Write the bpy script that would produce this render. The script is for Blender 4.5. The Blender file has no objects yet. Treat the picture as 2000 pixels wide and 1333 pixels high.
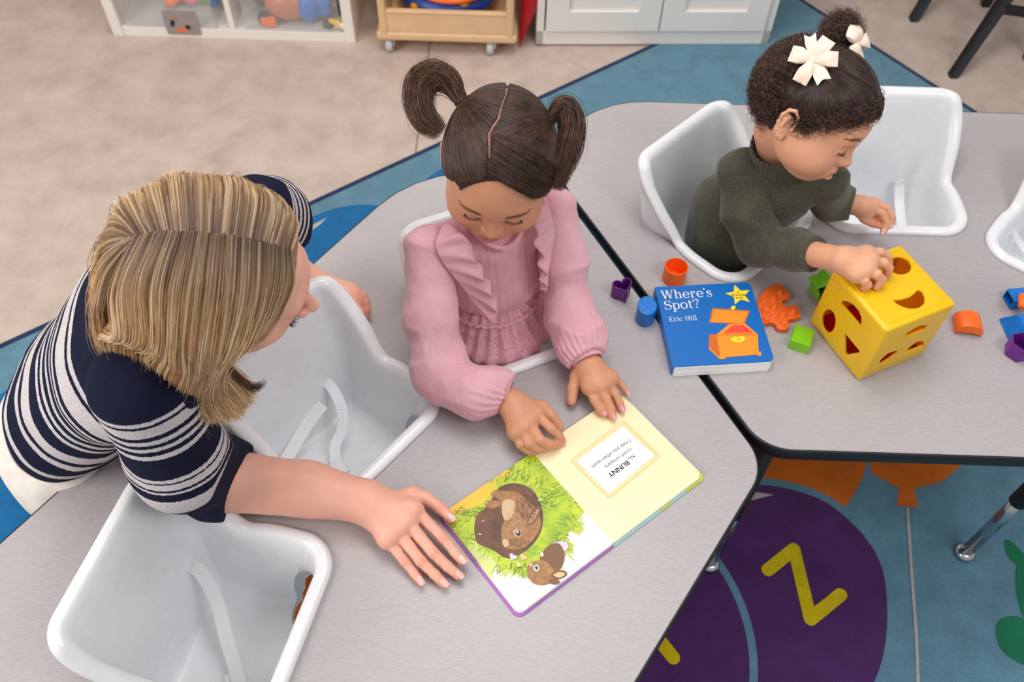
import bpy, bmesh, math, random
import numpy as np
from mathutils import Matrix, Vector

# ------------------------------------------------------------------ camera, light, exposure
SC = bpy.context.scene
COL = SC.collection
FPX, PITCH, ROLL, CAMZ = 1765.4, 0.9335, -0.0308, 1.7803
_X = np.array([1, 0, 0.]); _F = np.array([0, math.cos(PITCH), -math.sin(PITCH)]); _D = np.array([0, -math.sin(PITCH), -math.cos(PITCH)])
RX = math.cos(ROLL) * _X + math.sin(ROLL) * _D
RD = -math.sin(ROLL) * _X + math.cos(ROLL) * _D
CAM = np.array([0, 0, CAMZ])
cd = bpy.data.cameras.new('camera'); cam = bpy.data.objects.new('camera', cd); COL.objects.link(cam)
cd.sensor_width = 36; cd.lens = FPX / 2000 * 36; cd.clip_start = .05
_m = Matrix.Identity(4)
for i in range(3):
    _m[i][0] = RX[i]; _m[i][1] = -RD[i]; _m[i][2] = -_F[i]; _m[i][3] = CAM[i]
cam.matrix_world = _m
cd.dof.use_dof = True; cd.dof.focus_distance = 1.22; cd.dof.aperture_fstop = 6.3
SC.camera = cam

w = bpy.data.worlds.new('world'); SC.world = w; w.use_nodes = True
w.node_tree.nodes['Background'].inputs[0].default_value = (1.0, 0.985, 0.97, 1)
w.node_tree.nodes['Background'].inputs[1].default_value = 0.42

def area(name, loc, target, sx, sy, power, color):
    ld = bpy.data.lights.new(name, 'AREA'); ld.shape = 'RECTANGLE'; ld.size = sx; ld.size_y = sy
    ld.energy = power; ld.color = color
    o = bpy.data.objects.new(name, ld); COL.objects.link(o); o.location = loc
    o.rotation_euler = (Vector(target) - Vector(loc)).to_track_quat('-Z', 'Y').to_euler()
    return o
area('window_daylight', (-2.6, -0.3, 2.3), (-.1, .9, .5), 1.8, 1.4, 66, (1, .96, .91))
area('ceiling_panel_light', (1.5, -0.2, 2.75), (.9, 1.0, .5), 1.2, .6, 19, (.96, .97, 1))
area('ceiling_panel_light', (0.0, 1.4, 2.9), (0, 1.4, 0), 1.4, 1.4, 30, (1, .98, .96))
SC.view_settings.view_transform = 'Standard'; SC.view_settings.look = 'None'
SC.view_settings.exposure = 0.09; SC.view_settings.gamma = 1
SC.view_settings.use_curve_mapping = False
SC.cycles.max_bounces = 10; SC.cycles.diffuse_bounces = 7

TZ = 0.55      # table top height

def at(px, py, z):
    """where the sight line of a photo pixel meets the horizontal plane at height z"""
    d = RX * ((px - 1000) / FPX) + RD * ((py - 666.5) / FPX) + _F
    return CAM + d * ((z - CAMZ) / d[2])

# ------------------------------------------------------------------ small helpers
def srgb(r, g, b):
    def f(c):
        c /= 255.
        return c / 12.92 if c <= .04045 else ((c + .055) / 1.055) ** 2.4
    return (f(r), f(g), f(b), 1)

def nodes(name):
    m = bpy.data.materials.new(name); m.use_nodes = True
    nt = m.node_tree; return m, nt, nt.nodes['Principled BSDF']

def nd(nt, t, **kw):
    n = nt.nodes.new(t)
    for k, v in kw.items():
        if k[0] == 'i' and k[1:].isdigit(): n.inputs[int(k[1:])].default_value = v
        elif k in n.inputs: n.inputs[k].default_value = v
        else: setattr(n, k, v)
    return n

def bump(nt, b, height, strength=.3, dist=.002):
    n = nd(nt, 'ShaderNodeBump'); n.inputs['Strength'].default_value = strength; n.inputs['Distance'].default_value = dist
    nt.links.new(height, n.inputs['Height']); nt.links.new(n.outputs[0], b.inputs['Normal'])

def coords(nt, scale=(1, 1, 1), rot=(0, 0, 0)):
    tc = nd(nt, 'ShaderNodeTexCoord'); mp = nd(nt, 'ShaderNodeMapping')
    mp.inputs['Scale'].default_value = scale; mp.inputs['Rotation'].default_value = rot
    nt.links.new(tc.outputs['Object'], mp.inputs[0]); return mp.outputs[0]

def noise(nt, vec, scale, detail=3, rough=.5):
    n = nd(nt, 'ShaderNodeTexNoise'); n.inputs['Scale'].default_value = scale; n.inputs['Detail'].default_value = detail
    n.inputs['Roughness'].default_value = rough
    nt.links.new(vec, n.inputs['Vector']); return n.outputs[0]

def ramp(nt, fac, stops):
    r = nd(nt, 'ShaderNodeValToRGB'); e = r.color_ramp.elements
    while len(e) > 2: e.remove(e[-1])
    e[0].position, e[0].color = stops[0]; e[1].position, e[1].color = stops[-1]
    for p, c in stops[1:-1]:
        x = e.new(p); x.color = c
    nt.links.new(fac, r.inputs[0]); return r.outputs[0]

def plain(name, c, rough=.5, spec=.5, metal=0, nscale=None, namp=.08, bstr=0, bscale=None, sss=0, coat=0):
    m, nt, b = nodes(name)
    c = tuple(c)
    b.inputs['Base Color'].default_value = c; b.inputs['Roughness'].default_value = rough
    b.inputs['Specular IOR Level'].default_value = spec; b.inputs['Metallic'].default_value = metal
    if coat: b.inputs['Coat Weight'].default_value = coat
    if sss:
        b.inputs['Subsurface Weight'].default_value = sss; b.inputs['Subsurface Radius'].default_value = (.01, .006, .004); b.inputs['Subsurface Scale'].default_value = .6
    v = coords(nt)
    n = noise(nt, v, nscale or 40)
    lo = tuple(k * (1 - namp) for k in c[:3]) + (1,); hi = tuple(min(1, k * (1 + namp)) for k in c[:3]) + (1,)
    nt.links.new(ramp(nt, n, [(.3, lo), (.7, hi)]), b.inputs['Base Color'])
    if bstr: bump(nt, b, noise(nt, v, bscale or 400, 2), bstr, .001)
    return m

BASE = {}
def base_of(p):
    return BASE.get(p.name, np.zeros(3)) if p is not None else np.zeros(3)

def mk(name, V, F, mats, parent=None, base=None, smooth=True, midx=None, attrs=None):
    """one mesh object from world coordinates; base is where its origin sits"""
    V = np.asarray(V, dtype=np.float32).reshape(-1, 3)
    me = bpy.data.meshes.new(name)
    bs = base_of(parent) if parent is not None else (np.zeros(3) if base is None else np.asarray(base, float))
    V = V - bs.astype(np.float32)
    if isinstance(F, np.ndarray) and F.ndim == 2:
        n, k = F.shape
        me.vertices.add(len(V)); me.vertices.foreach_set('co', V.ravel())
        me.loops.add(n * k); me.loops.foreach_set('vertex_index', F.astype(np.int32).ravel())
        me.polygons.add(n); me.polygons.foreach_set('loop_start', np.arange(0, n * k, k, dtype=np.int32))
        me.update(calc_edges=True); me.validate()
    else:
        me.from_pydata(V.tolist(), [], [list(map(int, f)) for f in F]); me.update()
    for m in (mats if isinstance(mats, (list, tuple)) else [mats]): me.materials.append(m)
    if midx is not None: me.polygons.foreach_set('material_index', np.asarray(midx, dtype=np.int32))
    me.polygons.foreach_set('use_smooth', [bool(smooth)] * len(me.polygons))
    if attrs:
        for an, (typ, data) in attrs.items():
            a = me.attributes.new(an, typ, 'POINT')
            if typ == 'FLOAT_COLOR':
                d = np.ones((len(V), 4), np.float32); d[:, :data.shape[1]] = data; a.data.foreach_set('color', d.ravel())
            else: a.data.foreach_set('value', np.asarray(data, np.float32))
    o = bpy.data.objects.new(name, me); COL.objects.link(o)
    if parent is not None:
        o.parent = parent; BASE[o.name] = bs
    else:
        o.location = bs; BASE[o.name] = bs
    return o

def tag(o, label=None, cat=None, group=None, kind=None):
    if label: o['label'] = label
    if cat: o['category'] = cat
    if group: o['group'] = group
    if kind: o['kind'] = kind
    return o

def empty(name, loc, label, cat, group=None, rz=0):
    o = bpy.data.objects.new(name, None); COL.objects.link(o); o.location = [float(k) for k in loc]; o.rotation_euler.z = rz
    o.empty_display_size = .05; BASE[o.name] = np.asarray(loc, float) if rz == 0 else np.zeros(3)
    return tag(o, label, cat, group)

def copy_tree(o, parent=None):
    c = o.copy(); COL.objects.link(c)
    if parent is not None: c.parent = parent
    for ch in list(o.children): copy_tree(ch, c)
    return c

class MB:
    """collects pieces into one mesh"""
    def __init__(s): s.V = []; s.F = []; s.M = []; s.n = 0
    def add(s, V, F, m=0):
        V = np.asarray(V, float).reshape(-1, 3); s.V.append(V)
        for f in F: s.F.append([int(i) + s.n for i in f]); s.M.append(m)
        s.n += len(V); return s
    def bm(s, b, m=0):
        b.verts.index_update()
        return s.add([v.co[:] for v in b.verts], [[v.index for v in f.verts] for f in b.faces], m)
    def build(s, name, mats, parent=None, base=None, smooth=True):
        return mk(name, np.concatenate(s.V), s.F, mats, parent, base, smooth, s.M)

def box_bm(sx, sy, sz, bev=0, seg=2, mat=None):
    b = bmesh.new(); bmesh.ops.create_cube(b, size=1)
    bmesh.ops.scale(b, vec=(sx, sy, sz), verts=b.verts)
    if bev: bmesh.ops.bevel(b, geom=list(b.edges), offset=bev, segments=seg, profile=.5, affect='EDGES')
    if mat is not None: bmesh.ops.transform(b, matrix=mat, verts=b.verts)
    return b

def TR(loc, rz=0, rx=0, ry=0):
    return Matrix.Translation([float(k) for k in loc]) @ Matrix.Rotation(rz, 4, 'Z') @ Matrix.Rotation(ry, 4, 'Y') @ Matrix.Rotation(rx, 4, 'X')

def prism_bm(outline, z0, z1, bev=0, seg=2, holes=()):
    """extruded outline (counter-clockwise), optional bevel of the rims"""
    b = bmesh.new()
    vs = [b.verts.new((float(x), float(y), z0)) for x, y in outline]
    f = b.faces.new(vs)
    r = bmesh.ops.extrude_face_region(b, geom=[f])
    up = [e for e in r['geom'] if isinstance(e, bmesh.types.BMVert)]
    bmesh.ops.translate(b, vec=(0, 0, z1 - z0), verts=up)
    bmesh.ops.recalc_face_normals(b, faces=b.faces)
    if bev:
        ed = [e for e in b.edges if abs(e.verts[0].co.z - e.verts[1].co.z) < 1e-7]
        bmesh.ops.bevel(b, geom=ed, offset=bev, segments=seg, profile=.5, affect='EDGES')
    return b

def rounded(pts, r, n=8):
    """round the corners of a polygon; r one number or one per corner"""
    pts = [np.array(p, float) for p in pts]; out = []
    N = len(pts)
    for i, p in enumerate(pts):
        ri = r[i] if isinstance(r, (list, tuple)) else r
        a = pts[i - 1] - p; c = pts[(i + 1) % N] - p
        la, lc = np.linalg.norm(a), np.linalg.norm(c); a /= la; c /= lc
        ang = math.acos(max(-1, min(1, float(a @ c)))); t = min(ri / math.tan(ang / 2), la * .49, lc * .49); rr = t * math.tan(ang / 2)
        bis = (a + c); bis /= np.linalg.norm(bis); o = p + bis * (rr / math.sin(ang / 2))
        s = p + a * t - o; e = p + c * t - o
        a0 = math.atan2(s[1], s[0]); a1 = math.atan2(e[1], e[0]); d = (a1 - a0 + math.pi) % (2 * math.pi) - math.pi
        for k in range(n + 1):
            q = a0 + d * k / n; out.append((o[0] + rr * math.cos(q), o[1] + rr * math.sin(q)))
    return out

def frames(path):
    P = np.asarray(path, float); T = np.gradient(P, axis=0); T /= np.linalg.norm(T, axis=1)[:, None] + 1e-12
    up = np.array([0, 0, 1.]) if abs(T[0][2]) < .9 else np.array([1., 0, 0])
    n = np.cross(T[0], up); n /= np.linalg.norm(n); N = [n]
    for i in range(1, len(P)):
        n = N[-1] - T[i] * (N[-1] @ T[i]); n /= np.linalg.norm(n) + 1e-12; N.append(n)
    N = np.array(N); return P, T, N, np.cross(T, N)

def tube(path, r, n=10, caps=True):
    P, T, N, B = frames(path); r = np.broadcast_to(r, (len(P),))
    a = np.linspace(0, 2 * math.pi, n, endpoint=False)
    V = (P[:, None] + r[:, None, None] * (np.cos(a)[None, :, None] * N[:, None] + np.sin(a)[None, :, None] * B[:, None])).reshape(-1, 3)
    F = [[i * n + j, i * n + (j + 1) % n, (i + 1) * n + (j + 1) % n, (i + 1) * n + j] for i in range(len(P) - 1) for j in range(n)]
    if caps: F += [list(range(n))[::-1], [(len(P) - 1) * n + j for j in range(n)]]
    return V, F

def catmull(pts, n=12):
    P = np.asarray(pts, float); P = np.vstack([2 * P[0] - P[1], P, 2 * P[-1] - P[-2]]); out = []
    for i in range(1, len(P) - 2):
        for t in np.linspace(0, 1, n, endpoint=False):
            p0, p1, p2, p3 = P[i - 1:i + 3]
            out.append(.5 * (2 * p1 + (p2 - p0) * t + (2 * p0 - 5 * p1 + 4 * p2 - p3) * t * t + (3 * p1 - p0 - 3 * p2 + p3) * t ** 3))
    out.append(P[-2]); return np.array(out)

def ribbon(path, width, normal_hint, thick=.0012):
    """flat webbing that follows a path; normal_hint one vector or one per key point of the path"""
    P = np.asarray(path, float); T = np.gradient(P, axis=0); T /= np.linalg.norm(T, axis=1)[:, None]
    H = np.asarray(normal_hint, float); H = np.broadcast_to(H, P.shape)
    S = np.cross(T, H); S /= np.linalg.norm(S, axis=1)[:, None]; Nn = np.cross(S, T)
    w = width / 2
    V = np.stack([P - S * w + Nn * thick / 2, P + S * w + Nn * thick / 2, P + S * w - Nn * thick / 2, P - S * w - Nn * thick / 2], 1).reshape(-1, 3)
    F = [[i * 4 + j, i * 4 + (j + 1) % 4, i * 4 + 4 + (j + 1) % 4, i * 4 + 4 + j] for i in range(len(P) - 1) for j in range(4)]
    F += [[3, 2, 1, 0], [len(V) - 4, len(V) - 3, len(V) - 2, len(V) - 1]]
    return V, F

def lathe(prof, n=32):
    a = np.linspace(0, 2 * math.pi, n, endpoint=False)
    V = [(r * math.cos(t), r * math.sin(t), z) for r, z in prof for t in a]
    F = [[i * n + j, i * n + (j + 1) % n, (i + 1) * n + (j + 1) % n, (i + 1) * n + j] for i in range(len(prof) - 1) for j in range(n)]
    F += [list(range(n))[::-1], [(len(prof) - 1) * n + j for j in range(n)]]
    return np.array(V), F

def boolean(o, cutters, op='DIFFERENCE'):
    """apply boolean cuts to o and drop the cutters"""
    for c in cutters:
        md = o.modifiers.new('b', 'BOOLEAN'); md.operation = op; md.object = c; md.solver = 'EXACT'
    dg = bpy.context.evaluated_depsgraph_get(); dg.update()
    me = bpy.data.meshes.new_from_object(o.evaluated_get(dg)); o.modifiers.clear(); old = o.data; o.data = me; bpy.data.meshes.remove(old)
    for c in cutters:
        m = c.data; bpy.data.objects.remove(c); bpy.data.meshes.remove(m)
    return o

def autosmooth(o, ang=35):
    me = o.data; me.polygons.foreach_set('use_smooth', [True] * len(me.polygons))
    b = bmesh.new(); b.from_mesh(me)
    for e in b.edges:
        e.smooth = not (len(e.link_faces) == 2 and e.calc_face_angle(0) > math.radians(ang))
    b.to_mesh(me); b.free(); return o
# ------------------------------------------------------------------ floor, wall, rug
m, nt, b = nodes('beige_floor')
v = coords(nt)
n1 = noise(nt, v, 9, 5, .65); n2 = noise(nt, v, 260, 2, .6)
mx = nd(nt, 'ShaderNodeMath', operation='MULTIPLY_ADD'); nt.links.new(n2, mx.inputs[0]); mx.inputs[1].default_value = .55; nt.links.new(n1, mx.inputs[2])
nt.links.new(ramp(nt, mx.outputs[0], [(.45, srgb(172, 153, 142)), (.8, srgb(200, 181, 169)), (1.05, srgb(210, 192, 181))]), b.inputs['Base Color'])
b.inputs['Roughness'].default_value = .62; bump(nt, b, n2, .15, .001)
M_FLOOR = m
fl = MB(); fl.add([(-5, -3, 0), (6, -3, 0), (6, 6, 0), (-5, 6, 0)], [(0, 1, 2, 3)])
floor = tag(fl.build('floor', M_FLOOR), kind='structure')
sx = at(835, 120, 0)
j = MB(); j.bm(box_bm(.006, 3.0, .0006, mat=TR((sx[0], 2.6, .0002)))); tag(j.build('trim_1', plain('floor_joint', srgb(150, 130, 116), .8), smooth=False), kind='structure')
wl = MB(); wl.bm(box_bm(11, .1, 2.8, mat=TR((.5, 3.15, 1.4)))); tag(wl.build('wall_back', plain('cream_wall', srgb(225, 218, 205), .8)), kind='structure')
bb = MB(); bb.bm(box_bm(11, .015, .09, .004, mat=TR((.5, 3.093, .045)))); tag(bb.build('baseboard_back', plain('white_baseboard', srgb(225, 222, 216), .5)), kind='structure')

def carpet(name, c):
    m, nt, b = nodes(name); v = coords(nt)
    n = noise(nt, v, 700, 2, .7); n2 = noise(nt, v, 14, 4, .6)
    mx = nd(nt, 'ShaderNodeMath', operation='MULTIPLY_ADD'); nt.links.new(n2, mx.inputs[0]); mx.inputs[1].default_value = .5; nt.links.new(n, mx.inputs[2])
    lo = tuple(k * .62 for k in c[:3]) + (1,); hi = tuple(min(1, k * 1.3) for k in c[:3]) + (1,)
    nt.links.new(ramp(nt, mx.outputs[0], [(.5, lo), (1.0, hi)]), b.inputs['Base Color'])
    b.inputs['Roughness'].default_value = .95; b.inputs['Specular IOR Level'].default_value = .1
    b.inputs['Sheen Weight'].default_value = .15
    bump(nt, b, n, .7, .003); return m
RUGM = [carpet('rug_blue', srgb(102, 145, 166)), carpet('rug_navy', srgb(30, 52, 92)), carpet('rug_purple', srgb(84, 44, 104)), carpet('rug_orange', srgb(222, 112, 20)),
        carpet('rug_yellow', srgb(224, 196, 14)), carpet('rug_grey', srgb(190, 184, 178)), carpet('rug_green', srgb(22, 122, 84)), carpet('rug_royal', srgb(20, 110, 170)),
        carpet('rug_dark_green', srgb(14, 70, 36))]
rug = MB()
c0 = np.array([.896, 2.89]); u = np.array([-.793, -.609]); vv = np.array([.609, -.793])
def rq(a, bq): return c0 + u * a + vv * bq
_nz = [0]
def slab(poly, z, m, z0=0):
    _nz[0] += 1; z = z + .00004 * _nz[0]
    P = [(float(p[0]), float(p[1])) for p in poly]
    A = sum(P[i - 1][0] * P[i][1] - P[i][0] * P[i - 1][1] for i in range(len(P)))
    if A < 0: P = P[::-1]
    bm_ = prism_bm(P, max(z0, z - .0012), z)
    rug.bm(bm_, m)
slab([rq(0, 0), rq(3.8, 0), rq(3.8, 3.0), rq(0, 3.0)], .007, 1, .0005)
slab([rq(.016, .016), rq(3.784, .016), rq(3.784, 2.984), rq(.016, 2.984)], .0076, 0, .006)
RZ = .0076
def rp(p): return at(p[0], p[1], RZ)[:2]
def circ3(p1, p2, p3):
    a, b_, c = [np.array(q) for q in (p1, p2, p3)]
    A = np.array([b_ - a, c - a]) * 2; B = np.array([b_ @ b_ - a @ a, c @ c - a @ a]); o = np.linalg.solve(A, B)
    return o, np.linalg.norm(a - o)
def disc(o, r, n=96, sx=1): return [(o[0] + r * math.cos(t) * sx, o[1] + r * math.sin(t)) for t in np.linspace(0, 2 * math.pi, n, endpoint=False)]
def stroke(pts, w):
    """round ended stroke of constant width as overlapping pieces"""
    out = []
    P = [np.array(p[:2]) for p in pts]
    for a, b_ in zip(P[:-1], P[1:]):
        d = (b_ - a) / np.linalg.norm(b_ - a); n = np.array([-d[1], d[0]]) * w / 2
        out.append([a + n, a - n, b_ - n, b_ + n])
    for p in P: out.append(disc(p, w / 2, 20))
    return out
L = lambda k: .0080 + .0004 * k
def cspl(pts, n=8):
    P = [np.asarray(p, float) for p in pts]; N = len(P); out = []
    for i in range(N):
        p0, p1, p2, p3 = P[i - 1], P[i], P[(i + 1) % N], P[(i + 2) % N]
        for t in np.linspace(0, 1, n, endpoint=False): out.append(.5 * (2 * p1 + (p2 - p0) * t + (2 * p0 - 5 * p1 + 4 * p2 - p3) * t * t + (3 * p1 - p0 - 3 * p2 + p3) * t ** 3))
    return out
# orange balloons, purple balloons with their blue rims, yellow letters, grey string, green bear
oc, orr = circ3(rp((1700, 890)), rp((1672, 964)), rp((1646, 994))); slab([rp(p) for p in [(1646, 996), (1668, 966), (1683, 937), (1692, 908), (1696, 870), (1690, 780), (1400, 780), (1380, 1000), (1500, 1060)]], L(1), 3)
slab([rp(p) for p in [(1703, 925), (1752, 952), (1776, 957), (1840, 941), (1880, 907), (1895, 860), (1880, 800), (1820, 760), (1740, 770), (1700, 830), (1695, 890)]], L(1), 3)
slab([rp(p) for p in [(1756, 950), (1752, 988), (1792, 992), (1784, 950)]], L(1.5), 3)
bal = np.array([rp(p) for p in [(1504, 950), (1604, 978), (1680, 1040), (1720, 1105), (1732, 1180), (1728, 1262), (1706, 1335), (1650, 1430), (1540, 1500), (1400, 1480), (1290, 1380), (1240, 1240), (1270, 1090), (1360, 985), (1430, 956)]])
bc = bal.mean(0); bd = (bal - bc) / np.linalg.norm(bal - bc, axis=1)[:, None]
slab(cspl(bal + bd * .018), L(2), 0); slab(cspl(bal), L(3), 2)
slab([rp(p) for p in [(1440, 992), (1470, 978), (1510, 968), (1480, 963), (1440, 970)]], L(4), 5)
c2, r2 = circ3(rp((1389, 1084)), rp((1449, 1190)), rp((1470, 1333)))
slab(disc(c2, r2 + .009), L(4), 0); slab(disc(c2, r2 - .007), L(5), 2)
for q in stroke([rp(p) for p in [(1499, 1115), (1550, 1074), (1582, 1211), (1641, 1163)]], .0265): slab(q, L(6), 4)
for q in stroke([rp(p) for p in [(1230, 1180), (1314, 1286)]], .027): slab(q, L(7), 4)
for q in stroke([rp(p) for p in [(1772, 995), (1780, 1120), (1789, 1240), (1795, 1400)]], .006): slab(q, L(2), 5)
for poly in ([(1962, 1060), (1972, 1058), (2000, 1085), (2020, 1110), (2000, 1112), (1970, 1090)], [(1990, 1100), (1984, 1140), (1990, 1180), (2010, 1215), (2090, 1220), (2130, 1160), (2090, 1090), (2030, 1080)],
             [(1945, 1240), (1950, 1215), (1975, 1205), (2005, 1215), (2050, 1260), (2040, 1310), (2000, 1300), (1960, 1275)]):
    slab(cspl([rp(p) for p in poly]), L(2), 6)
# upper left of the rug
cb, rb = circ3(rp((588, 438)), rp((656, 408)), rp((750, 404))); slab(disc(cb, rb), L(1), 7)
slab([rp(p) for p in [(588, 462), (612, 440), (638, 427), (628, 438), (600, 458)]], L(2), 5)
slab([rp(p) for p in [(-80, 820), (20, 760), (110, 900), (90, 1010), (0, 1070), (-80, 1080)]], L(1), 7)
slab(disc(rp((52, 935)), .035, 24), L(2), 4)
slab([rp(p) for p in [(822, 362), (842, 343), (866, 330), (874, 345), (850, 356)]], L(1), 7)
slab([rp(p) for p in [(1090, 392), (1085, 350), (1120, 360), (1135, 400)]], L(1), 7)
slab(disc(at(880, 720, 0)[:2], .13), L(2), 8); slab(disc(at(560, 1120, 0)[:2], .16), L(2), 3)
rug_o = rug.build('rug', RUGM, smooth=False)
tag(rug_o, 'large blue rug with purple and orange balloon patterns and a yellow letter Z', 'rug')
# ------------------------------------------------------------------ trapezoid tables
m, nt, b = nodes('grey_laminate')
v = coords(nt, (34, 560, 1), (0, 0, .0)); n1 = noise(nt, v, 3, 4, .7)
v2 = coords(nt); n2 = noise(nt, v2, 3, 2)
mx = nd(nt, 'ShaderNodeMath', operation='MULTIPLY_ADD'); nt.links.new(n2, mx.inputs[0]); mx.inputs[1].default_value = .25; nt.links.new(n1, mx.inputs[2])
nt.links.new(ramp(nt, mx.outputs[0], [(.42, srgb(158, 151, 152)), (.62, srgb(174, 167, 169)), (.85, srgb(186, 180, 182))]), b.inputs['Base Color'])
b.inputs['Roughness'].default_value = .38; b.inputs['Specular IOR Level'].default_value = .45; bump(nt, b, n1, .05, .0005)
M_LAM = m
M_TM = plain('black_edge_band', srgb(22, 23, 27), .42)
M_CHROME = plain('chrome', srgb(200, 202, 206), .18, metal=1, namp=.03)
M_BLACKP = plain('black_plastic', srgb(20, 20, 22), .5)

SEATS = [  # centre x, y, facing angle (direction the front looks), label
]
def seat_outline(wid, dep, rf, rb, n=10):
    w, d = wid / 2, dep / 2
    return rounded([(-w, -d), (w, -d), (w, d), (-w, d)], [rb, rb, rf, rf], n)

def table(poly, radii, seats, label, legs):
    """poly counter-clockwise"""
    P = rounded(poly, radii, 10)
    cx, cy = np.mean([p[0] for p in P]), np.mean([p[1] for p in P])
    root = empty('activity_table', (cx, cy, 0), label, 'table', 'trapezoid activity tables')
    top = MB(); top.bm(prism_bm(P, TZ - .026, TZ, .0015, 1)); t = top.build('tabletop', M_LAM, root, smooth=False)
    band = MB()
    Q = np.array(P); N = len(Q)
    T = np.roll(Q, -1, 0) - np.roll(Q, 1, 0); T /= np.linalg.norm(T, axis=1)[:, None]; Nn = np.c_[T[:, 1], -T[:, 0]]
    prof = [(-.0005, -.0006), (.0016, -.0012), (.0030, -.005), (.0034, -.013), (.0030, -.023), (.0012, -.029), (-.0010, -.029)]
    V = [(*(Q[i] + Nn[i] * a), TZ + z) for a, z in prof for i in range(N)]
    F = [[k * N + i, k * N + (i + 1) % N, ((k + 1) % len(prof)) * N + (i + 1) % N, ((k + 1) % len(prof)) * N + i][::-1] for k in range(len(prof)) for i in range(N)]
    band.add(V, F); band.build('edge_band', M_TM, root)
    cut = []
    for (x, y, a) in seats:
        c = MB(); o2 = seat_outline(.257, .243, .052, .050)
        R = Matrix.Rotation(a - math.pi / 2, 2)
        pp = [tuple(np.array([x, y]) + np.array(R @ Vector(q))) for q in o2]
        c.bm(prism_bm(pp, TZ - .05, TZ + .05)); co = c.build('cut', M_LAM, root); cut.append(co)
    boolean(t, cut)
    ap = MB()
    for i in range(len(legs)):
        lx, ly = legs[i]
        r = MB(); V_, F_ = tube([(lx, ly, .012), (lx, ly, .30)], .0125, 20); r.add(V_, F_, 0)
        leg = r.build('leg', [M_CHROME], root)
        V_, F_ = tube([(lx, ly, .25), (lx, ly, TZ - .028)], .0165, 20); r2 = MB(); r2.add(V_, F_); r2.build('leg_sleeve', M_BLACKP, leg)
        V_, F_ = lathe([(.003, .000), (.016, .0), (.021, .004), (.0215, .009), (.018, .015), (.012, .018), (.004, .019)], 24)
        r3 = MB(); r3.add(V_ + np.array([lx, ly, .0078]), F_); r3.build('glide', M_CHROME, leg)
    return root

# two trapezoids that meet along the seam
ctr_d = np.array([math.cos(math.radians(60)), math.sin(math.radians(60))])
s_top = np.array([.127, 1.352]); 
# measured edges
def line(p, q): p = at(*p, TZ)[:2]; q = at(*q, TZ)[:2]; return p, (q - p) / np.linalg.norm(q - p)
def inter(l1, l2):
    (p, d), (q, e) = l1, l2; s = np.linalg.solve(np.array([d, -e]).T, q - p); return p + d * s[0]
e1 = line((0, 1062), (740, 401)); e1b = line((1458, 968), (1225, 1333)); seamA = line((1209, 527), (1361, 730)); seamB = line((1228, 527), (1382, 730))
e2 = line((1340, 201), (2000, 222)); e2b = line((1530, 879), (2000, 905))
A = inter(e1, seamA); B = inter(seamA, e1b)
L1 = 1.55; C_ = A - e1[1] * L1; mid = np.array([e1[1][0], e1[1][1]])
# far end of the left table mirrors the seam about its axis
nrm = np.array([-e1[1][1], e1[1][0]]); hgt = abs((B - A) @ nrm); off = abs((B - A) @ e1[1])
D_ = C_ + (B - A) - 2 * ((B - A) @ e1[1]) * e1[1]; D_ = C_ + nrm * ((B - A) @ nrm) + e1[1] * off
A2 = inter(e2, seamB); B2 = inter(seamB, e2b); C2 = A2 + e2[1] * L1
n2_ = np.array([-e2[1][1], e2[1][0]]); D2 = C2 + n2_ * ((B2 - A2) @ n2_) - e2[1] * abs((B2 - A2) @ e2[1])
def seat_at(px, py, z, ang): p = at(px, py, z); return (p[0], p[1], math.radians(ang))
# seat centre from its front edge middle
def seat_front(p, ang): p = at(p[0], p[1], TZ)[:2]; a = math.radians(ang); return (p[0] - .133 * math.cos(a), p[1] - .133 * math.sin(a), a)
SA = seat_front((604, 1243), -13); SB = seat_front((773, 900), -38); SCc = seat_front((1043, 722), -64)
SD = seat_front((1528, 496), -44); SE = seat_front((1757, 462), -90); SF = seat_front((2050, 562), -128)
t1 = table([tuple(p) for p in (A, C_, D_, B)], [.225, .1, .1, .075], [SA, SB, SCc],
           'grey laminate trapezoid table on the left, holding the open bunny book', [tuple(at(1385, 1103, .01)[:2]), tuple(A + np.array([.0, -.16])), tuple(C_ + e1[1] * .15 + np.array([.06, -.04])), tuple(D_ + np.array([.02, .12]))])
t2 = table([tuple(p) for p in (B2, D2, C2, A2)], [.075, .1, .1, .19], [SD, SE, SF],
           'grey laminate trapezoid table on the right, holding the yellow shape cube', [tuple(at(1883, 1082, .01)[:2]), tuple(A2 + np.array([.2, -.1])), tuple(C2 + np.array([-.2, -.1])), tuple(B2 + np.array([.03, .12]))])

# ------------------------------------------------------------------ bucket seats
m, nt, b = nodes('white_moulded_plastic')
b.inputs['Base Color'].default_value = srgb(236, 237, 240); b.inputs['Roughness'].default_value = .22; b.inputs['Specular IOR Level'].default_value = .5
b.inputs['Subsurface Weight'].default_value = .12; b.inputs['Subsurface Radius'].default_value = (.01, .01, .012)
v = coords(nt); n = noise(nt, v, 55, 3); nt.links.new(ramp(nt, n, [(.2, srgb(230, 231, 234)), (.8, srgb(237, 238, 241))]), b.inputs['Base Color']); bump(nt, b, n, .04, .001)
M_SEAT = m
m, nt, b = nodes('white_webbing'); v = coords(nt); wv = nd(nt, 'ShaderNodeTexWave', wave_type='BANDS', bands_direction='DIAGONAL'); wv.inputs['Scale'].default_value = 260; nt.links.new(v, wv.inputs['Vector'])
wv2 = nd(nt, 'ShaderNodeTexChecker'); wv2.inputs['Scale'].default_value = 900; nt.links.new(v, wv2.inputs['Vector'])
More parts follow.
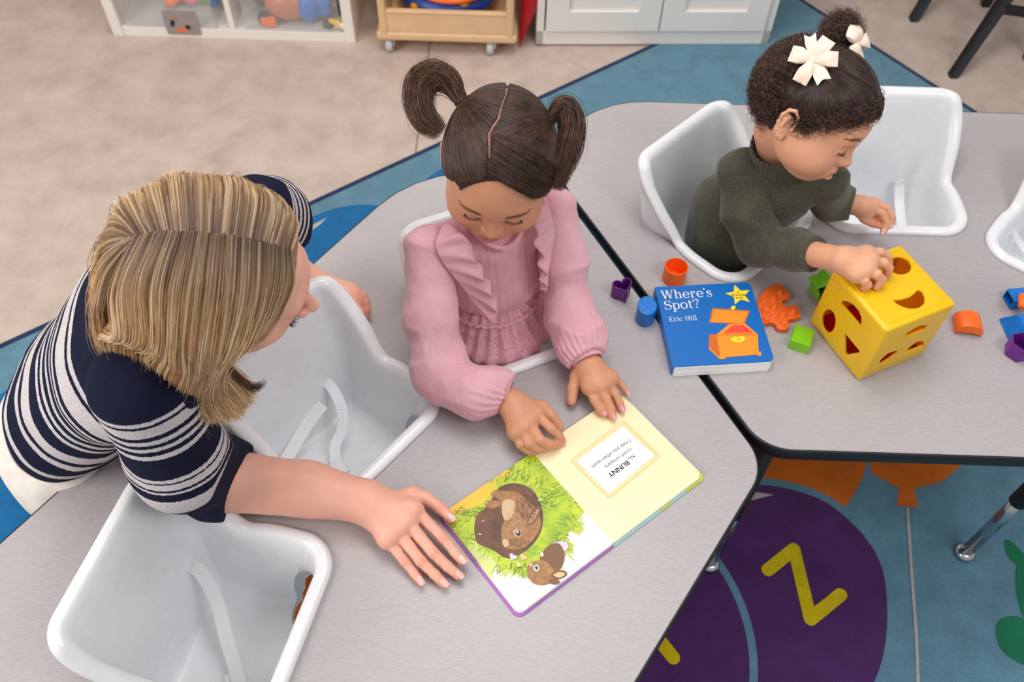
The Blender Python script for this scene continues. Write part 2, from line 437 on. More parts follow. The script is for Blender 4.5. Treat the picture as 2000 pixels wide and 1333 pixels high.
nt.links.new(ramp(nt, wv2.outputs['Fac'], [(0, srgb(232, 231, 232)), (1, srgb(248, 248, 250))]), b.inputs['Base Color']); bump(nt, b, wv2.outputs['Fac'], .5, .0006); b.inputs['Roughness'].default_value = .8
M_WEB = m

def rim_h(y):
    t = np.clip((-.006 - y) / .098, 0, 1.25); t = np.where(t < .12, t * t / .24, t - .06); t = np.where(t > .90, .90 + .10 * np.tanh((t - .90) / .10), t); return .007 + .122 * t

def build_seat_mesh():
    o = seat_outline(.282, .262, .060, .052, 14); o2_ = []
    for i in range(len(o)):
        a_, b_ = np.array(o[i]), np.array(o[(i + 1) % len(o)]); k_ = max(1, int(np.linalg.norm(b_ - a_) / .006)); o2_ += [tuple(a_ + (b_ - a_) * j_ / k_) for j_ in range(k_)]
    o = np.array(o2_); N = len(o)
    T = np.roll(o, -1, 0) - np.roll(o, 1, 0); T /= np.linalg.norm(T, axis=1)[:, None]; Nn = np.c_[T[:, 1], -T[:, 0]]
    h = rim_h(o[:, 1]); lift = (h - .007) / .122
    cen = np.array([0, .0])
    rings = []
    def ring(inset, z, shrink=None):
        p = o - Nn * inset
        if shrink is not None: p = cen + (p - cen) * shrink
        p = p + np.c_[np.zeros(N), -lift * .012 * np.clip(1 + z / .12, 0, 1.5)] if np.ndim(z) == 0 else p + np.c_[np.zeros(N), -.012 * lift * np.clip(z / .1 + .1, 0, 1.2)]
        rings.append(np.c_[p, np.broadcast_to(z, (N,))])
    pan = -.150
    # outside, from the bottom up
    ring(.046, pan - .006, .25); ring(.046, pan - .006, .7); ring(.044, pan - .004, .95); ring(.036, pan + .02)
    ring(.0175, np.full(N, -.03)); ring(.0125, np.full(N, -.002)); ring(.009, h * .45 - .001)
    ring(.003, h - .010); ring(.0, h - .005); ring(.001, h - .001); ring(.005, h + .0025); ring(.012, h + .0035); ring(.018, h + .002); ring(.0225, h - .003); ring(.0255, h - .010)
    for k, q in enumerate((.15, .35, .55, .75, .9)):
        zz = (h - .010) * (1 - q) + (pan + .03) * q; ring(.0265 + .0205 * q, zz)
    ring(.0475, pan + .018, .985); ring(.0475, pan + .007, .95); ring(.0475, pan + .002, .89); ring(.0475, pan + .0005, .78); ring(.0475, pan, .55); ring(.0475, pan, .25)
    V = np.concatenate(rings); F = []
    for R_ in rings: R_[:, 0] *= 1 - .055 * np.exp(-((R_[:, 1] + .018) / .028) ** 2) * np.clip(1 + R_[:, 2] / .06, 0, 1)
    V = np.concatenate(rings)
    for k in range(len(rings) - 1):
        for i in range(N): F.append([k * N + i, k * N + (i + 1) % N, (k + 1) * N + (i + 1) % N, (k + 1) * N + i])
    nb = len(V)
    V = np.vstack([V, [[0, 0, pan - .006]], [[0, 0, pan - .001]]])
    for i in range(N):
        F.append([(i + 1) % N, i, nb]); q = (len(rings) - 1) * N; F.append([q + i, q + (i + 1) % N, nb + 1])
    b_ = bmesh.new(); vs = [b_.verts.new(q) for q in V]
    for f in F: b_.faces.new([vs[i] for i in f])
    bmesh.ops.remove_doubles(b_, verts=b_.verts, dist=1e-5); bmesh.ops.recalc_face_normals(b_, faces=b_.faces); b_.verts.index_update()
    V = np.array([q.co[:] for q in b_.verts]); F = [[q.index for q in f.verts] for f in b_.faces]
    return V, F
seatV, seatF = build_seat_mesh()
def ell_mesh(c, r, n=24, rot=None):
    b_ = bmesh.new(); bmesh.ops.create_uvsphere(b_, u_segments=n, v_segments=n // 2, radius=1)
    bmesh.ops.scale(b_, vec=r, verts=b_.verts)
    if rot: bmesh.ops.rotate(b_, matrix=Matrix.Rotation(rot[0], 3, rot[1]), verts=b_.verts)
    bmesh.ops.translate(b_, vec=c, verts=b_.verts); return b_
seat0 = bpy.data.objects.new('bucket_seat', None); COL.objects.link(seat0); BASE['bucket_seat'] = np.zeros(3)
shell0 = mk('shell', seatV, seatF, M_SEAT, seat0)
cs = []
for sgn in (-1, 1):
    c = MB(); c.bm(ell_mesh((sgn * .074, .082, -.105), (.040, .038, .078))); cs.append(c.build('cut', M_SEAT))
c = MB(); c.bm(box_bm(.004, .03, .03, mat=TR((.0, -.098, -.045)))); 
boolean(shell0, cs); autosmooth(shell0, 50)
SG = 'moulded bucket seats set into the tables'
specs = [(SA, 'white bucket seat nearest the bottom left corner, empty, one strap trailing', 1),
         (SB, "white bucket seat in front of the woman's face, empty, with buckled strap", 2),
         (SCc, 'white bucket seat holding the child in pink', 0),
         (SD, 'white bucket seat holding the child in the dark green top', 0),
         (SE, 'empty white bucket seat behind the yellow cube, one strap standing up', 3),
         (SF, 'white bucket seat cut off by the right edge of the picture', 4)]
def buckle_mb(c, ang):
    b_ = MB(); M_ = TR(c, ang, .25)
    for (x, y, z, sx_, sy_, sz_) in ((0, 0, 0, .030, .024, .006), (0, .016, 0, .036, .010, .007), (-.011, -.018, 0, .005, .018, .005), (.011, -.018, 0, .005, .018, .005), (0, -.020, 0, .007, .016, .004)):
        b_.bm(box_bm(sx_, sy_, sz_, .0018, 2, M_ @ TR((x, y, z))))
    return b_
for i, (s, lab, kind) in enumerate(specs):
    r = seat0 if i == 0 else copy_tree(seat0) if False else None
    if i == 0: r = seat0
    else:
        r = seat0.copy(); COL.objects.link(r); sh = shell0.copy(); COL.objects.link(sh); sh.parent = r
    r.location = (s[0], s[1], TZ); r.rotation_euler.z = s[2] - math.pi / 2
    tag(r, lab, 'seat', SG)
    BASE[r.name] = np.zeros(3)
SEATROOT = [o for o in COL.objects if o.name.startswith('bucket_seat')]
def s_world(s, x, y, z):
    a = s[2] - math.pi / 2; return np.array([s[0] + x * math.cos(a) - y * math.sin(a), s[1] + x * math.sin(a) + y * math.cos(a), TZ + z])
def s_local(s, p):
    a = -(s[2] - math.pi / 2); d = np.asarray(p) - np.array([s[0], s[1], TZ]); return np.array([d[0] * math.cos(a) - d[1] * math.sin(a), d[0] * math.sin(a) + d[1] * math.cos(a), d[2]])
def strap(si, s, pts, wid=.020, hint=(0, -.4, 1), n=10):
    P = catmull([s_local(s, at(*p)) for p in pts], n)
    V_, F_ = ribbon(P, wid, s_local(s, np.array([s[0], s[1], TZ]) + np.array(hint)))
    q = MB(); q.add(V_, F_); return q.build('strap', M_WEB, SEATROOT[si], smooth=False)
strap(0, SA, [(338, 1098, .478), (375, 1106, .50), (400, 1130, .49), (425, 1180, .47), (440, 1240, .45), (455, 1290, .43), (470, 1345, .42)])
q = strap(0, SA, [(440, 1335, .415), (490, 1326, .412), (545, 1318, .425)], .022)
b1 = strap(1, SB, [(631, 742, .485), (650, 760, .49), (668, 800, .47), (668, 840, .445), (655, 870, .43), (655, 905, .42)], .018)
strap(1, SB, [(630, 790, .47), (600, 830, .45), (562, 893, .43), (540, 930, .415)], .022, (0, -.3, 1))
bk = buckle_mb(s_local(SB, at(656, 915, .423)), -.3); bk.build('buckle', M_SEAT, SEATROOT[1])
strap(4, SE, [(1758, 352, .50), (1757, 368, .48), (1757, 400, .455), (1762, 450, .44)], .020, (0, -1, .5))
strap(5, SF, [(1968, 400, .50), (1975, 440, .50), (1995, 480, .47), (2030, 520, .45)], .014)
# ------------------------------------------------------------------ furniture along the wall
def fl_pt(px, py): return at(px, py, 0)
M_WHITE = plain('white_lacquer', srgb(232, 226, 220), .4, nscale=6, namp=.02)
M_PINE = plain('birch_plywood', srgb(222, 184, 140), .45, nscale=12, namp=.08)
# white cubby shelf
a = fl_pt(221, 74); c = fl_pt(696, 82); W = float(c[0] - a[0]); y0 = float((a[1] + c[1]) / 2); dep = .38; H = .80
cx = float((a[0] + c[0]) / 2)
r = empty('storage_shelf', (cx, y0 + dep / 2, 0), 'white cubby shelf with toys inside, at the back left', 'shelf')
t = .034
for x in (-W / 2 + t / 2, W / 2 - t / 2):
    b_ = MB(); b_.bm(box_bm(t, dep, H, .002, 1, TR((cx + x, y0 + dep / 2, H / 2)))); b_.build('side_panel', M_WHITE, r, smooth=False)
b_ = MB(); b_.bm(box_bm(.018, dep - .01, H - 2 * t, .001, 1, TR((cx, y0 + dep / 2, H / 2)))); b_.build('divider', M_WHITE, r, smooth=False)
for z, nm in ((t / 2, 'bottom_panel'), (H / 2, 'shelf_board'), (H - t / 2, 'top_panel')):
    b_ = MB(); b_.bm(box_bm(W - 2 * t, dep - .004, t, .001, 1, TR((cx, y0 + dep / 2 + .002, z)))); b_.build(nm, M_WHITE, r, smooth=False)
b_ = MB(); b_.bm(box_bm(W - 2 * t, .006, H - 2 * t, mat=TR((cx, y0 + dep - .004, H / 2)))); b_.build('back_panel', M_WHITE, r, smooth=False)
# clear storage tray in the left cubby
m, nt, bb_ = nodes('clear_plastic'); bb_.inputs['Base Color'].default_value = (.82, .80, .79, 1); bb_.inputs['Alpha'].default_value = .13; bb_.inputs['Roughness'].default_value = .15
v = coords(nt); n = noise(nt, v, 30); bump(nt, bb_, n, .05); nt.links.new(ramp(nt, n, [(.3, (.80, .78, .77, 1)), (.7, (.86, .84, .83, 1))]), bb_.inputs['Base Color']); M_CLEAR = m
def tray(cx_, wid, label):
    r_ = empty('storage_bin', (cx_, y0 + .17, t), label, 'bin', 'clear bins in the white shelf')
    b_ = MB(); yb, ye = y0 + .005, y0 + .33; hh = .15; th = .003
    for mm in (box_bm(wid, ye - yb, th, mat=TR((cx_, (yb + ye) / 2, t + .004))), box_bm(wid, th, hh, mat=TR((cx_, yb, t + hh / 2 + .006))), box_bm(wid, th, hh, mat=TR((cx_, ye, t + hh / 2 + .006))),
               box_bm(th, ye - yb, hh, mat=TR((cx_ - wid / 2, (yb + ye) / 2, t + hh / 2 + .006))), box_bm(th, ye - yb, hh, mat=TR((cx_ + wid / 2, (yb + ye) / 2, t + hh / 2 + .006)))): b_.bm(mm)
    b_.build('bin_body', M_CLEAR, r_, smooth=False)
    V_, F_ = tube([(cx_ - wid / 2, yb - .004, t + hh), (cx_ + wid / 2, yb - .004, t + hh)], .005, 8); q = MB(); q.add(V_, F_); q.build('bin_rim', M_CLEAR, r_)
cl = cx - W / 4; cr = cx + W / 4
tray(cl, .29, 'clear plastic bin of small bright toys in the left cubby')
tray(cr, .30, 'clear plastic bin holding a brown and blue toy in the right cubby')
TOYC = {'orange': plain('toy_orange', srgb(255, 110, 25), .4, sss=.1), 'red': plain('toy_red', srgb(214, 24, 34), .4), 'pink': plain('toy_pink', srgb(226, 110, 140), .45), 'green': plain('toy_green', srgb(110, 180, 30), .4, sss=.1),
        'blue': plain('toy_blue', srgb(8, 112, 200), .36, sss=.08), 'purple': plain('toy_purple', srgb(104, 30, 130), .36, sss=.08), 'yellow': plain('toy_yellow', srgb(255, 196, 8), .3, sss=.1), 'brown': plain('toy_brown', srgb(196, 110, 62), .35),
        'black': plain('toy_black', srgb(34, 32, 34), .35), 'white': plain('toy_white', srgb(235, 232, 230), .4)}
def star_bump(c, rr, n, mat, label):
    b_ = MB(); V_, F_ = lathe([(.001, -rr * .5), (rr * .6, -rr * .45), (rr * .8, 0), (rr * .6, rr * .45), (.001, rr * .5)], 14); b_.add(V_ + np.array(c), F_)
    for k in range(n):
        a_ = 2 * math.pi * k / n; b_.bm(ell_mesh((c[0] + rr * .85 * math.cos(a_), c[1] + rr * .85 * math.sin(a_), c[2]), (rr * .3, rr * .3, rr * .3), 10))
    tag(b_.build('connector_toy', mat, base=c), label, 'toy', 'small bright toys in the clear bin')
zb = t + .028
for px, py, rr, cn, lab in ((335, 2, .022, 'orange', 'orange knobbly toy in the left cubby bin'), (352, -4, .02, 'red', 'red knobbly toy next to the orange one in the cubby bin'), (375, 0, .02, 'pink', 'pink knobbly toy in the left cubby bin'),
                            (404, -4, .02, 'green', 'green knobbly toy in the left cubby bin'), (418, 6, .016, 'blue', 'blue knobbly toy in the left cubby bin')):
    p = at(px, py, zb); p[1] = min(p[1], y0 + .30); star_bump(p, rr, 7, TOYC[cn], lab)
# photo card on the left cubby front
M_CARDG = plain('grey_card', srgb(150, 140, 136), .4)
p0, p1, p2, p3 = [at(*p, .06) for p in ((318, 31), (386, 35), (376, 66), (312, 62))]
r_ = empty('picture_card', (float((p0[0] + p2[0]) / 2), y0 - .004, .0), 'small grey picture card taped to the front of the left cubby', 'card')
b_ = MB(); xw = .105; b_.bm(box_bm(xw, .0015, .085, mat=TR((float(p3[0] + p2[0]) / 2 + .002, y0 - .0015, .058)))); b_.build('card_face', M_CARDG, r_, smooth=False)
xc_ = float(p3[0] + p2[0]) / 2
b_ = MB()
b_.bm(box_bm(.035, .0012, .010, mat=TR((xc_ + .0, y0 - .003, .034), 0, 0, -.2)), 0); b_.bm(box_bm(.012, .0012, .022, mat=TR((xc_ - .026, y0 - .003, .056), 0, 0, .3)), 1); b_.bm(box_bm(.014, .0012, .014, mat=TR((xc_ + .020, y0 - .003, .044), 0, 0, .5)), 1)
b_.bm(box_bm(.010, .0012, .010, mat=TR((xc_ - .012, y0 - .003, .078), 0, 0, .4)), 2)
b_.build('card_picture', [TOYC['orange'], TOYC['black'], TOYC['brown']], r_, smooth=False)
# large brown and blue toy lying in the right cubby
c = at(560, 22, .09); yb_ = y0 + .070
r_ = empty('figure_toy', (cr, yb_, t), 'brown toy with blue middle and black shoes, lying in the right cubby', 'toy')
x0 = float(at(505, 20, .1)[0]); x1 = float(at(672, 20, .1)[0]); zc = .096
b_ = MB(); b_.bm(ell_mesh((x0 + .085, yb_, zc), (.078, .053, .054), 28)); b_.build('body', TOYC['brown'], r_)
b_ = MB(); b_.bm(ell_mesh((x0 + .150, yb_, zc), (.042, .056, .057), 28)); b_.bm(box_bm(.055, .055, .07, .012, 2, TR((x0 + .195, yb_, zc)))); b_.build('blue_band', TOYC['blue'], r_)
for q_, s_ in (((x0 - .002, yb_ + .01, zc + .01), (.022, .034, .03)), ((x0 + .005, yb_ - .03, zc - .035), (.02, .022, .018)), ((x0 + .215, yb_ - .045, zc - .044), (.022, .016, .014))):
    b_ = MB(); b_.bm(ell_mesh(q_, s_, 20)); b_.build('shoe', TOYC['black'], r_)
b_ = MB(); b_.bm(ell_mesh((x0 + .245, yb_ - .01, zc + .005), (.036, .03, .026), 24)); b_.build('cap', TOYC['black'], r_)
for (dx, dz, cn, lab, sx_) in ((.022, -.062, 'orange', 'orange bricks under the brown toy in the right cubby', .03), (.238, -.04, 'yellow', 'yellow toy piece at the end of the brown toy', .03), (.262, -.062, 'white', 'white toy cup in the front corner of the right cubby', .022),
                               (.225, .06, 'red', 'red toy block behind the brown toy in the right cubby', .035), (.262, .06, 'pink', 'pink toy block in the back corner of the right cubby', .03)):
    b_ = MB(); yy = yb_ - .045 if dz < 0 else yb_ + .09
    if cn == 'white': V_, F_ = lathe([(.012, -.012), (.018, -.01), (.022, .016), (.019, .016), (.014, -.006)], 20); b_.add(V_ + np.array([x0 + dx, yy, t + .02]), F_)
    else:
        for k in (-1, 0, 1): b_.bm(box_bm(sx_ * .6, sx_ * .6, sx_, .003, 2, TR((x0 + dx + k * sx_ * .45, yy, t + sx_ / 2 + .006 + (0.06 if dz > 0 else .0)), .3 * k)))
    tag(b_.build('toy_block', TOYC[cn], base=(x0 + dx, yy, t)), lab, 'toy', 'loose toys in the right cubby')

# birch cart on casters with blue netted balls
a = fl_pt(744, 92); c = fl_pt(1000, 96); zc0 = .05
A_ = at(742, 84, zc0); C3 = at(1004, 86, zc0); cx = float((A_[0] + C3[0]) / 2); W = float(C3[0] - A_[0]); y0c = float((A_[1] + C3[1]) / 2); dep = .36
r = empty('toy_cart', (cx, y0c + dep / 2, 0), 'birch plywood rolling cart between the white shelf and white cabinet', 'cart')
b_ = MB(); b_.bm(box_bm(W + .02, dep, .030, .010, 3, TR((cx, y0c + dep / 2, zc0 + .017)))); b_.build('base_board', M_PINE, r, smooth=False)
b_ = MB(); b_.bm(box_bm(W - .05, .014, .070, .002, 2, TR((cx, y0c + .012, zc0 + .066)))); b_.bm(box_bm(W - .05, .02, .010, .004, 2, TR((cx, y0c + .012, zc0 + .103)))); b_.build('front_panel', M_PINE, r, smooth=False)
for s in (-1, 1):
    b_ = MB(); b_.bm(box_bm(.024, dep, .55, .006, 2, TR((cx + s * (W / 2 - .014), y0c + dep / 2, zc0 + .02 + .275)))); b_.build('side_panel', M_PINE, r, smooth=False)
b_ = MB(); b_.bm(box_bm(W - .05, .012, .5, .002, 2, TR((cx, y0c + dep - .01, zc0 + .27)))); b_.build('back_panel', M_PINE, r, smooth=False)
M_WHEEL = plain('translucent_caster', srgb(190, 192, 196), .25, sss=.2)
for x, y in ((-W / 2 + .025, .025), (W / 2 - .075, .025), (-W / 2 + .03, dep - .03), (W / 2 - .03, dep - .03)):
    V_, F_ = lathe([(.004, -.011), (.02, -.011), (.0235, -.007), (.0235, .007), (.02, .011), (.004, .011)], 24)
    V_ = V_[:, [2, 1, 0]] if False else np.c_[V_[:, 2], V_[:, 1], V_[:, 0]]
    q = MB(); q.add(V_ + np.array([cx + x, y0c + y, .0245]), F_); cst = q.build('caster', M_WHEEL, r)
    q = MB(); q.bm(box_bm(.006, .018, .03, .001, 1, TR((cx + x + .015, y0c + y, .038)))); q.build('caster_fork', M_CHROME, cst, smooth=False)
m, nt, bb_ = nodes('blue_patterned_ball'); v = coords(nt); vo = nd(nt, 'ShaderNodeTexVoronoi'); vo.inputs['Scale'].default_value = 13; nt.links.new(v, vo.inputs['Vector'])
nt.links.new(ramp(nt, vo.outputs['Distance'], [(.20, srgb(226, 160, 30)), (.27, srgb(20, 60, 60)), (.3, srgb(8, 50, 130)), (.8, srgb(10, 66, 160))]), bb_.inputs['Base Color']); bb_.inputs['Roughness'].default_value = .4
b_ = MB(); b_.bm(ell_mesh((cx - .005, y0c + .170, zc0 + .088), (.160, .150, .062), 40)); o = b_.build('tub_bag', m, base=(cx, y0c + .17, zc0 + .02)); tag(o, 'blue patterned bag with gold patches slumped inside the birch cart', 'bag')
V_, F_ = lathe([(.005, -.006), (.125, -.006), (.140, 0), (.143, .01), (.137, .016), (.125, .01), (.005, .004)], 48); q = MB(); q.add(V_ + np.array([cx + .01, y0c + .160, zc0 + .125]), F_)
tag(q.build('orange_tray', TOYC['orange'], base=(cx, y0c + .17, zc0 + .27)), 'round orange tray on top of the blue bag in the cart', 'tray')
# red cloth pieces at both sides of the cart
M_RED = plain('red_fabric', srgb(186, 12, 34), .6, nscale=20)
for (tip, top, wd, lab) in (((736, 44), (722, -60), .05, 'narrow red cloth point hanging left of the birch cart'), ((1008, 95), (1045, -90), .11, 'broad red cloth point hanging right of the birch cart')):
    p = at(*tip, .012 if wd > .06 else .10); s = -1 if wd < .06 else 1
    b_ = MB(); zt = .62; yb_ = y0c + .16 if wd < .06 else float(p[1]) + .02
    n = 10; V_ = []; F_ = []
    for k in range(n + 1):
        tt = k / n; z = p[2] + (zt - p[2]) * tt; xw = min(.060 if wd > .06 else .034, .006 + (.36 if wd > .06 else .25) * (zt - p[2]) * tt)
        xL = cx + s * (W / 2 + .016); fold = .012 * math.sin(tt * 5)
        for jx, jy in ((0, 0), (xw * .5, -.012 - fold), (xw, .0), (xw, .012), (xw * .5, .006 - fold), (0, .012)): V_.append((xL + s * jx, yb_ + jy + .05 * tt, z))
    for k in range(n):
        for j in range(6): F_.append([k * 6 + j, k * 6 + (j + 1) % 6, k * 6 + 6 + (j + 1) % 6, k * 6 + 6 + j])
    F_ += [list(range(6)), list(range(n * 6, n * 6 + 6))]
    b_.add(V_, F_); tag(b_.build('red_cloth', M_RED, base=(cx + s * (W / 2 + .03), yb_, 0)), lab, 'cloth', 'red cloths beside the cart')

# white cabinet with two shaker doors
a = fl_pt(1046, 91); c = fl_pt(1498, 90); W = float(np.linalg.norm((c - a)[:2])); ang = math.atan2(c[1] - a[1], c[0] - a[0]); dep = .36; H = .9
r = bpy.data.objects.new('storage_cabinet', None); COL.objects.link(r); r.location = (float(a[0]), float(a[1]), .008); r.rotation_euler.z = ang; BASE[r.name] = np.zeros(3)
tag(r, 'white cabinet with two panelled doors standing at the rug edge', 'cabinet')
b_ = MB()
for x in (.012, W - .012): b_.bm(box_bm(.024, dep, H, .001, 1, TR((x, dep / 2, H / 2))))
b_.bm(box_bm(W, dep, .05, .001, 1, TR((W / 2, dep / 2, .025)))); b_.bm(box_bm(W, dep, .024, .001, 1, TR((W / 2, dep / 2, H - .012)))); b_.bm(box_bm(W - .04, .01, H - .06, mat=TR((W / 2, dep - .01, H / 2))))
b_.build('body', M_WHITE, r, smooth=False)
xs = (.027, W * .515, W - .027)
for k in range(2):
    xa, xb = xs[k] + .002, xs[k + 1] - .002; z0, z1 = .056, H - .03
    b_ = MB(); st = .07
    b_.bm(box_bm(st, .018, z1 - z0, .001, 1, TR((xa + st / 2, -.004, (z0 + z1) / 2)))); b_.bm(box_bm(st, .018, z1 - z0, .001, 1, TR((xb - st / 2, -.004, (z0 + z1) / 2))))
    b_.bm(box_bm(xb - xa - 2 * st, .018, st, .001, 1, TR(((xa + xb) / 2, -.004, z0 + st / 2)))); b_.bm(box_bm(xb - xa - 2 * st, .018, st, .001, 1, TR(((xa + xb) / 2, -.004, z1 - st / 2))))
    b_.bm(box_bm(xb - xa - 2 * st + .002, .008, z1 - z0 - 2 * st + .002, mat=TR(((xa + xb) / 2, .001, (z0 + z1) / 2))))
    b_.build('door', M_WHITE, r, smooth=False)

# black chair whose legs show at the top right
M_BLK = plain('black_painted_wood', srgb(22, 22, 28), .4)
f1 = at(1860, 150, 0); f2 = at(1783, 40, 0); t1_ = at(1962, 0, .18); 
r = empty('wooden_chair', (float(f1[0]) + .2, float(f1[1]) + .1, 0), 'black wooden chair whose legs show in the top right corner', 'chair')
d1 = np.array([t1_[0] - f1[0], t1_[1] - f1[1], .18]); d1 /= d1[2]
def leg(foot, lean, zt, w0=.030, w1=.042):
    foot = np.array(foot, float); topp = foot + np.array([lean[0], lean[1], 1]) * zt
    V_ = []
    for p, w_ in ((foot, w0), (topp, w1)):
        for sx_, sy_ in ((-1, -1), (1, -1), (1, 1), (-1, 1)): V_.append(p + np.array([sx_ * w_ / 2, sy_ * w_ / 2, 0]))
    F_ = [[3, 2, 1, 0], [4, 5, 6, 7]] + [[i, (i + 1) % 4, 4 + (i + 1) % 4, 4 + i] for i in range(4)]
    b2 = bmesh.new(); vs = [b2.verts.new(x) for x in V_]; [b2.faces.new([vs[i] for i in f]) for f in F_]
    bmesh.ops.bevel(b2, geom=list(b2.edges), offset=.004, segments=2, affect='EDGES'); return b2
lean = (float(d1[0]) , float(d1[1]))
sh = .32
ft = [np.array([f1[0], f1[1], .001]), np.array([f2[0], f2[1], .001])]
e = np.array([.27, .10, 0]); ft += [ft[0] + e, ft[1] + e]
lm = [lean, (lean[0] * .9, lean[1]), (-.02, 0), (-.02, 0)]
tops = []
for p, l in zip(ft, lm):
    q = MB(); q.bm(leg(p, l, sh)); q.build('leg', M_BLK, r, smooth=False); tops.append(p + np.array([l[0], l[1], 1]) * sh)
cc = sum(tops) / 4; angc = math.atan2((tops[0] - tops[1])[1], (tops[0] - tops[1])[0])
q = MB(); q.bm(box_bm(.36, .34, .022, .008, 3, TR((cc[0], cc[1], sh + .01), angc))); q.build('seat', M_BLK, r, smooth=False)
pa = ft[0] + np.array([lean[0], lean[1], 1]) * .16; pb = ft[2] + np.array([-.02 * .16, 0, .16])
d = pb - pa; q = MB(); q.bm(box_bm(float(np.linalg.norm(d)), .016, .03, .003, 2, TR((pa + pb) / 2, math.atan2(d[1], d[0])))); q.build('stretcher', M_BLK, r, smooth=False)
u_ = (tops[2] - tops[0]); u_ /= np.linalg.norm(u_); vb = np.cross([0, 0, 1], u_)
q = MB(); q.bm(box_bm(.02, .34, .14, .006, 2, TR(cc + u_ * .17 + np.array([0, 0, .27]), math.atan2(u_[1], u_[0])))); bk_ = q.build('backrest', M_BLK, r, smooth=False)
for s in (-1, 1):
    q = MB(); q.bm(box_bm(.022, .022, .30, .004, 2, TR(cc + u_ * .165 + vb * (s * .145) + np.array([0, 0, .17])))); q.build('back_post', M_BLK, r, smooth=False)
# ------------------------------------------------------------------ books and toys on the tables
def paper(name, c, r=.45, coat=0): return plain(name, c, r, nscale=25, namp=.015, coat=coat)
K = {'blue': paper('cover_blue', srgb(0, 104, 188), .38), 'white': paper('page_white', srgb(240, 238, 236)), 'cream': paper('page_cream', srgb(248, 230, 184), .4), 'yellow': paper('ink_yellow', srgb(255, 224, 40)),
     'ink': paper('ink_dark', srgb(40, 34, 60)), 'orange': paper('print_orange', srgb(244, 148, 30)), 'orange2': paper('print_dark_orange', srgb(208, 104, 26)), 'red': paper('print_red', srgb(236, 70, 52)),
     'gold': paper('ink_gold', srgb(222, 188, 84)), 'grass': paper('print_grass', srgb(148, 178, 24)), 'leaf': paper('print_lime', srgb(188, 208, 40)), 'pale': paper('print_pale_green', srgb(206, 220, 130)),
     'sand': paper('print_sand', srgb(244, 190, 44)), 'earth': paper('print_earth', srgb(104, 62, 36)), 'fur': paper('print_fur', srgb(168, 118, 66)), 'furl': paper('print_light_fur', srgb(206, 172, 134)), 'furd': paper('print_dark_fur', srgb(122, 82, 46)),
     'pinkear': paper('print_ear', srgb(196, 140, 104)), 'purple': paper('cover_purple', srgb(172, 96, 190)), 'green': paper('cover_green', srgb(88, 158, 60)), 'aqua': paper('cover_aqua', srgb(160, 214, 214)), 'lilac': paper('print_lilac', srgb(214, 200, 226)),
     'deep': paper('print_deep_green', srgb(100, 136, 20))}
# painterly grass page
m, nt, b = nodes('painted_grass'); v = coords(nt, (1, 1, 1)); n1 = noise(nt, v, 26, 4, .65); v2 = coords(nt, (60, 420, 1), (0, 0, .9)); n2 = noise(nt, v2, 1, 3, .7)
mx = nd(nt, 'ShaderNodeMath', operation='MULTIPLY_ADD'); nt.links.new(n2, mx.inputs[0]); mx.inputs[1].default_value = .5; nt.links.new(n1, mx.inputs[2])
nt.links.new(ramp(nt, mx.outputs[0], [(.5, srgb(98, 134, 16)), (.68, srgb(150, 182, 16)), (.82, srgb(188, 206, 22)), (1, srgb(212, 218, 60))]), b.inputs['Base Color']); b.inputs['Roughness'].default_value = .42; K['grass'] = m
m, nt, b = nodes('painted_fur'); v = coords(nt); n1 = noise(nt, v, 120, 4, .7); nt.links.new(ramp(nt, n1, [(.3, srgb(138, 92, 48)), (.7, srgb(182, 130, 78))]), b.inputs['Base Color']); b.inputs['Roughness'].default_value = .45; K['fur'] = m
m, nt, b = nodes('painted_earth'); v = coords(nt); n1 = noise(nt, v, 30, 4, .7); nt.links.new(ramp(nt, n1, [(.35, srgb(74, 42, 26)), (.7, srgb(122, 76, 42))]), b.inputs['Base Color']); b.inputs['Roughness'].default_value = .45; K['earth'] = m

class Plane2:
    """prints flat shapes on a flat face: origin, unit axes, normal"""
    def __init__(s, o, U, W): s.o = np.array(o, float); s.U = np.array(U, float); s.W = np.array(W, float); s.N = np.cross(s.U, s.W); s.k = 0
    clip = None
    def shape(s, mb, pts, m, h=None):
        if s.clip:
            x0, x1, y0, y1 = s.clip
            for ax, lim, sg in ((0, x0, 1), (0, x1, -1), (1, y0, 1), (1, y1, -1)):
                out = []
                for i in range(len(pts)):
                    a_, b2 = pts[i - 1], pts[i]; ia = sg * (a_[ax] - lim) >= 0; ib = sg * (b2[ax] - lim) >= 0
                    if ia != ib:
                        t_ = (lim - a_[ax]) / (b2[ax] - a_[ax]); out.append((a_[0] + (b2[0] - a_[0]) * t_, a_[1] + (b2[1] - a_[1]) * t_))
                    if ib: out.append(tuple(b2))
                pts = out
                if len(pts) < 3: return
        s.k += 1; h = .00012 + .00006 * s.k if h is None else h
        P = [s.o + s.U * p[0] + s.W * p[1] + s.N * h for p in pts]
        A = sum(pts[i - 1][0] * pts[i][1] - pts[i][0] * pts[i - 1][1] for i in range(len(pts)))
        f = list(range(len(P))); mb.add(P, [f if A > 0 else f[::-1]], m)
    def uv(s, px, py, z=None):
        z = s.o[2] if z is None else z
        d = at(px, py, z) - s.o; return (float(d @ s.U), float(d @ s.W))
def spl(pts, n=6):
    P = np.asarray(pts, float); N = len(P); out = []
    for i in range(N):
        p0, p1, p2, p3 = P[i - 1], P[i], P[(i + 1) % N], P[(i + 2) % N]
        for t in np.linspace(0, 1, n, endpoint=False):
            out.append(tuple(.5 * (2 * p1 + (p2 - p0) * t + (2 * p0 - 5 * p1 + 4 * p2 - p3) * t * t + (3 * p1 - p0 - 3 * p2 + p3) * t ** 3)))
    return out

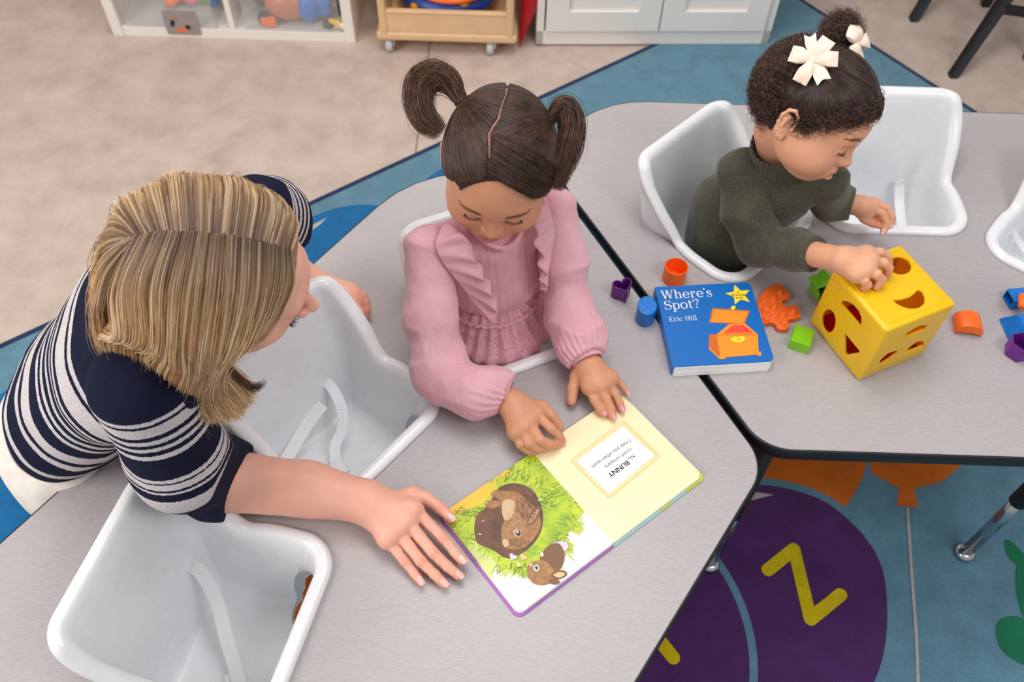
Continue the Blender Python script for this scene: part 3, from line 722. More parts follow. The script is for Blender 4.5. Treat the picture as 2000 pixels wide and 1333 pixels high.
# serif lettering: every glyph as thick and thin strokes, drawn in a unit x-height system
def arc(cx_, cy_, rx, ry, a0, a1, n=18): return [(cx_ + rx * math.cos(math.radians(a0 + (a1 - a0) * k / n)), cy_ + ry * math.sin(math.radians(a0 + (a1 - a0) * k / n))) for k in range(n + 1)]
TK, TN = .17, .075
def glyph(ch):
    """returns (advance, [(points, width or list of widths)])"""
    s = []
    def V(x, y0, y1, w=TK): s.append(([(x, y0), (x, y1)], w))
    def H_(x0, x1, y, w=TN): s.append(([(x0, y), (x1, y)], w))
    def C(cx_, cy_, rx, ry, a0=0, a1=360, vert=True):
        p = arc(cx_, cy_, rx, ry, a0, a1, 26 if abs(a1 - a0) > 200 else 14)
        wd = [TN + (TK - TN) * abs(math.cos(math.radians(a0 + (a1 - a0) * k / (len(p) - 1)))) ** 1.3 for k in range(len(p))]; s.append((p, wd))
    if ch == 'W':
        s.append(([(.12, 1.42), (.45, .02)], TK)); s.append(([(.45, .02), (.78, 1.42)], TN)); s.append(([(.78, 1.42), (1.1, .02)], TK)); s.append(([(1.1, .02), (1.43, 1.42)], TN)); H_(-.05, .36, 1.40); H_(.6, .98, 1.40); H_(1.26, 1.6, 1.40); return 1.6, s
    if ch == 'h': V(.22, 0, 1.45); H_(.02, .22, 1.41); H_(.02, .44, .035); C(.5, .66, .28, .32, 0, 150); V(.78, 0, .66); H_(.58, 1.0, .035); return 1.06, s
    if ch == 'e': C(.46, .5, .38, .49, 40, 322); H_(.1, .86, .52); s.append((arc(.46, .5, .38, .49, 0, 45, 6), TK * .8)); return .95, s
    if ch == 'r': V(.22, 0, 1.0); H_(.02, .22, .96); H_(.02, .46, .035); C(.52, .66, .26, .32, 60, 150); s.append((arc(.62, .84, .05, .05, 0, 360, 10), .1)); return .8, s
    if ch == "'": s.append(([(.14, 1.42), (.12, 1.12)], [.16, .05])); s.append((arc(.14, 1.38, .05, .05, 0, 360, 10), .12)); return .3, s
    if ch == 's': s.append((arc(.38, .74, .24, .24, 20, 200, 14) + arc(.38, .25, .27, .24, 70, -160, 18)[0:], [TN] * 8 + [TK] * 12 + [TN] * 14)); V(.62, .72, .98, TN); V(.1, .02, .3, TN); return .76, s
    if ch == 'S': s.append((arc(.5, 1.06, .32, .34, 20, 230, 16) + arc(.5, .38, .38, .36, 60, -165, 20), [TN] * 9 + [TK * 1.1] * 14 + [TN] * 15)); V(.84, 1.05, 1.42, TN); V(.1, .0, .42, TN); return 1.0, s
    if ch == 'p': V(.22, -.42, 1.0); H_(.02, .22, .96); H_(.02, .44, -.40); C(.52, .5, .34, .49, 150, -150); return 1.0, s
    if ch == 'o': C(.48, .5, .38, .48); return .98, s
    if ch == 't': V(.26, .12, 1.3, TK * .9); H_(.03, .56, .96); s.append((arc(.42, .18, .16, .16, 180, 320, 8), TN)); return .64, s
    if ch == '?': s.append((arc(.4, 1.12, .3, .3, 170, -60, 18) + [(.42, .6), (.4, .4)], [TN] * 7 + [TK] * 8 + [TN] * 6)); s.append((arc(.4, .1, .05, .05, 0, 360, 10), .13)); s.append((arc(.14, 1.1, .05, .05, 0, 360, 10), .1)); return .8, s
    if ch == 'E': V(.26, 0, 1.42); H_(.04, .95, 1.39); H_(.04, .98, .035); H_(.26, .7, .74); V(.92, 1.12, 1.4, TN); V(.96, .03, .34, TN); V(.68, .6, .9, TN); return 1.08, s
    if ch == 'i': V(.22, 0, 1.0); H_(.02, .22, .96); H_(.02, .44, .035); s.append((arc(.2, 1.3, .05, .05, 0, 360, 10), .12)); return .5, s
    if ch == 'c': C(.48, .5, .38, .48, 45, 320); s.append((arc(.72, .78, .05, .05, 0, 360, 10), .12)); return .88, s
    if ch == 'H': V(.26, 0, 1.42); V(1.0, 0, 1.42); H_(.04, .5, 1.39); H_(.04, .5, .035); H_(.78, 1.24, 1.39); H_(.78, 1.24, .035); H_(.26, 1.0, .74); return 1.3, s
    if ch == 'l': V(.22, 0, 1.45); H_(.02, .22, 1.41); H_(.02, .44, .035); return .5, s
    return .45, s
def write(pl, mb, text, x, y, xh, m, sx=1.0):
    for ch in text:
        adv, st = glyph(ch)
        for pts, w_ in st:
            P = np.array([(x + p[0] * xh * sx, y + p[1] * xh) for p in pts]); ws = np.broadcast_to(w_, (len(P),)) * xh / 2 if not isinstance(w_, list) else np.interp(np.linspace(0, 1, len(P)), np.linspace(0, 1, len(w_)), w_) * xh / 2
            T = np.gradient(P, axis=0); T /= np.linalg.norm(T, axis=1)[:, None] + 1e-12; N = np.c_[-T[:, 1], T[:, 0]]
            pl.k += 0; write.z += .000012; L_ = P + N * ws[:, None]; R_ = P - N * ws[:, None]
            V_ = [pl.o + pl.U * q[0] + pl.W * q[1] + pl.N * (.0004 + write.z) for q in np.vstack([L_, R_])]; n_ = len(P)
            mb.add(V_, [[i, n_ + i, n_ + i + 1, i + 1] for i in range(n_ - 1)], m)
        x += adv * xh * sx * 1.04
    return x
write.z = 0
def text_mesh(body, size):
    cu = bpy.data.curves.new('t', 'FONT'); cu.body = body; cu.size = size; cu.align_x = 'CENTER'; cu.resolution_u = 2
    o = bpy.data.objects.new('t', cu); COL.objects.link(o); dg = bpy.context.evaluated_depsgraph_get(); me = bpy.data.meshes.new_from_object(o.evaluated_get(dg))
    V = [v_.co[:] for v_ in me.vertices]; F = [list(p.vertices) for p in me.polygons]; bpy.data.objects.remove(o); bpy.data.curves.remove(cu); bpy.data.meshes.remove(me); return V, F

# --- lift-the-flap board book lying closed
th = .0235; zt = TZ + th
c = [at(*p, zt) for p in ((1290, 561), (1477, 551), (1500.5, 706), (1302, 717))]
U = c[1] - c[0] + c[2] - c[3]; U /= np.linalg.norm(U); Wd = np.linalg.norm(c[1] - c[0] + c[2] - c[3]) / 2; Wv = np.cross([0, 0, 1], U); Hh = np.linalg.norm(c[0] - c[3] + c[1] - c[2]) / 2; cen = sum(c) / 4
o = cen - U * Wd / 2 - Wv * Hh / 2
r = empty('board_book', (cen[0], cen[1], TZ), 'closed blue board book titled in white serif letters with a yellow star', 'book')
def bk_out(x0, y0, x1, y1, r4):  # bl, br, tr, tl
    return [tuple((o + U * p[0] + Wv * p[1])[:2]) for p in rounded([(x0, y0), (x1, y0), (x1, y1), (x0, y1)], r4, 6)]
q = MB(); q.bm(prism_bm(bk_out(0, 0, Wd, Hh, [.002, .010, .010, .002]), zt - .0021, zt, .0005, 2)); q.build('front_cover', K['blue'], r, smooth=False)
q = MB(); q.bm(box_bm(.003, Hh - .001, th - .002, .001, 2, TR(cen - U * (Wd / 2 - .0015) - np.array([0, 0, th / 2 + .0003]), math.atan2(U[1], U[0])))); q.build('spine', K['blue'], r, smooth=False)
q = MB(); rnd = random.Random(4); zz = TZ + .0006; nb_ = 10
for k in range(nb_):
    hh = (th - .0026) / nb_; sl = (nb_ - k) * .0004 + rnd.uniform(-.0003, .0003)
    q.bm(prism_bm(bk_out(.003, -.0005 - sl * .9, Wd - .001 + rnd.uniform(-.001, 0), Hh - .002, [.001, .009, .009, .001]), zz + k * hh, zz + (k + .93) * hh, .0002, 1))
q.build('page_block', K['white'], r, smooth=False)
q = MB(); q.bm(prism_bm(bk_out(0.001, 0, Wd, Hh, [.002, .010, .010, .002]), TZ + .0002, TZ + .0012)); q.build('back_cover', K['white'], r, smooth=False)
pl = Plane2([o[0], o[1], zt], U, Wv)
q = MB(); write(pl, q, "Where's", .0085, Hh - .0285, .0135, 0, .99); write(pl, q, "Spot?", .0085, Hh - .052, .0135, 0, 1.0); q.build('title_lettering', K['white'], r, smooth=False)
q = MB(); write(pl, q, "Eric Hill", .0115, Hh - .078, .0068, 0, 1.05); q.build('author_lettering', K['white'], r, smooth=False)
q = MB(); sc_ = pl.uv(1443, 576.5); pl.k = 2
pl.shape(q, [(sc_[0] + (.0235 if i % 2 == 0 else .0105) * math.cos(math.radians(96 + 36 * i)), sc_[1] + (.0235 if i % 2 == 0 else .0105) * math.sin(math.radians(96 + 36 * i))) for i in range(10)], 0)
star = q.build('star', K['yellow'], r, smooth=False)
q = MB()
for k, ln in enumerate(('A', 'lift-the-flap', 'book')):
    V_, F_ = text_mesh(ln, .0062); ca, sa = math.cos(-.06), math.sin(-.06)
    q.add([pl.o + pl.U * (sc_[0] + v_[0] * ca - (v_[1] + .0035 - k * .006) * sa) + pl.W * (sc_[1] + v_[0] * sa + (v_[1] + .0035 - k * .006) * ca) + pl.N * .0009 for v_ in V_], F_)
q.build('star_lettering', K['ink'], star, smooth=False)
q = MB(); pl.k = 3
def pix(pts, z=zt): return [pl.uv(1180 + x / 4.348, 470 + y / 4.348, z) for x, y in pts]
for pts, mi in (([(918, 575), (1240, 598), (1192, 712), (890, 700)], 1), ([(930, 588), (1222, 606), (1180, 704), (905, 694)], 0), ([(1072, 585), (1085, 560), (1110, 556), (1116, 575), (1100, 590)], 3), ([(955, 800), (1060, 712), (1195, 706), (1300, 796)], 0), ([(1010, 790), (1090, 722), (1185, 720), (1266, 786)], 2), ([(955, 800), (1303, 794), (1312, 962), (985, 985)], 0), ([(890, 800), (955, 800), (985, 985), (888, 915)], 1),
                ([(975, 985), (1330, 946), (1334, 980), (1300, 984), (1296, 972), (1030, 996), (1022, 1010), (978, 1010), (888, 925), (888, 908)], 0), ([(960, 802), (1300, 798), (1301, 803), (961, 808)], 1)):
    pl.shape(q, pix(pts), mi)
pl.shape(q, spl(pix([(1080, 830), (1105, 820), (1140, 824), (1175, 815), (1198, 838), (1175, 860), (1140, 868), (1100, 860), (1078, 850)])), 3)
pl.shape(q, spl(pix([(1125, 842), (1142, 834), (1160, 842), (1142, 852)])), 0)
q.build('treasure_chest_print', [K['orange'], K['orange2'], K['red'], K['yellow']], r, smooth=False)

# --- open bunny board book
zb = TZ + .009
ang1 = [at(*p, zb) for p in ((1213, 769), (1366, 919), (1198, 1062), (1040, 884))]   # right page: top inner .. clockwise
ang2 = [at(*p, zb) for p in ((1040, 884), (1198, 1062), (1006, 1214), (873, 1004))]
S0, S1 = ang1[3], ang1[2]; Vv = S1 - S0; Lh = np.linalg.norm(Vv) * 1.0; Vv /= np.linalg.norm(Vv)    # down the spine
Uu = np.cross(Vv, [0, 0, 1]); Uu = -Uu if Uu @ (ang1[0] - S0) < 0 else Uu
dr = .5 * ((ang1[0] - S0) + (ang1[1] - S1)); Wr = float(dr @ Uu); dl = .5 * ((ang2[3] - S0) + (ang2[2] - S1)); Wl = float(-(dl @ Uu))
r = empty('picture_book', ((S0 + S1)[0] / 2, (S0 + S1)[1] / 2, TZ), 'open board book with a rabbit painting and a yellow text page, under the hands', 'book')
def pg(x0, x1, y0, y1, rs): return [tuple((S0 + Uu * p[0] + Vv * p[1])[:2]) for p in rounded([(x0, y0), (x1, y0), (x1, y1), (x0, y1)], rs, 6)]
def ccw(P): return P if sum(P[i - 1][0] * P[i][1] - P[i][0] * P[i - 1][1] for i in range(len(P))) > 0 else P[::-1]
def pgs(name, x0, x1, y0, y1, rs, z0, z1, mat, par): q = MB(); q.bm(prism_bm(ccw(pg(x0, x1, y0, y1, rs)), z0, z1, .0003, 1)); return q.build(name, mat, par, smooth=False)
pgs('cover', .0, Wr + .003, -.002, Lh + .003, [.002, .012, .012, .002], TZ + .0004, TZ + .0022, K['aqua'], r)
pgs('cover', -Wl - .003, -.0, -.002, Lh + .003, [.012, .002, .002, .012], TZ + .0004, TZ + .0022, K['purple'], r)
pgs('cover_strip', -Wl * .62, -.002, -.0026, .004, [.001] * 4, TZ + .0005, TZ + .0027, K['green'], r)
pgs('cover_strip', Wr * .8, Wr + .0034, Lh - .016, Lh + .0034, [.002, .002, .012, .002], TZ + .0005, TZ + .0026, K['leaf'], r)
pgs('cover_strip', Wr * .52, Wr * .62, Lh - .004, Lh + .0034, [.001] * 4, TZ + .0005, TZ + .0026, K['leaf'], r)
q = MB()
for k in range(3): q.bm(prism_bm(ccw(pg(.0, Wr - .0005 * (k + 1), .0003 * k, Lh - .0006 * k, [.001, .011, .011, .001])), TZ + .0024 + k * .0021, TZ + .0043 + k * .0021, .0002, 1))
q.build('page_block', K['white'], r, smooth=False)
pR = pgs('page', .0005, Wr - .001, 0, Lh - .0005, [.001, .011, .011, .001], zb - .0020, zb, K['cream'], r)
q = MB()
for k in range(3): q.bm(prism_bm(ccw(pg(-Wl + .0005 * (k + 1), .0, .0003 * k, Lh - .0006 * k, [.011, .001, .001, .011])), TZ + .0024 + k * .0021, TZ + .0043 + k * .0021, .0002, 1))
q.build('page_block', K['white'], r, smooth=False)
pL = pgs('page', -Wl + .001, -.0005, 0, Lh - .0005, [.011, .001, .001, .011], zb - .0020, zb - .0002, K['white'], r)
pl = Plane2([S0[0], S0[1], zb], Vv, Uu)     # N up?
if pl.N[2] < 0: pl = Plane2([S0[0], S0[1], zb], Uu, Vv)
def pz(pts): return [pl.uv(850 + x / 2.6145, 730 + y / 2.6145) for x, y in pts]
q = MB(); pl.k = 0
pl.shape(q, pz([(960, 272), (1118, 420), (888, 612), (724, 446)]), 0)
q.build('text_panel', K['white'], pR, smooth=False)
q = MB()
def outline(pts, w_, m, closed=True):
    P = np.array(pts + ([pts[0]] if closed else [])); T = np.gradient(P, axis=0); T /= np.linalg.norm(T, axis=1)[:, None] + 1e-12; N = np.c_[-T[:, 1], T[:, 0]] * w_ / 2
    V_ = [pl.o + pl.U * a_[0] + pl.W * a_[1] + pl.N * .0004 for a_ in np.vstack([P + N, P - N])]; n_ = len(P); q.add(V_, [[i, n_ + i, n_ + i + 1, i + 1] for i in range(n_ - 1)], m)
def dense(pts, n=30):
    out = []
    for i in range(len(pts)):
        a_, b2 = np.array(pts[i]), np.array(pts[(i + 1) % len(pts)]); out += [tuple(a_ + (b2 - a_) * k / n) for k in range(n)]
    return out
outline(dense(pz([(960, 262), (1128, 420), (888, 622), (714, 446)])), .0006, 0)
outline(dense(pz([(958, 240), (1150, 424), (888, 640), (690, 444)])), .0005, 0)
base_ = dense(pz([(960, 252), (1140, 422), (888, 632), (700, 446)]), 72); P_ = np.array(base_); cc_ = P_.mean(0); d_ = P_ - cc_; d_ /= np.linalg.norm(d_, axis=1)[:, None]
outline([tuple(p + dd * .0014 * abs(math.sin(i * math.pi / 6))) for i, (p, dd) in enumerate(zip(P_, d_))], .0006, 0)
q.build('frame_print', K['gold'], pR, smooth=False)
q = MB()
a_, b_2 = np.array(pz([(985, 350)])[0]), np.array(pz([(815, 470)])[0]); td = (b_2 - a_); td /= np.linalg.norm(td); tu = np.array([-td[1], td[0]])
if (np.array(pz([(960, 272)])[0]) - np.array(pz([(888, 612)])[0])) @ tu > 0: tu = -tu
def page_text(s, cxy, size, m, bold=0):
    V_, F_ = text_mesh(s, size); c0_ = np.array(pz([cxy])[0])
    sx_ = 1 if (pl.U[0] * pl.W[1] - pl.U[1] * pl.W[0]) * (td[0] * tu[1] - td[1] * tu[0]) > 0 else 1
    for dx in ([0, bold] if bold else [0]):
        q.add([pl.o + pl.U * (c0_ + td * (v_[0] + dx) + tu * v_[1])[0] + pl.W * (c0_ + td * (v_[0] + dx) + tu * v_[1])[1] + pl.N * (.0004 + .0001 * (m)) for v_ in V_], F_, m)
page_text('I miss you when apart.', (892, 405), .0088, 0)
page_text('could compare.', (928, 428), .0088, 0); page_text('No', (996, 422), .0088, 0); page_text('BUNNY', (930, 478), .0118, 1, .0004)
q.build('page_lettering', [paper('ink_grey', srgb(88, 80, 86)), K['ink']], pR, smooth=False)
# painting on the left page
mats = [K['grass'], K['sand'], K['earth'], K['fur'], K['furl'], K['furd'], K['pinkear'], K['white'], K['ink'], K['pale'], K['lilac'], K['deep'], paper('print_peach', srgb(246, 190, 130)), K['leaf']]
q = MB(); pl.k = 0
_cs = [((np.array([*(S0 + Uu * a_ + Vv * b2)[:2], zb]) - pl.o) @ pl.U, (np.array([*(S0 + Uu * a_ + Vv * b2)[:2], zb]) - pl.o) @ pl.W) for a_, b2 in ((-Wl + .0012, .0003), (-.0006, Lh - .0008))]
pl.clip = (min(_cs[0][0], _cs[1][0]), max(_cs[0][0], _cs[1][0]), min(_cs[0][1], _cs[1][1]), max(_cs[0][1], _cs[1][1]))
pl.shape(q, spl(pz([(95, 722), (160, 930), (240, 1060), (290, 1090), (300, 1000), (350, 900), (300, 820), (200, 760)]), 5), 9)
pl.shape(q, pz([(480, 380), (620, 450), (760, 600), (800, 670), (764, 692), (745, 730), (712, 762), (690, 800), (664, 850), (640, 905), (560, 960), (470, 1015), (440, 1035), (380, 1010), (330, 985), (290, 930), (240, 880), (180, 850), (160, 915), (130, 870), (60, 780), (30, 716), (180, 580), (320, 470), (440, 390)]), 0)
pl.shape(q, spl(pz([(50, 715), (160, 610), (310, 500), (395, 505), (330, 560), (290, 610), (230, 670), (160, 700), (110, 722)]), 4), 1)
rnd = random.Random(2)
def blades(x0, y0, x1, y1, n_, ln, mi, dirs):
    for _ in range(n_):
        x = rnd.uniform(x0, x1); y = rnd.uniform(y0, y1); a2 = math.radians(dirs + rnd.uniform(-35, 35)); l = ln * rnd.uniform(.5, 1.2); w_ = 3
        pl.k = rnd.uniform(0.5, 6); pl.shape(q, pz([(x - w_ * math.sin(a2), y + w_ * math.cos(a2)), (x + w_ * math.sin(a2), y - w_ * math.cos(a2)), (x + l * math.cos(a2), y + l * math.sin(a2))]), mi)
blades(330, 500, 480, 560, 26, 50, 11, -60); blades(560, 560, 690, 700, 60, 60, 13, -30); blades(520, 560, 600, 680, 40, 50, 11, 10); blades(90, 690, 240, 740, 34, 55, 11, -20)
blades(560, 860, 690, 940, 34, 45, 13, 40); blades(380, 960, 470, 1010, 34, 40, 11, 90); blades(120, 760, 200, 830, 26, 45, 13, 150); blades(660, 700, 740, 800, 30, 45, 0, 20); blades(300, 940, 400, 1010, 26, 40, 0, 100)
for (x0, y0, x1, y1, n_, dr) in ((700, 640, 764, 700, 40, 20), (690, 740, 745, 800, 40, 60), (640, 840, 690, 900, 40, 50), (560, 930, 640, 985, 36, 70), (440, 1000, 520, 1030, 36, 90), (330, 960, 420, 1020, 36, 110), (250, 870, 330, 930, 36, 130), (150, 830, 230, 880, 36, 150), (480, 480, 600, 620, 70, -50), (90, 740, 190, 820, 60, -30), (250, 540, 420, 600, 50, -70)):
    blades(x0, y0, x1, y1, n_, 46, 0, dr); blades(x0 - 20, y0 - 20, x1 - 20, y1 - 20, n_ // 2, 38, 13, dr); blades(x0 - 30, y0 - 30, x1 - 20, y1 - 20, n_ // 2, 34, 11, dr)
pl.k = 7
pl.shape(q, spl(pz([(340, 575), (420, 562), (500, 600), (545, 690), (545, 790), (510, 860), (450, 915), (370, 945), (290, 900), (215, 865), (200, 790), (215, 720), (265, 680), (300, 620)]), 6), 2)
blades(200, 840, 300, 880, 18, 50, 5, 200)
pl.k = 9
pl.shape(q, spl(pz([(300, 600), (340, 600), (420, 610), (470, 650), (520, 700), (540, 770), (500, 850), (440, 895), (370, 893), (340, 850), (338, 790), (355, 740), (340, 680), (290, 690), (255, 672), (262, 650), (330, 650), (285, 620)]), 6), 3)
pl.shape(q, spl(pz([(350, 650), (400, 650), (410, 690), (385, 740), (355, 750), (340, 700)]), 6), 4)
pl.shape(q, spl(pz([(385, 770), (430, 760), (480, 790), (490, 830), (450, 880), (380, 892), (345, 870), (340, 830), (360, 800)]), 6), 3)
pl.shape(q, spl(pz([(470, 780), (478, 735), (510, 690), (538, 682), (535, 720), (505, 765), (480, 785)]), 6), 5)
pl.shape(q, spl(pz([(480, 765), (492, 730), (515, 700), (528, 698), (520, 725), (500, 755)]), 6), 6)
pl.shape(q, spl(pz([(342, 868), (352, 848), (372, 856), (375, 876), (358, 890)]), 6), 4)
pl.shape(q, spl(pz([(398, 806), (420, 796), (440, 810), (436, 832), (412, 834)]), 6), 4); pl.shape(q, spl(pz([(410, 806), (428, 802), (438, 816), (430, 832), (414, 826)]), 6), 8); pl.shape(q, spl(pz([(413, 806), (421, 804), (424, 814), (416, 816)]), 5), 7)
def fur(poly_c, rx, ry, n_, mi, ang, ln=16):
    for _ in range(n_):
        t_ = rnd.uniform(0, 6.28); r_ = math.sqrt(rnd.random()); x = poly_c[0] + rx * r_ * math.cos(t_); y = poly_c[1] + ry * r_ * math.sin(t_); a2 = math.radians(ang + rnd.uniform(-25, 25)); pl.k = 16 + rnd.random() * 2; pl.shape(q, pz([(x - 1.2 * math.sin(a2), y + 1.2 * math.cos(a2)), (x + 1.2 * math.sin(a2), y - 1.2 * math.cos(a2)), (x + ln * math.cos(a2), y + ln * math.sin(a2))]), mi)
fur((455, 690), 55, 60, 150, 5, 70); fur((430, 730), 60, 80, 120, 4, 80, 12); fur((430, 860), 55, 24, 60, 5, 60); fur((475, 700), 40, 60, 60, 2, 75)
# small rabbit
pl.k = 19
pl.shape(q, spl(pz([(600, 870), (660, 860), (680, 885), (660, 910), (620, 905)]), 6), 10)
pl.shape(q, spl(pz([(545, 920), (580, 880), (630, 870), (660, 920), (650, 980), (610, 1020), (560, 1000), (535, 960)]), 6), 5)
pl.shape(q, spl(pz([(475, 980), (500, 962), (560, 960), (600, 1000), (610, 1040), (580, 1075), (530, 1082), (490, 1062), (472, 1020)]), 6), 3)
pl.shape(q, spl(pz([(590, 1030), (620, 1008), (660, 1010), (673, 1030), (640, 1050), (600, 1050)]), 6), 5); pl.shape(q, spl(pz([(604, 1032), (628, 1018), (655, 1020), (660, 1032), (632, 1044)]), 6), 12); pl.shape(q, spl(pz([(582, 1055), (610, 1050), (637, 1066), (620, 1080), (590, 1075)]), 6), 5)
pl.shape(q, spl(pz([(503, 990), (520, 980), (532, 995), (522, 1012), (506, 1008)]), 6), 7); pl.shape(q, spl(pz([(508, 992), (520, 986), (526, 998), (516, 1006)]), 6), 8)
pl.shape(q, spl(pz([(476, 978), (488, 970), (498, 980), (490, 992)]), 6), 4); pl.shape(q, spl(pz([(537, 925), (548, 916), (552, 932), (542, 938)]), 6), 7)
fur((600, 940), 45, 50, 80, 3, 100, 12); fur((540, 1040), 50, 32, 70, 5, 110, 10)
pl.k = 30
def heart(cx_, cy_, s, mi, rot): 
    pts = [(16 * math.sin(t_) ** 3, -(13 * math.cos(t_) - 5 * math.cos(2 * t_) - 2 * math.cos(3 * t_) - math.cos(4 * t_))) for t_ in np.linspace(0, 2 * math.pi, 28, endpoint=False)]
    pl.shape(q, pz([(cx_ + s * (x * math.cos(rot) - y * math.sin(rot)), cy_ + s * (x * math.sin(rot) + y * math.cos(rot))) for x, y in pts]), mi)
heart(396, 940, 1.25, 10, .5); heart(449, 942, 1.2, 12, .5); heart(425, 980, .9, 9, .5)
for x, y in ((245, 757), (225, 825), (232, 826), (90, 780), (84, 798), (100, 796), (518, 584), (528, 652), (478, 420), (486, 412), (490, 424), (262, 665), (540, 650)):
    pl.shape(q, spl(pz([(x - 4, y), (x, y - 4), (x + 4, y), (x, y + 4)]), 3), 7)
q.build('rabbit_painting', mats, pL, smooth=False)

# --- hollow plastic shape cups
def cup(name, outl, c, h, mat, label, cat='toy block', wall=.0016, rz=0, tilt=None, bev=.0008, closed_top=False, group=None, z=TZ):
    """open cup over an outline (list of points around 0,0)"""
    P = ccw([tuple(p) for p in outl]); N = len(P); Q = np.array(P); T = np.roll(Q, -1, 0) - np.roll(Q, 1, 0); T /= np.linalg.norm(T, axis=1)[:, None]; Nn = np.c_[T[:, 1], -T[:, 0]]
    prof = [(0, .0006), (.0006, 0), (0, 0)][:0] + [(-.0006, 0), (0, .0008), (0.0003, h - .0008), (-.0002, h), (-wall + .0002, h), (-wall, h - .0008), (-wall - .0002, .002)]
    V_ = [(*(Q[i] + Nn[i] * a2), z_) for a2, z_ in prof for i in range(N)]
    F_ = [[k * N + i, k * N + (i + 1) % N, (k + 1) * N + (i + 1) % N, (k + 1) * N + i] for k in range(len(prof) - 1) for i in range(N)]
    F_ += [list(range(N))[::-1], [(len(prof) - 1) * N + i for i in range(N)]]
    M_ = TR((c[0], c[1], z), rz)
    if tilt is not None: M_ = Matrix.Translation(Vector((float(c[0]), float(c[1]), float(c[2] if len(c) > 2 else z)))) @ tilt
    V_ = [tuple(M_ @ Vector(v_)) for v_ in V_]
    q = MB(); q.add(V_, F_); o = q.build(name, mat, base=(c[0], c[1], z)); autosmooth(o, 30); return tag(o, label, cat, group)
circ = lambda r_, n=40: [(r_ * math.cos(t_), r_ * math.sin(t_)) for t_ in np.linspace(0, 2 * math.pi, n, endpoint=False)]
hrt = [(.0178 * math.sin(t_) ** 3, .00108 * (13 * math.cos(t_) - 5 * math.cos(2 * t_) - 2 * math.cos(3 * t_) - math.cos(4 * t_))) for t_ in np.linspace(0, 2 * math.pi, 48, endpoint=False)]
GT = 'hollow plastic shape pieces on the table'
p = at(1315.5, 545, TZ); cup('shape_piece', circ(.0205), p, .034, TOYC['orange'], 'orange round cup above the blue book', group=GT)
p = at(1213, 578, TZ); cup('shape_piece', hrt, p, .031, TOYC['purple'], 'purple heart shaped cup on the table seam', rz=.35, group=GT)
ov = [(1.0 * .0165 * math.cos(t_), 1.25 * .0165 * math.sin(t_)) for t_ in np.linspace(0, 2 * math.pi, 40, endpoint=False)]
p = at(1259, 622, TZ)
q = MB(); q.bm(prism_bm([(x * math.cos(-.15) - y * math.sin(-.15) + p[0], x * math.sin(-.15) + y * math.cos(-.15) + p[1]) for x, y in ov], TZ + .0002, TZ + .036, .0012, 2)); ob = q.build('shape_piece', TOYC['blue'], base=(p[0], p[1], TZ)); autosmooth(ob, 40); tag(ob, 'blue oval piece standing upright left of the blue book', 'toy block', GT)
m, nt, b = nodes('dimpled_blue'); b.inputs['Base Color'].default_value = srgb(10, 120, 214); b.inputs['Roughness'].default_value = .35; v = coords(nt); vo = nd(nt, 'ShaderNodeTexVoronoi'); vo.inputs['Scale'].default_value = 330; nt.links.new(v, vo.inputs['Vector']); bump(nt, b, vo.outputs['Distance'], .8, .001)
nt.links.new(ramp(nt, vo.outputs['Distance'], [(.1, srgb(30, 140, 230)), (.6, srgb(8, 110, 200))]), b.inputs['Base Color']); M_DIMB = m
q = MB(); q.add([(x * math.cos(-.15) * .86 - y * math.sin(-.15) * .86 + p[0], x * math.sin(-.15) * .86 + y * math.cos(-.15) * .86 + p[1], TZ + .0363) for x, y in ov], [list(range(40))]); q.build('dimpled_end', M_DIMB, ob, smooth=False)
# star / clover cups
star4 = []
for k in range(10):
    a2 = math.radians(36 * k + 10); rr_ = .0265 if k % 2 == 0 else .0165; star4.append((rr_ * math.cos(a2), rr_ * math.sin(a2)))
star4 = rounded(star4, .003, 3)
p = at(1598, 552, TZ + .016)
cup('shape_piece', star4, (p[0], p[1], TZ + .023), .034, TOYC['green'], 'green star shaped cup on its side behind the yellow cube', group=GT, tilt=Matrix.Rotation(.25, 4, 'Z') @ Matrix.Rotation(math.radians(78), 4, 'X'))
# green and orange arch pieces
def arch(c, rz, w_, dpt, hgt, mat, label, flip=0, rx=0, ry=0):
    oo = [(w_ / 2 * -math.cos(t_) * .94, hgt * .24 * math.sin(t_)) for t_ in np.linspace(0, math.pi, 14)] + [(w_ / 2 * math.cos(t_), hgt * (.22 + .78 * math.sin(t_) ** .8)) for t_ in np.linspace(0, math.pi, 20)]
    b_ = prism_bm(ccw(oo), -dpt / 2, dpt / 2, .0015, 2)
    M_ = Matrix.Translation([float(k) for k in c]) @ Matrix.Rotation(rz, 4, 'Z') @ Matrix.Rotation(ry, 4, 'Y') @ Matrix.Rotation(math.pi / 2 + rx, 4, 'X')
    bmesh.ops.transform(b_, matrix=M_, verts=b_.verts); q = MB(); q.bm(b_); o = q.build('shape_piece', mat, base=(c[0], c[1], TZ)); autosmooth(o, 35); return tag(o, label, 'toy block', GT)
arch(at(1886, 640, TZ + .0), -.12, .045, .036, .026, TOYC['orange'], 'orange arch block to the right of the yellow cube')
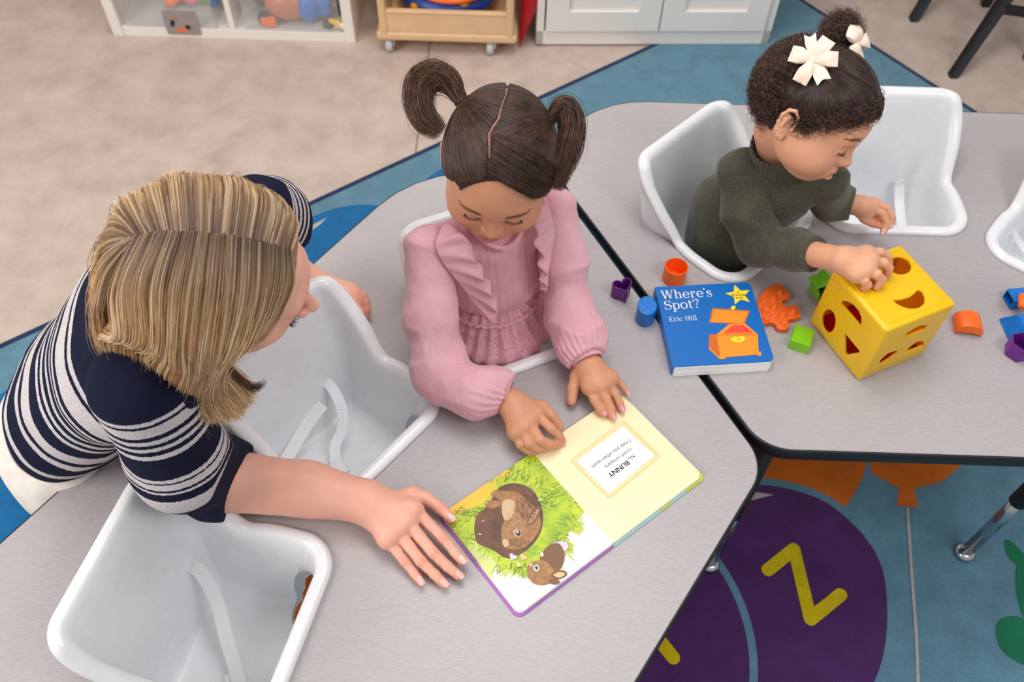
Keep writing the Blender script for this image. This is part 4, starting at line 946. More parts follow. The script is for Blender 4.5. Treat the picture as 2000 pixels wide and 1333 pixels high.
# green half round piece, tilted on its side
oo = [(-.017, -.018), (.017, -.018), (.019, -.014), (.019, .016), (-.019, .016), (-.019, -.014)]
b_ = prism_bm([(-.0215, 0), (.0215, 0), (.0215, .012), (.019, .0185), (.013, .0215), (-.0215, .0215)], -.017, .017, .0015, 2)
bmesh.ops.transform(b_, matrix=Matrix.Translation([float(k) for k in at(1562, 668, TZ)]) @ Matrix.Rotation(math.radians(68), 4, 'Z') @ Matrix.Rotation(math.pi / 2, 4, 'X'), verts=b_.verts)
q = MB(); q.bm(b_); p = at(1562, 668, TZ); o = q.build('shape_piece', plain('lime_plastic', srgb(128, 196, 24), .35, sss=.08), base=p); autosmooth(o, 35); tag(o, 'lime green block lying against the left corner of the yellow cube', 'toy block', GT)
# right hand edge pieces
p = at(1983, 590, TZ)
oo = [(-.026, -.013), (.026, -.013), (.026, .013), (-.026, .013)]
b_ = box_bm(.050, .030, .022, .0015, 2, TR((float(p[0]) + .006, float(p[1]), TZ + .0115), .16)); q = MB(); q.bm(b_)
o = q.build('shape_piece', TOYC['blue'], base=(p[0], p[1], TZ)); c_ = MB(); c_.bm(box_bm(.05, .025, .0165, mat=TR((float(p[0]) - .006, float(p[1]) - .002, TZ + .0118), .16))); boolean(o, [c_.build('cut', TOYC['blue'])]); autosmooth(o, 30)
tag(o, 'blue hollow rectangular block near the right edge', 'toy block', GT)
p = at(1992, 648, TZ); q = MB()
b_ = bmesh.new(); bmesh.ops.create_cone(b_, segments=4, radius1=.040, radius2=.020, depth=.030, cap_ends=True); bmesh.ops.rotate(b_, matrix=Matrix.Rotation(math.radians(45), 3, 'Z'), verts=b_.verts); bmesh.ops.bevel(b_, geom=list(b_.edges), offset=.0015, segments=2, affect='EDGES')
bmesh.ops.transform(b_, matrix=TR((p[0], p[1], TZ + .0152), .05), verts=b_.verts); q.bm(b_); o = q.build('shape_piece', [TOYC['blue']], base=(p[0], p[1], TZ)); autosmooth(o, 30); tag(o, 'blue sloped block at the right edge, below the rectangular one', 'toy block', GT)
q = MB(); q.bm(box_bm(.024, .024, .0006, mat=TR((p[0], p[1], TZ + .0306), .05))); q.build('dimpled_end', M_DIMB, o, smooth=False)
p = at(2008, 594, TZ + .032); q = MB(); q.bm(prism_bm([(p[0] + x, p[1] + y) for x, y in rounded([(-.02, -.008), (0, -.02), (.02, -.005), (.012, .018), (-.012, .018)], .003, 3)], TZ + .0310, TZ + .040, .001, 2)); o = q.build('shape_piece', TOYC['orange'], base=(p[0], p[1], TZ)); tag(o, 'orange piece resting on the blue sloped block at the right edge', 'toy block', GT)
hexa = [(.0215 * math.cos(math.radians(60 * k + 12)), .0215 * math.sin(math.radians(60 * k + 12))) for k in range(6)]
p = at(1984, 690, TZ); cup('shape_piece', hexa, p, .032, TOYC['purple'], 'purple hexagonal cup at the right edge', group=GT)

# orange bubble popper puzzle piece
zt_ = TZ + .011
def zx(pts, z=zt_): return [tuple(at(1180 + x / 4.348, 470 + y / 4.348, z)[:2]) for x, y in pts]
P = rounded(zx([(1480, 360), (1530, 385), (1582, 465), (1570, 495), (1530, 500), (1510, 520), (1530, 550), (1575, 560), (1620, 530), (1650, 570), (1675, 650), (1560, 672), (1576, 720), (1560, 752), (1500, 755), (1470, 740), (1455, 700), (1400, 690), (1345, 720), (1330, 660), (1300, 540), (1315, 470), (1380, 400)]), .004, 4)
M_POP = plain('orange_silicone', srgb(240, 104, 20), .5, sss=.1)
q = MB(); q.bm(prism_bm(ccw(P), TZ + .0003, zt_, .0018, 2)); cc3 = np.array(P).mean(0); pop = q.build('bubble_popper', M_POP, base=(cc3[0], cc3[1], TZ)); autosmooth(pop, 40); tag(pop, 'orange silicone bubble popper shaped like a jigsaw piece, between blue book and cube', 'fidget toy')
for x, y, rr_ in ((1495, 445, 36), (1438, 495, 36), (1362, 520, 38), (1440, 570, 38), (1368, 600, 38), (1600, 610, 36), (1518, 635, 38), (1440, 655, 38), (1520, 715, 34), (1372, 680, 34)):
    p = at(1180 + x / 4.348, 470 + y / 4.348, zt_); r0 = rr_ / 4.348 / 1180 * .95
    V_, F_ = lathe([(r0 * 1.14, -.0008), (r0 * 1.12, .0014), (r0 * 1.00, .0016), (r0 * .90, -.0002), (r0 * .74, .0022), (r0 * .50, .0050), (r0 * .28, .0062), (r0 * .16, .0050), (.0004, .0048)], 24)
    q = MB(); q.add(V_ + p, F_); q.build('bubble', M_POP, pop)

# --- yellow shape sorting cube
s = .1378; th3 = .4514 + .0; cp = np.array([.5734, .8505])
cp = at(1675, 746, TZ)[:2]
cube = bpy.data.objects.new('shape_sorter', None); COL.objects.link(cube); cube.location = (cp[0], cp[1], TZ + .0003); cube.rotation_euler.z = th3; BASE[cube.name] = np.zeros(3)
tag(cube, 'large yellow shape sorting cube with cut out holes, under the child\'s hand', 'shape sorter')
def yel(name, kind):
    m, nt, b = nodes(name); b.inputs['Base Color'].default_value = srgb(255, 208, 10); b.inputs['Roughness'].default_value = .28; b.inputs['Coat Weight'].default_value = .2
    b.inputs['Subsurface Weight'].default_value = .06; b.inputs['Subsurface Radius'].default_value = (.01, .006, .001)
    v = coords(nt)
    if kind == 'ridge':
        w_ = nd(nt, 'ShaderNodeTexWave', wave_type='BANDS', bands_direction='Y'); w_.inputs['Scale'].default_value = 95; nt.links.new(v, w_.inputs['Vector']); h = w_.outputs['Fac']
    elif kind == 'dots':
        w_ = nd(nt, 'ShaderNodeTexVoronoi'); w_.inputs['Scale'].default_value = 215; w_.inputs['Randomness'].default_value = .0; nt.links.new(v, w_.inputs['Vector']); h = ramp(nt, w_.outputs['Distance'], [(.15, (1, 1, 1, 1)), (.5, (0, 0, 0, 1))])
    else: h = noise(nt, v, 60)
    nt.links.new(ramp(nt, h, [(0, srgb(254, 202, 4)), (1, srgb(255, 214, 24))]), b.inputs['Base Color'])
    bump(nt, b, h, .02 if kind == 'plain' else .55, .0012)
    tr = nd(nt, 'ShaderNodeBsdfTranslucent'); tr.inputs[0].default_value = srgb(255, 190, 10); mixs = nd(nt, 'ShaderNodeMixShader'); mixs.inputs[0].default_value = .14
    nt.links.new(b.outputs[0], mixs.inputs[1]); nt.links.new(tr.outputs[0], mixs.inputs[2]); nt.links.new(mixs.outputs[0], nt.nodes['Material Output'].inputs[0]); return m
MY = [yel('yellow_gloss', 'plain'), yel('yellow_ridged', 'ridge'), yel('yellow_dotted', 'dots')]
b_ = box_bm(s, s, s, .0055, 3, TR((s / 2, s / 2, s / 2))); q = MB(); q.bm(b_); shell = q.build('shell', MY, cube)
cuts = []
c_ = MB(); c_.bm(box_bm(s - .007, s - .007, s - .007, mat=TR((s / 2, s / 2, s / 2)))); cuts.append(c_.build('cut', MY, cube))
def cube_px(face, pts, k=3.92, ox=1560, oy=440):
    """photo pixels on a cube face to that face's own coordinates"""
    R3 = np.array([[math.cos(th3), -math.sin(th3), 0], [math.sin(th3), math.cos(th3), 0], [0, 0, 1]]); O = np.array([cp[0], cp[1], TZ]); out = []
    n_, d0 = {'top': (np.array([0, 0, 1.]), s), 'left': (np.array([-1., 0, 0]), 0), 'right': (np.array([0, -1., 0]), 0)}[face]
    for x, y in pts:
        px, py = ox + x / k, oy + y / k; d = RX * ((px - 1000) / FPX) + RD * ((py - 666.5) / FPX) + _F
        o_l = R3.T @ (CAM - O); d_l = R3.T @ d; t_ = (d0 - o_l @ n_) / (d_l @ n_); out.append(o_l + d_l * t_)
    return out
def cutter(face, pts):
    P = cube_px(face, pts)
    if face == 'top': o2 = [(p[0], p[1]) for p in P]; b2 = prism_bm(ccw(o2), -.006, .006); M_ = Matrix.Translation((0, 0, s))
    elif face == 'left': o2 = [(p[1], p[2]) for p in P]; b2 = prism_bm(ccw(o2), -.006, .006); M_ = Matrix(((0, 0, 1, 0), (1, 0, 0, 0), (0, 1, 0, 0), (0, 0, 0, 1)))
    else: o2 = [(p[0], p[2]) for p in P]; b2 = prism_bm(ccw(o2), -.006, .006); M_ = Matrix(((1, 0, 0, 0), (0, 0, -1, 0), (0, 1, 0, 0), (0, 0, 0, 1)))
    bmesh.ops.transform(b2, matrix=M_, verts=b2.verts); bmesh.ops.recalc_face_normals(b2, faces=b2.faces); c_ = MB(); c_.bm(b2); cuts.append(c_.build('cut', MY, cube))
def ellp(cx_, cy_, a2, b2, rot=0, t0=0, t1=360, n=28): return [(cx_ + a2 * math.cos(math.radians(t_)) * math.cos(rot) - b2 * math.sin(math.radians(t_)) * math.sin(rot), cy_ + a2 * math.cos(math.radians(t_)) * math.sin(rot) + b2 * math.sin(math.radians(t_)) * math.cos(rot)) for t_ in np.linspace(t0, t1, n, endpoint=(t1 - t0) < 360)]
cutter('top', ellp(770, 312, 92, 66, .22))
cutter('top', [(912, 495), (945, 508), (966, 550), (962, 600), (925, 632), (880, 642), (830, 638), (780, 620), (745, 600), (720, 575), (790, 568), (850, 550), (888, 520)])
cutter('top', [(500, 395), (560, 400), (600, 425), (660, 430), (655, 445), (610, 460), (585, 485), (540, 488), (480, 460), (430, 420), (440, 400)])
cutter('left', ellp(228, 736, 54, 90, 0)); cutter('left', [(322, 605), (335, 580), (370, 582), (420, 612), (460, 660), (480, 710), (478, 785)]); cutter('left', [(351, 825), (466, 965), (460, 978), (368, 994), (352, 985)])
cutter('right', [(985, 765), (970, 800), (880, 836), (794, 872), (830, 828), (880, 795), (930, 770)]); cutter('right', [(758, 957), (748, 988), (690, 1030), (640, 1062), (606, 1066), (630, 1030), (680, 985)])
cutter('right', [(960, 900), (955, 925), (900, 950), (850, 968), (804, 990), (815, 970), (850, 935), (895, 900), (935, 886)])
for bx in ((.02, s - .024, s - .024, s, s / 2, s / 2), (s - .024, .02, s - .024, s / 2, s, s / 2)):
    c_ = MB(); c_.bm(box_bm(bx[0], bx[1], bx[2], mat=TR(bx[3:]))); cuts.append(c_.build('cut', MY, cube))
boolean(shell, cuts)
autosmooth(shell, 40)
for p in shell.data.polygons:
    n_ = p.normal; c2 = p.center; mi = 0
    if p.area > .00002:
        if n_.z > .98 and c2.z > s * .98: mi = 1
        elif n_.x < -.98 and c2.x < .001: mi = 2
        elif n_.y < -.98 and c2.y < .001: mi = 2
    p.material_index = mi
# raised borders round the top face
q = MB()
for (x, y, a2, b2) in ((s / 2, .011, s - .022, .0016), (s / 2, s - .011, s - .022, .0016), (.011, s / 2, .0016, s - .022), (s - .011, s / 2, .0016, s - .022)): q.bm(box_bm(a2, b2, .0012, .0004, 1, TR((x, y, s + .0003))))
q.build('rim_line', MY[0], cube, smooth=False)
def lens_plastic(name, c):
    m, nt, b = nodes(name); b.inputs['Base Color'].default_value = c; b.inputs['Roughness'].default_value = .3
    tr = nd(nt, 'ShaderNodeBsdfTranslucent'); tr.inputs[0].default_value = c; mixs = nd(nt, 'ShaderNodeMixShader'); mixs.inputs[0].default_value = .7
    v = coords(nt); n = noise(nt, v, 90); nt.links.new(ramp(nt, n, [(.3, tuple(k * .95 for k in c[:3]) + (1,)), (.7, c)]), b.inputs['Base Color'])
    nt.links.new(b.outputs[0], mixs.inputs[1]); nt.links.new(tr.outputs[0], mixs.inputs[2]); nt.links.new(mixs.outputs[0], nt.nodes['Material Output'].inputs[0]); return m
PO = lens_plastic('orange_side', srgb(255, 184, 60)); PRD = lens_plastic('red_side', srgb(236, 40, 40))
for nm, mat, bx in (('bottom_panel', PRD, (s - .008, s - .008, .0012, s / 2, s / 2, .0046)), ('back_panel', PO, (.0012, s - .02, s - .02, s - .0036, s / 2, s / 2)), ('back_panel', PO, (s - .02, .0012, s - .02, s / 2, s - .0036, s / 2))):
    q = MB(); q.bm(box_bm(bx[0], bx[1], bx[2], mat=TR(bx[3:]))); q.build(nm, mat, cube, smooth=False)
# ------------------------------------------------------------------ implicit surfaces for bodies and clothes
class Sdf:
    """blends tapered limbs and ellipsoids into one continuous skin"""
    def __init__(s): s.ops = []; s.pts = []; s.k = .01
    def _b(s, c, r): s.pts.append((np.asarray(c, float) - r, np.asarray(c, float) + r))
    def cone(s, a, b, ra, rb, k=None, sub=False):
        a = np.asarray(a, np.float32); b = np.asarray(b, np.float32)
        if not sub: s._b(a, ra); s._b(b, rb)
        s.ops.append(('cone', (a, b, float(ra), float(rb)), s.k if k is None else k, sub)); return s
    def chain(s, P, R, k=None, sub=False):
        for i in range(len(P) - 1): s.cone(P[i], P[i + 1], R[i], R[i + 1], k, sub)
        return s
    def ell(s, c, r, axes=None, k=None, sub=False):
        c = np.asarray(c, np.float32); r = np.asarray(r, np.float32) * np.ones(3, np.float32); A = np.eye(3, dtype=np.float32) if axes is None else np.asarray(axes, np.float32)
        if not sub: s._b(c, float(r.max()))
        s.ops.append(('ell', (c, r, A), s.k if k is None else k, sub)); return s
    def plane(s, p, n, k=.002):          # cut away the side the normal points to
        n = np.asarray(n, np.float32); n = n / np.linalg.norm(n); s.ops.append(('plane', (np.asarray(p, np.float32), n), k, True)); return s
    @staticmethod
    def _d(kind, q, X):
        if kind == 'cone':
            a, b, ra, rb = q; ba = b - a; L2 = float(ba @ ba) + 1e-12; pa = X - a
            h = np.clip((pa @ ba) / L2, 0, 1); return np.sqrt(((pa - h[..., None] * ba) ** 2).sum(-1)) - (ra + (rb - ra) * h)
        if kind == 'ell':
            c, r, A = q; p = (X - c) @ A.T; k0 = np.sqrt(((p / r) ** 2).sum(-1)); k1 = np.sqrt(((p / (r * r)) ** 2).sum(-1)) + 1e-9; return np.where(k0 < .05, -float(r.min()), k0 * (k0 - 1) / k1)
        p, n = q; return -((X - p) @ n)
    def ev(s, X, cull=None):
        """X (n,m,3); cull = half diagonal of the block"""
        n = X.shape[0]; d = np.full(X.shape[:-1], 1.0, np.float32)
        ctr = X.mean(1) if cull else None
        for kind, q, k, sub in s.ops:
            if cull:
                dc = s._d(kind, q, ctr) if kind != 'ell' else np.sqrt(((ctr - q[0]) ** 2).sum(-1)) - float(q[1].max()) * 1.25; idx = np.nonzero(dc < k + cull * 1.7)[0]
                if not len(idx): continue
                e = s._d(kind, q, X[idx]); dd = d[idx]
            else: e = s._d(kind, q, X); dd = d; idx = None
            if sub: a, b = dd, -e; h = np.maximum(k - np.abs(a - b), 0) / k; r_ = np.maximum(a, b) + h * h * k * .25
            else: h = np.maximum(k - np.abs(dd - e), 0) / k; r_ = np.minimum(dd, e) - h * h * k * .25
            if idx is None: d = r_
            else: d[idx] = r_
        return d
    def mesh(s, h, disp=None, smooth=1, warp=None, pad=.02):
        lo = np.min([p[0] for p in s.pts], 0) - pad; hi = np.max([p[1] for p in s.pts], 0) + pad
        B = 10; nb = np.ceil((hi - lo) / (h * B)).astype(int)
        g = np.stack(np.meshgrid(*[np.arange(k) for k in nb], indexing='ij'), -1).reshape(-1, 3)
        C = (lo + (g + .5) * h * B).astype(np.float32); hd = h * B * .87
        keep = []
        for i in range(0, len(C), 200000): keep.append(np.abs(s.ev(C[i:i + 200000, None])[:, 0]) < hd * 3.0 + .008)
        g = g[np.concatenate(keep)]
        ax = np.arange(B + 1); loc = np.stack(np.meshgrid(ax, ax, ax, indexing='ij'), -1).reshape(-1, 3)
        NX = (nb * B + 2).astype(np.int64); vid = []; vpos = []; quads = []
        def gid(c): return (c[..., 0] * NX[1] + c[..., 1]) * NX[2] + c[..., 2]
        for i in range(0, len(g), 400):
            gg = g[i:i + 400]; I = gg[:, None] * B + loc[None]; X = (lo + I * h).astype(np.float32)
            D = s.ev(X if warp is None else warp(X), cull=hd)
            if disp is not None: D = D + disp(X, D)
            D = D.reshape(-1, B + 1, B + 1, B + 1)
            S = D < 0; c8 = [(a, b, c) for a in (0, 1) for b in (0, 1) for c in (0, 1)]
            sub8 = [S[:, a:a + B, b:b + B, c:c + B] for a, b, c in c8]; cnt = sum(x.astype(np.int8) for x in sub8); act = (cnt > 0) & (cnt < 8)
            w_ = np.nonzero(act)
            if len(w_[0]):
                vals = np.stack([D[w_[0], w_[1] + a, w_[2] + b, w_[3] + c] for a, b, c in c8], 1); acc = np.zeros((len(vals), 3)); num = np.zeros(len(vals))
                for p in range(8):
                    for q in range(p + 1, 8):
                        dv = np.array(c8[q]) - np.array(c8[p])
                        if np.abs(dv).sum() != 1: continue
                        m_ = (vals[:, p] < 0) != (vals[:, q] < 0); t = np.where(m_, vals[:, p] / (vals[:, p] - vals[:, q] + 1e-20), 0)
                        acc += m_[:, None] * (np.array(c8[p])[None] + t[:, None] * dv); num += m_
                cell = gg[w_[0]] * B + np.stack(w_[1:], 1); vid.append(gid(cell)); vpos.append(lo + (cell + acc / num[:, None]) * h)
            for axis in range(3):
                sl = [slice(0, B)] * 3; s2 = [slice(0, B)] * 3; s2[axis] = slice(1, B + 1)
                a = S[(slice(None), *sl)]; b = S[(slice(None), *s2)]; e = np.nonzero(a != b)
                if not len(e[0]): continue
                cell = gg[e[0]] * B + np.stack(e[1:], 1); u_, v_ = (axis + 1) % 3, (axis + 2) % 3
                du = np.zeros(3, int); du[u_] = 1; dv = np.zeros(3, int); dv[v_] = 1
                q = np.stack([gid(cell - du - dv), gid(cell - dv), gid(cell), gid(cell - du)], 1)
                fl = a[e]; q[~fl] = q[~fl][:, ::-1]; quads.append(q)
        vid = np.concatenate(vid); vpos = np.concatenate(vpos); quads = np.concatenate(quads)
        o = np.argsort(vid); vid = vid[o]; vpos = vpos[o]; k = np.searchsorted(vid, quads); k = np.minimum(k, len(vid) - 1); ok = (vid[k] == quads).all(1); F = k[ok]
        V = vpos
        e = np.unique(np.sort(np.concatenate([F[:, [0, 1]], F[:, [1, 2]], F[:, [2, 3]], F[:, [3, 0]]]), 1), axis=0)
        for _ in range(smooth):
            acc = np.zeros_like(V); n_ = np.zeros(len(V))
            for a, b in ((0, 1), (1, 0)): np.add.at(acc, e[:, a], V[e[:, b]]); np.add.at(n_, e[:, a], 1)
            V = V * .5 + .5 * acc / np.maximum(n_, 1)[:, None]
        return V, F

def unit(v): v = np.asarray(v, float); return v / np.linalg.norm(v)
def frame(F, U):
    """right, forward, up"""
    F = unit(F); U = np.asarray(U, float); U = unit(U - F * (U @ F)); return np.cross(F, U), F, U
class Loc:
    def __init__(s, c, F, U, sc=1.): s.c = np.asarray(c, float); s.R, s.F, s.U = frame(F, U); s.s = sc
    def __call__(s, x, y, z): return s.c + s.s * (s.R * x + s.F * y + s.U * z)
    def axes(s, rx=0, ry=0, rz=0):
        M = np.array((Matrix.Rotation(rz, 3, 'Z') @ Matrix.Rotation(ry, 3, 'Y') @ Matrix.Rotation(rx, 3, 'X'))); return (M.T @ np.array([s.R, s.F, s.U]))
    def inv(s, P): d = (np.asarray(P) - s.c) / s.s; return np.stack([d @ s.R, d @ s.F, d @ s.U], -1)

def add_head(S, L, kid=False, mouth_open=0.):
    """a face with lowered lids, nose, lips, chin and ears"""
    s = L.s
    def E(x, y, z, r, k=.012, sub=False, rot=(0, 0, 0)): S.ell(L(x, y, z), np.array(r) * s, L.axes(*rot), k * s, sub)
    if kid:
        E(0, -.012, .030, (.078, .092, .082)); E(0, .018, .034, (.072, .073, .070), .02)
        E(0, .030, -.030, (.058, .052, .062), .03); E(0, .050, -.066, (.030, .028, .024), .022)
        for sg in (-1, 1): E(sg * .036, .054, -.036, (.028, .026, .028), .022); E(sg * .050, .020, -.030, (.022, .04, .036), .02)
        E(0, .078, .020, (.045, .014, .022), .02)
        ez = -.004; ex = .0290; ey = .074; nz = -.034; mz = -.055; my = .0835
        for sg in (-1, 1): E(sg * ex, .0905, ez - .002, (.0165, .0075, .0105), .010, True)
        for sg in (-1, 1): E(sg * ex, ey, ez - .003, (.0145, .0115, .0115), .003)
        S.cone(L(0, .082, .000), L(0, .0955, nz + .006), .0055 * s, .0078 * s, .012 * s); E(0, .0960, nz + .004, (.0085, .0075, .0070), .005)
        for sg in (-1, 1): E(sg * .0105, .0885, nz + .002, (.0062, .0070, .0060), .005)
        for sg in (-1, 1): E(sg * .0050, .0955, nz - .0045, (.0026, .0040, .0020), .002, True)
    else:
        E(0, -.012, .030, (.072, .092, .082)); E(0, .020, .028, (.066, .070, .066), .02)
        E(0, .036, -.040, (.052, .050, .064), .03); E(0, .060, -.094, (.027, .022, .020), .026)
        for sg in (-1, 1): E(sg * .035, .056, -.030, (.024, .024, .024), .022); E(sg * .046, .022, -.060, (.014, .034, .03), .024)
        E(0, .082, .018, (.045, .012, .018), .02)
        ez = -.002; ex = .0315; ey = .0755; nz = -.040; mz = -.066; my = .0865
        for sg in (-1, 1): E(sg * ex, .0955, ez - .002, (.0170, .0085, .0110), .010, True)
        for sg in (-1, 1): E(sg * ex, ey, ez - .002, (.0145, .0125, .0115), .003)
        S.cone(L(0, .088, .004), L(0, .109, nz + .008), .0058 * s, .0078 * s, .010 * s); E(0, .1105, nz + .006, (.0088, .0085, .0075), .005)
        for sg in (-1, 1): E(sg * .0115, .0985, nz + .003, (.0066, .0085, .0065), .005)
        for sg in (-1, 1): E(sg * .0055, .1045, nz - .0035, (.0026, .0045, .0020), .002, True)
    # lips
    E(0, my - .0035, mz, (.021, .010, .014), .012)
    for sg in (-1, 1): E(sg * .0062, my + .004, mz + .0032, (.0105, .0052, .0034), .003, rot=(0, -sg * .12, -sg * .25))
    E(0, my + .0035, mz - .0050 - mouth_open * .006, (.0125, .0058, .0044), .003)
    E(0, my + .0105, mz - .0008 - mouth_open * .002, (.0155, .0052, .0008 + mouth_open * .0028), .0015, True)
    # ears
    for sg in (-1, 1):
        ww = (.0775 if kid else .072); T_ = lambda y, z, o=0.: L(sg * (ww + o + .006 * math.sin(max(0, -y - .004) * 60)), y, z)
        E(sg * (ww + .0005), -.009, -.004, (.0040, .0150, .0255), .004, rot=(-.18, 0, sg * .38))
        hx = [(.003, -.002), (.0045, .009), (.001, .019), (-.007, .0245), (-.0165, .021), (-.0215, .010), (-.021, -.003), (-.0165, -.015), (-.010, -.024)]
        S.chain([T_(y, z, .0035) for y, z in hx], [.0020 * s, .0026 * s, .0029 * s, .0031 * s, .0031 * s, .0030 * s, .0028 * s, .0026 * s, .0034 * s], .0025 * s)
        S.chain([T_(y, z, .0030) for y, z in [(-.006, .012), (-.0125, .006), (-.0125, -.006), (-.008, -.0145)]], [.0018 * s, .0024 * s, .0026 * s, .0024 * s], .0025 * s)
        E(sg * (ww + .0055), -.0040, -.0035, (.0048, .0062, .0082), .0025, True, rot=(-.18, 0, sg * .35)); E(sg * (ww + .0025), .0035, -.0050, (.0030, .0032, .0050), .002); E(sg * (ww + .001), -.007, -.026, (.0038, .0062, .0066), .004)


def hand(S, elbow, wrist, mcps, fingers, thumb, rw=.022, rp=.015, rf=.0078, re=.032, tipk=.82, k=.010, palm_r=None):
    """forearm, palm and five separate fingers from photo pixels with heights; rf finger radius"""
    W = at(*wrist); S.cone(elbow, W, re, rw, .02)
    M = [at(*m_) for m_ in mcps]
    for i, m_ in enumerate(M):
        S.cone(W + (m_ - W) * .12, m_ + (W - m_) * .06, rw * .86, rp if palm_r is None else palm_r[i], k)
    for a_, b_ in zip(M[:-1], M[1:]): S.cone(a_ + (W - a_) * .10, b_ + (W - b_) * .10, rp * .92, rp * .92, k)
    T = [at(*p) for p in thumb]; S.cone(W + (M[0] - W) * .3, T[0], rp * 1.0, rf * 1.35, k); n = len(T)
    S.chain(T, [rf * 1.30] + [rf * 1.18 * (1 - .12 * i) for i in range(n - 1)], .004)
    tips = [(T[-1], T[-1] - T[-2])]
    for i, f in enumerate(fingers):
        P = [M[i]] + [at(*p) for p in f]; n = len(P); sc_ = rf * (1, 1.02, .98, .86)[i]
        R0 = [sc_ * 1.22] + [sc_ * (1.05 + (tipk - 1.05) * (j / (n - 1))) for j in range(1, n)]; P2 = []; R2 = []
        for j in range(n - 1): P2 += [P[j], (P[j] + P[j + 1]) / 2]; R2 += [R0[j], (R0[j] + R0[j + 1]) / 2 * (.93 if j else .90)]
        S.chain(P2 + [P[-1]], R2 + [R0[-1]], .0024); tips.append((P[-1], P[-1] - P[-2]))
    return tips
def nail_mesh(tips, r, up=(0, 0, 1)):
    """small curved plates on the finger ends"""
    out = []
    for P, d in tips:
        d = unit(d); u_ = np.asarray(up, float) if np.ndim(up) == 1 else up; s_ = unit(np.cross(d, u_)); n_ = unit(np.cross(s_, d)); V_ = []; F_ = []
        for i in range(7):
            for j in range(7):
                a_ = (i / 6 - .5) * 1.9; t_ = (j / 6) * r * 1.75 - r * .85; rr = r * (1.03 - .10 * max(0, t_ / r) ** 2); w_ = 1 if 0 < j < 6 else .72
                V_.append(P + d * t_ + s_ * (math.sin(a_ * w_ * .62) * rr) + n_ * (math.cos(a_ * w_ * .62) * rr + .0001))
        F_ = [[i * 7 + j, i * 7 + j + 1, (i + 1) * 7 + j + 1, (i + 1) * 7 + j] for i in range(6) for j in range(6)]
        out.append((V_, F_))
    return out
def radial(S, c, D, off=0., lo=.02, hi=.20):
    """points where rays from c in unit directions D leave the body S"""
    D = np.asarray(D, float); a = np.full(len(D), lo); b = np.full(len(D), hi)
    for _ in range(16):
        m_ = (a + b) / 2; v_ = S.ev((c + D * m_[:, None])[:, None].astype(np.float32))[:, 0]; a = np.where(v_ < 0, m_, a); b = np.where(v_ < 0, b, m_)
    return c + D * (a + off)[:, None]
def slerp(a, b, t): 
    om = np.arccos(np.clip((a * b).sum(-1, keepdims=True), -1, 1)); so = np.sin(om) + 1e-6; return (np.sin((1 - t) * om) / so) * a + (np.sin(t * om) / so) * b
def scalp_strands(S, c, starts, ends, n, m_, jit, rnd, lift=(.0, .002), endw=.2):
    """strands over the skull from start directions to end directions (lists of guide pairs)"""
    st = np.asarray(starts, float); en = np.asarray(ends, float); g = len(st) - 1; u_ = rnd.rand(n) * g; i = np.minimum(u_.astype(int), g - 1); f = (u_ - i)[:, None]
    a = st[i] * (1 - f) + st[i + 1] * f + rnd.randn(n, 3) * jit; b = en[i] * (1 - f) + en[i + 1] * f + rnd.randn(n, 3) * jit * endw
    a /= np.linalg.norm(a, axis=1)[:, None]; b /= np.linalg.norm(b, axis=1)[:, None]
    t = np.linspace(0, 1, m_); D = np.stack([slerp(a, b, q) for q in t], 1); D /= np.linalg.norm(D, axis=-1, keepdims=True)
    off = (rnd.rand(n) * (lift[1] - lift[0]) + lift[0])[:, None] * np.ones(m_)[None] ; P = radial(S, c, D.reshape(-1, 3)).reshape(n, m_, 3); return P + D * off[..., None]
def bundle(guide, rad, n, rnd, m_=24, wave=.0, freq=3., spread=1., flat=1., fr=None):
    """strands that follow a guide curve inside a changing radius"""
    G = catmull(guide, 8); s_ = np.linspace(0, len(G) - 1, m_); G = np.stack([np.interp(s_, np.arange(len(G)), G[:, k]) for k in range(3)], 1)
    P, T, N, B = frames(G); R_ = np.interp(np.linspace(0, 1, m_), np.linspace(0, 1, len(rad)), rad)
    a = rnd.rand(n) * 2 * math.pi; q = np.sqrt(rnd.rand(n)) * spread; ph = rnd.rand(n) * 6.28; t = np.linspace(0, 1, m_)
    x = (q * np.cos(a))[:, None] + wave * np.sin(freq * 6.28 * t[None] + ph[:, None]); y = (q * np.sin(a) * flat)[:, None] + wave * np.cos(freq * 6.28 * t[None] + ph[:, None] * 1.7)
    out = P[None] + (x * R_[None])[..., None] * N[None] + (y * R_[None])[..., None] * B[None]; k = np.linspace(0, m_ - 1, m_)[None] * (1 - .38 * rnd.rand(n, 1) ** 1.4); k0 = np.minimum(k.astype(int), m_ - 2); fq = (k - k0)[..., None]
    return np.take_along_axis(out, k0[..., None], 1) * (1 - fq) + np.take_along_axis(out, k0[..., None] + 1, 1) * fq
def cam_off(P, dx, dy, dz=0.):
    """a point beside P: dx, dy in photo pixels at its own distance, dz metres further from the camera"""
    k = float((np.asarray(P) - CAM) @ _F) / FPX; return np.asarray(P) + RX * dx * k + RD * dy * k + _F * dz
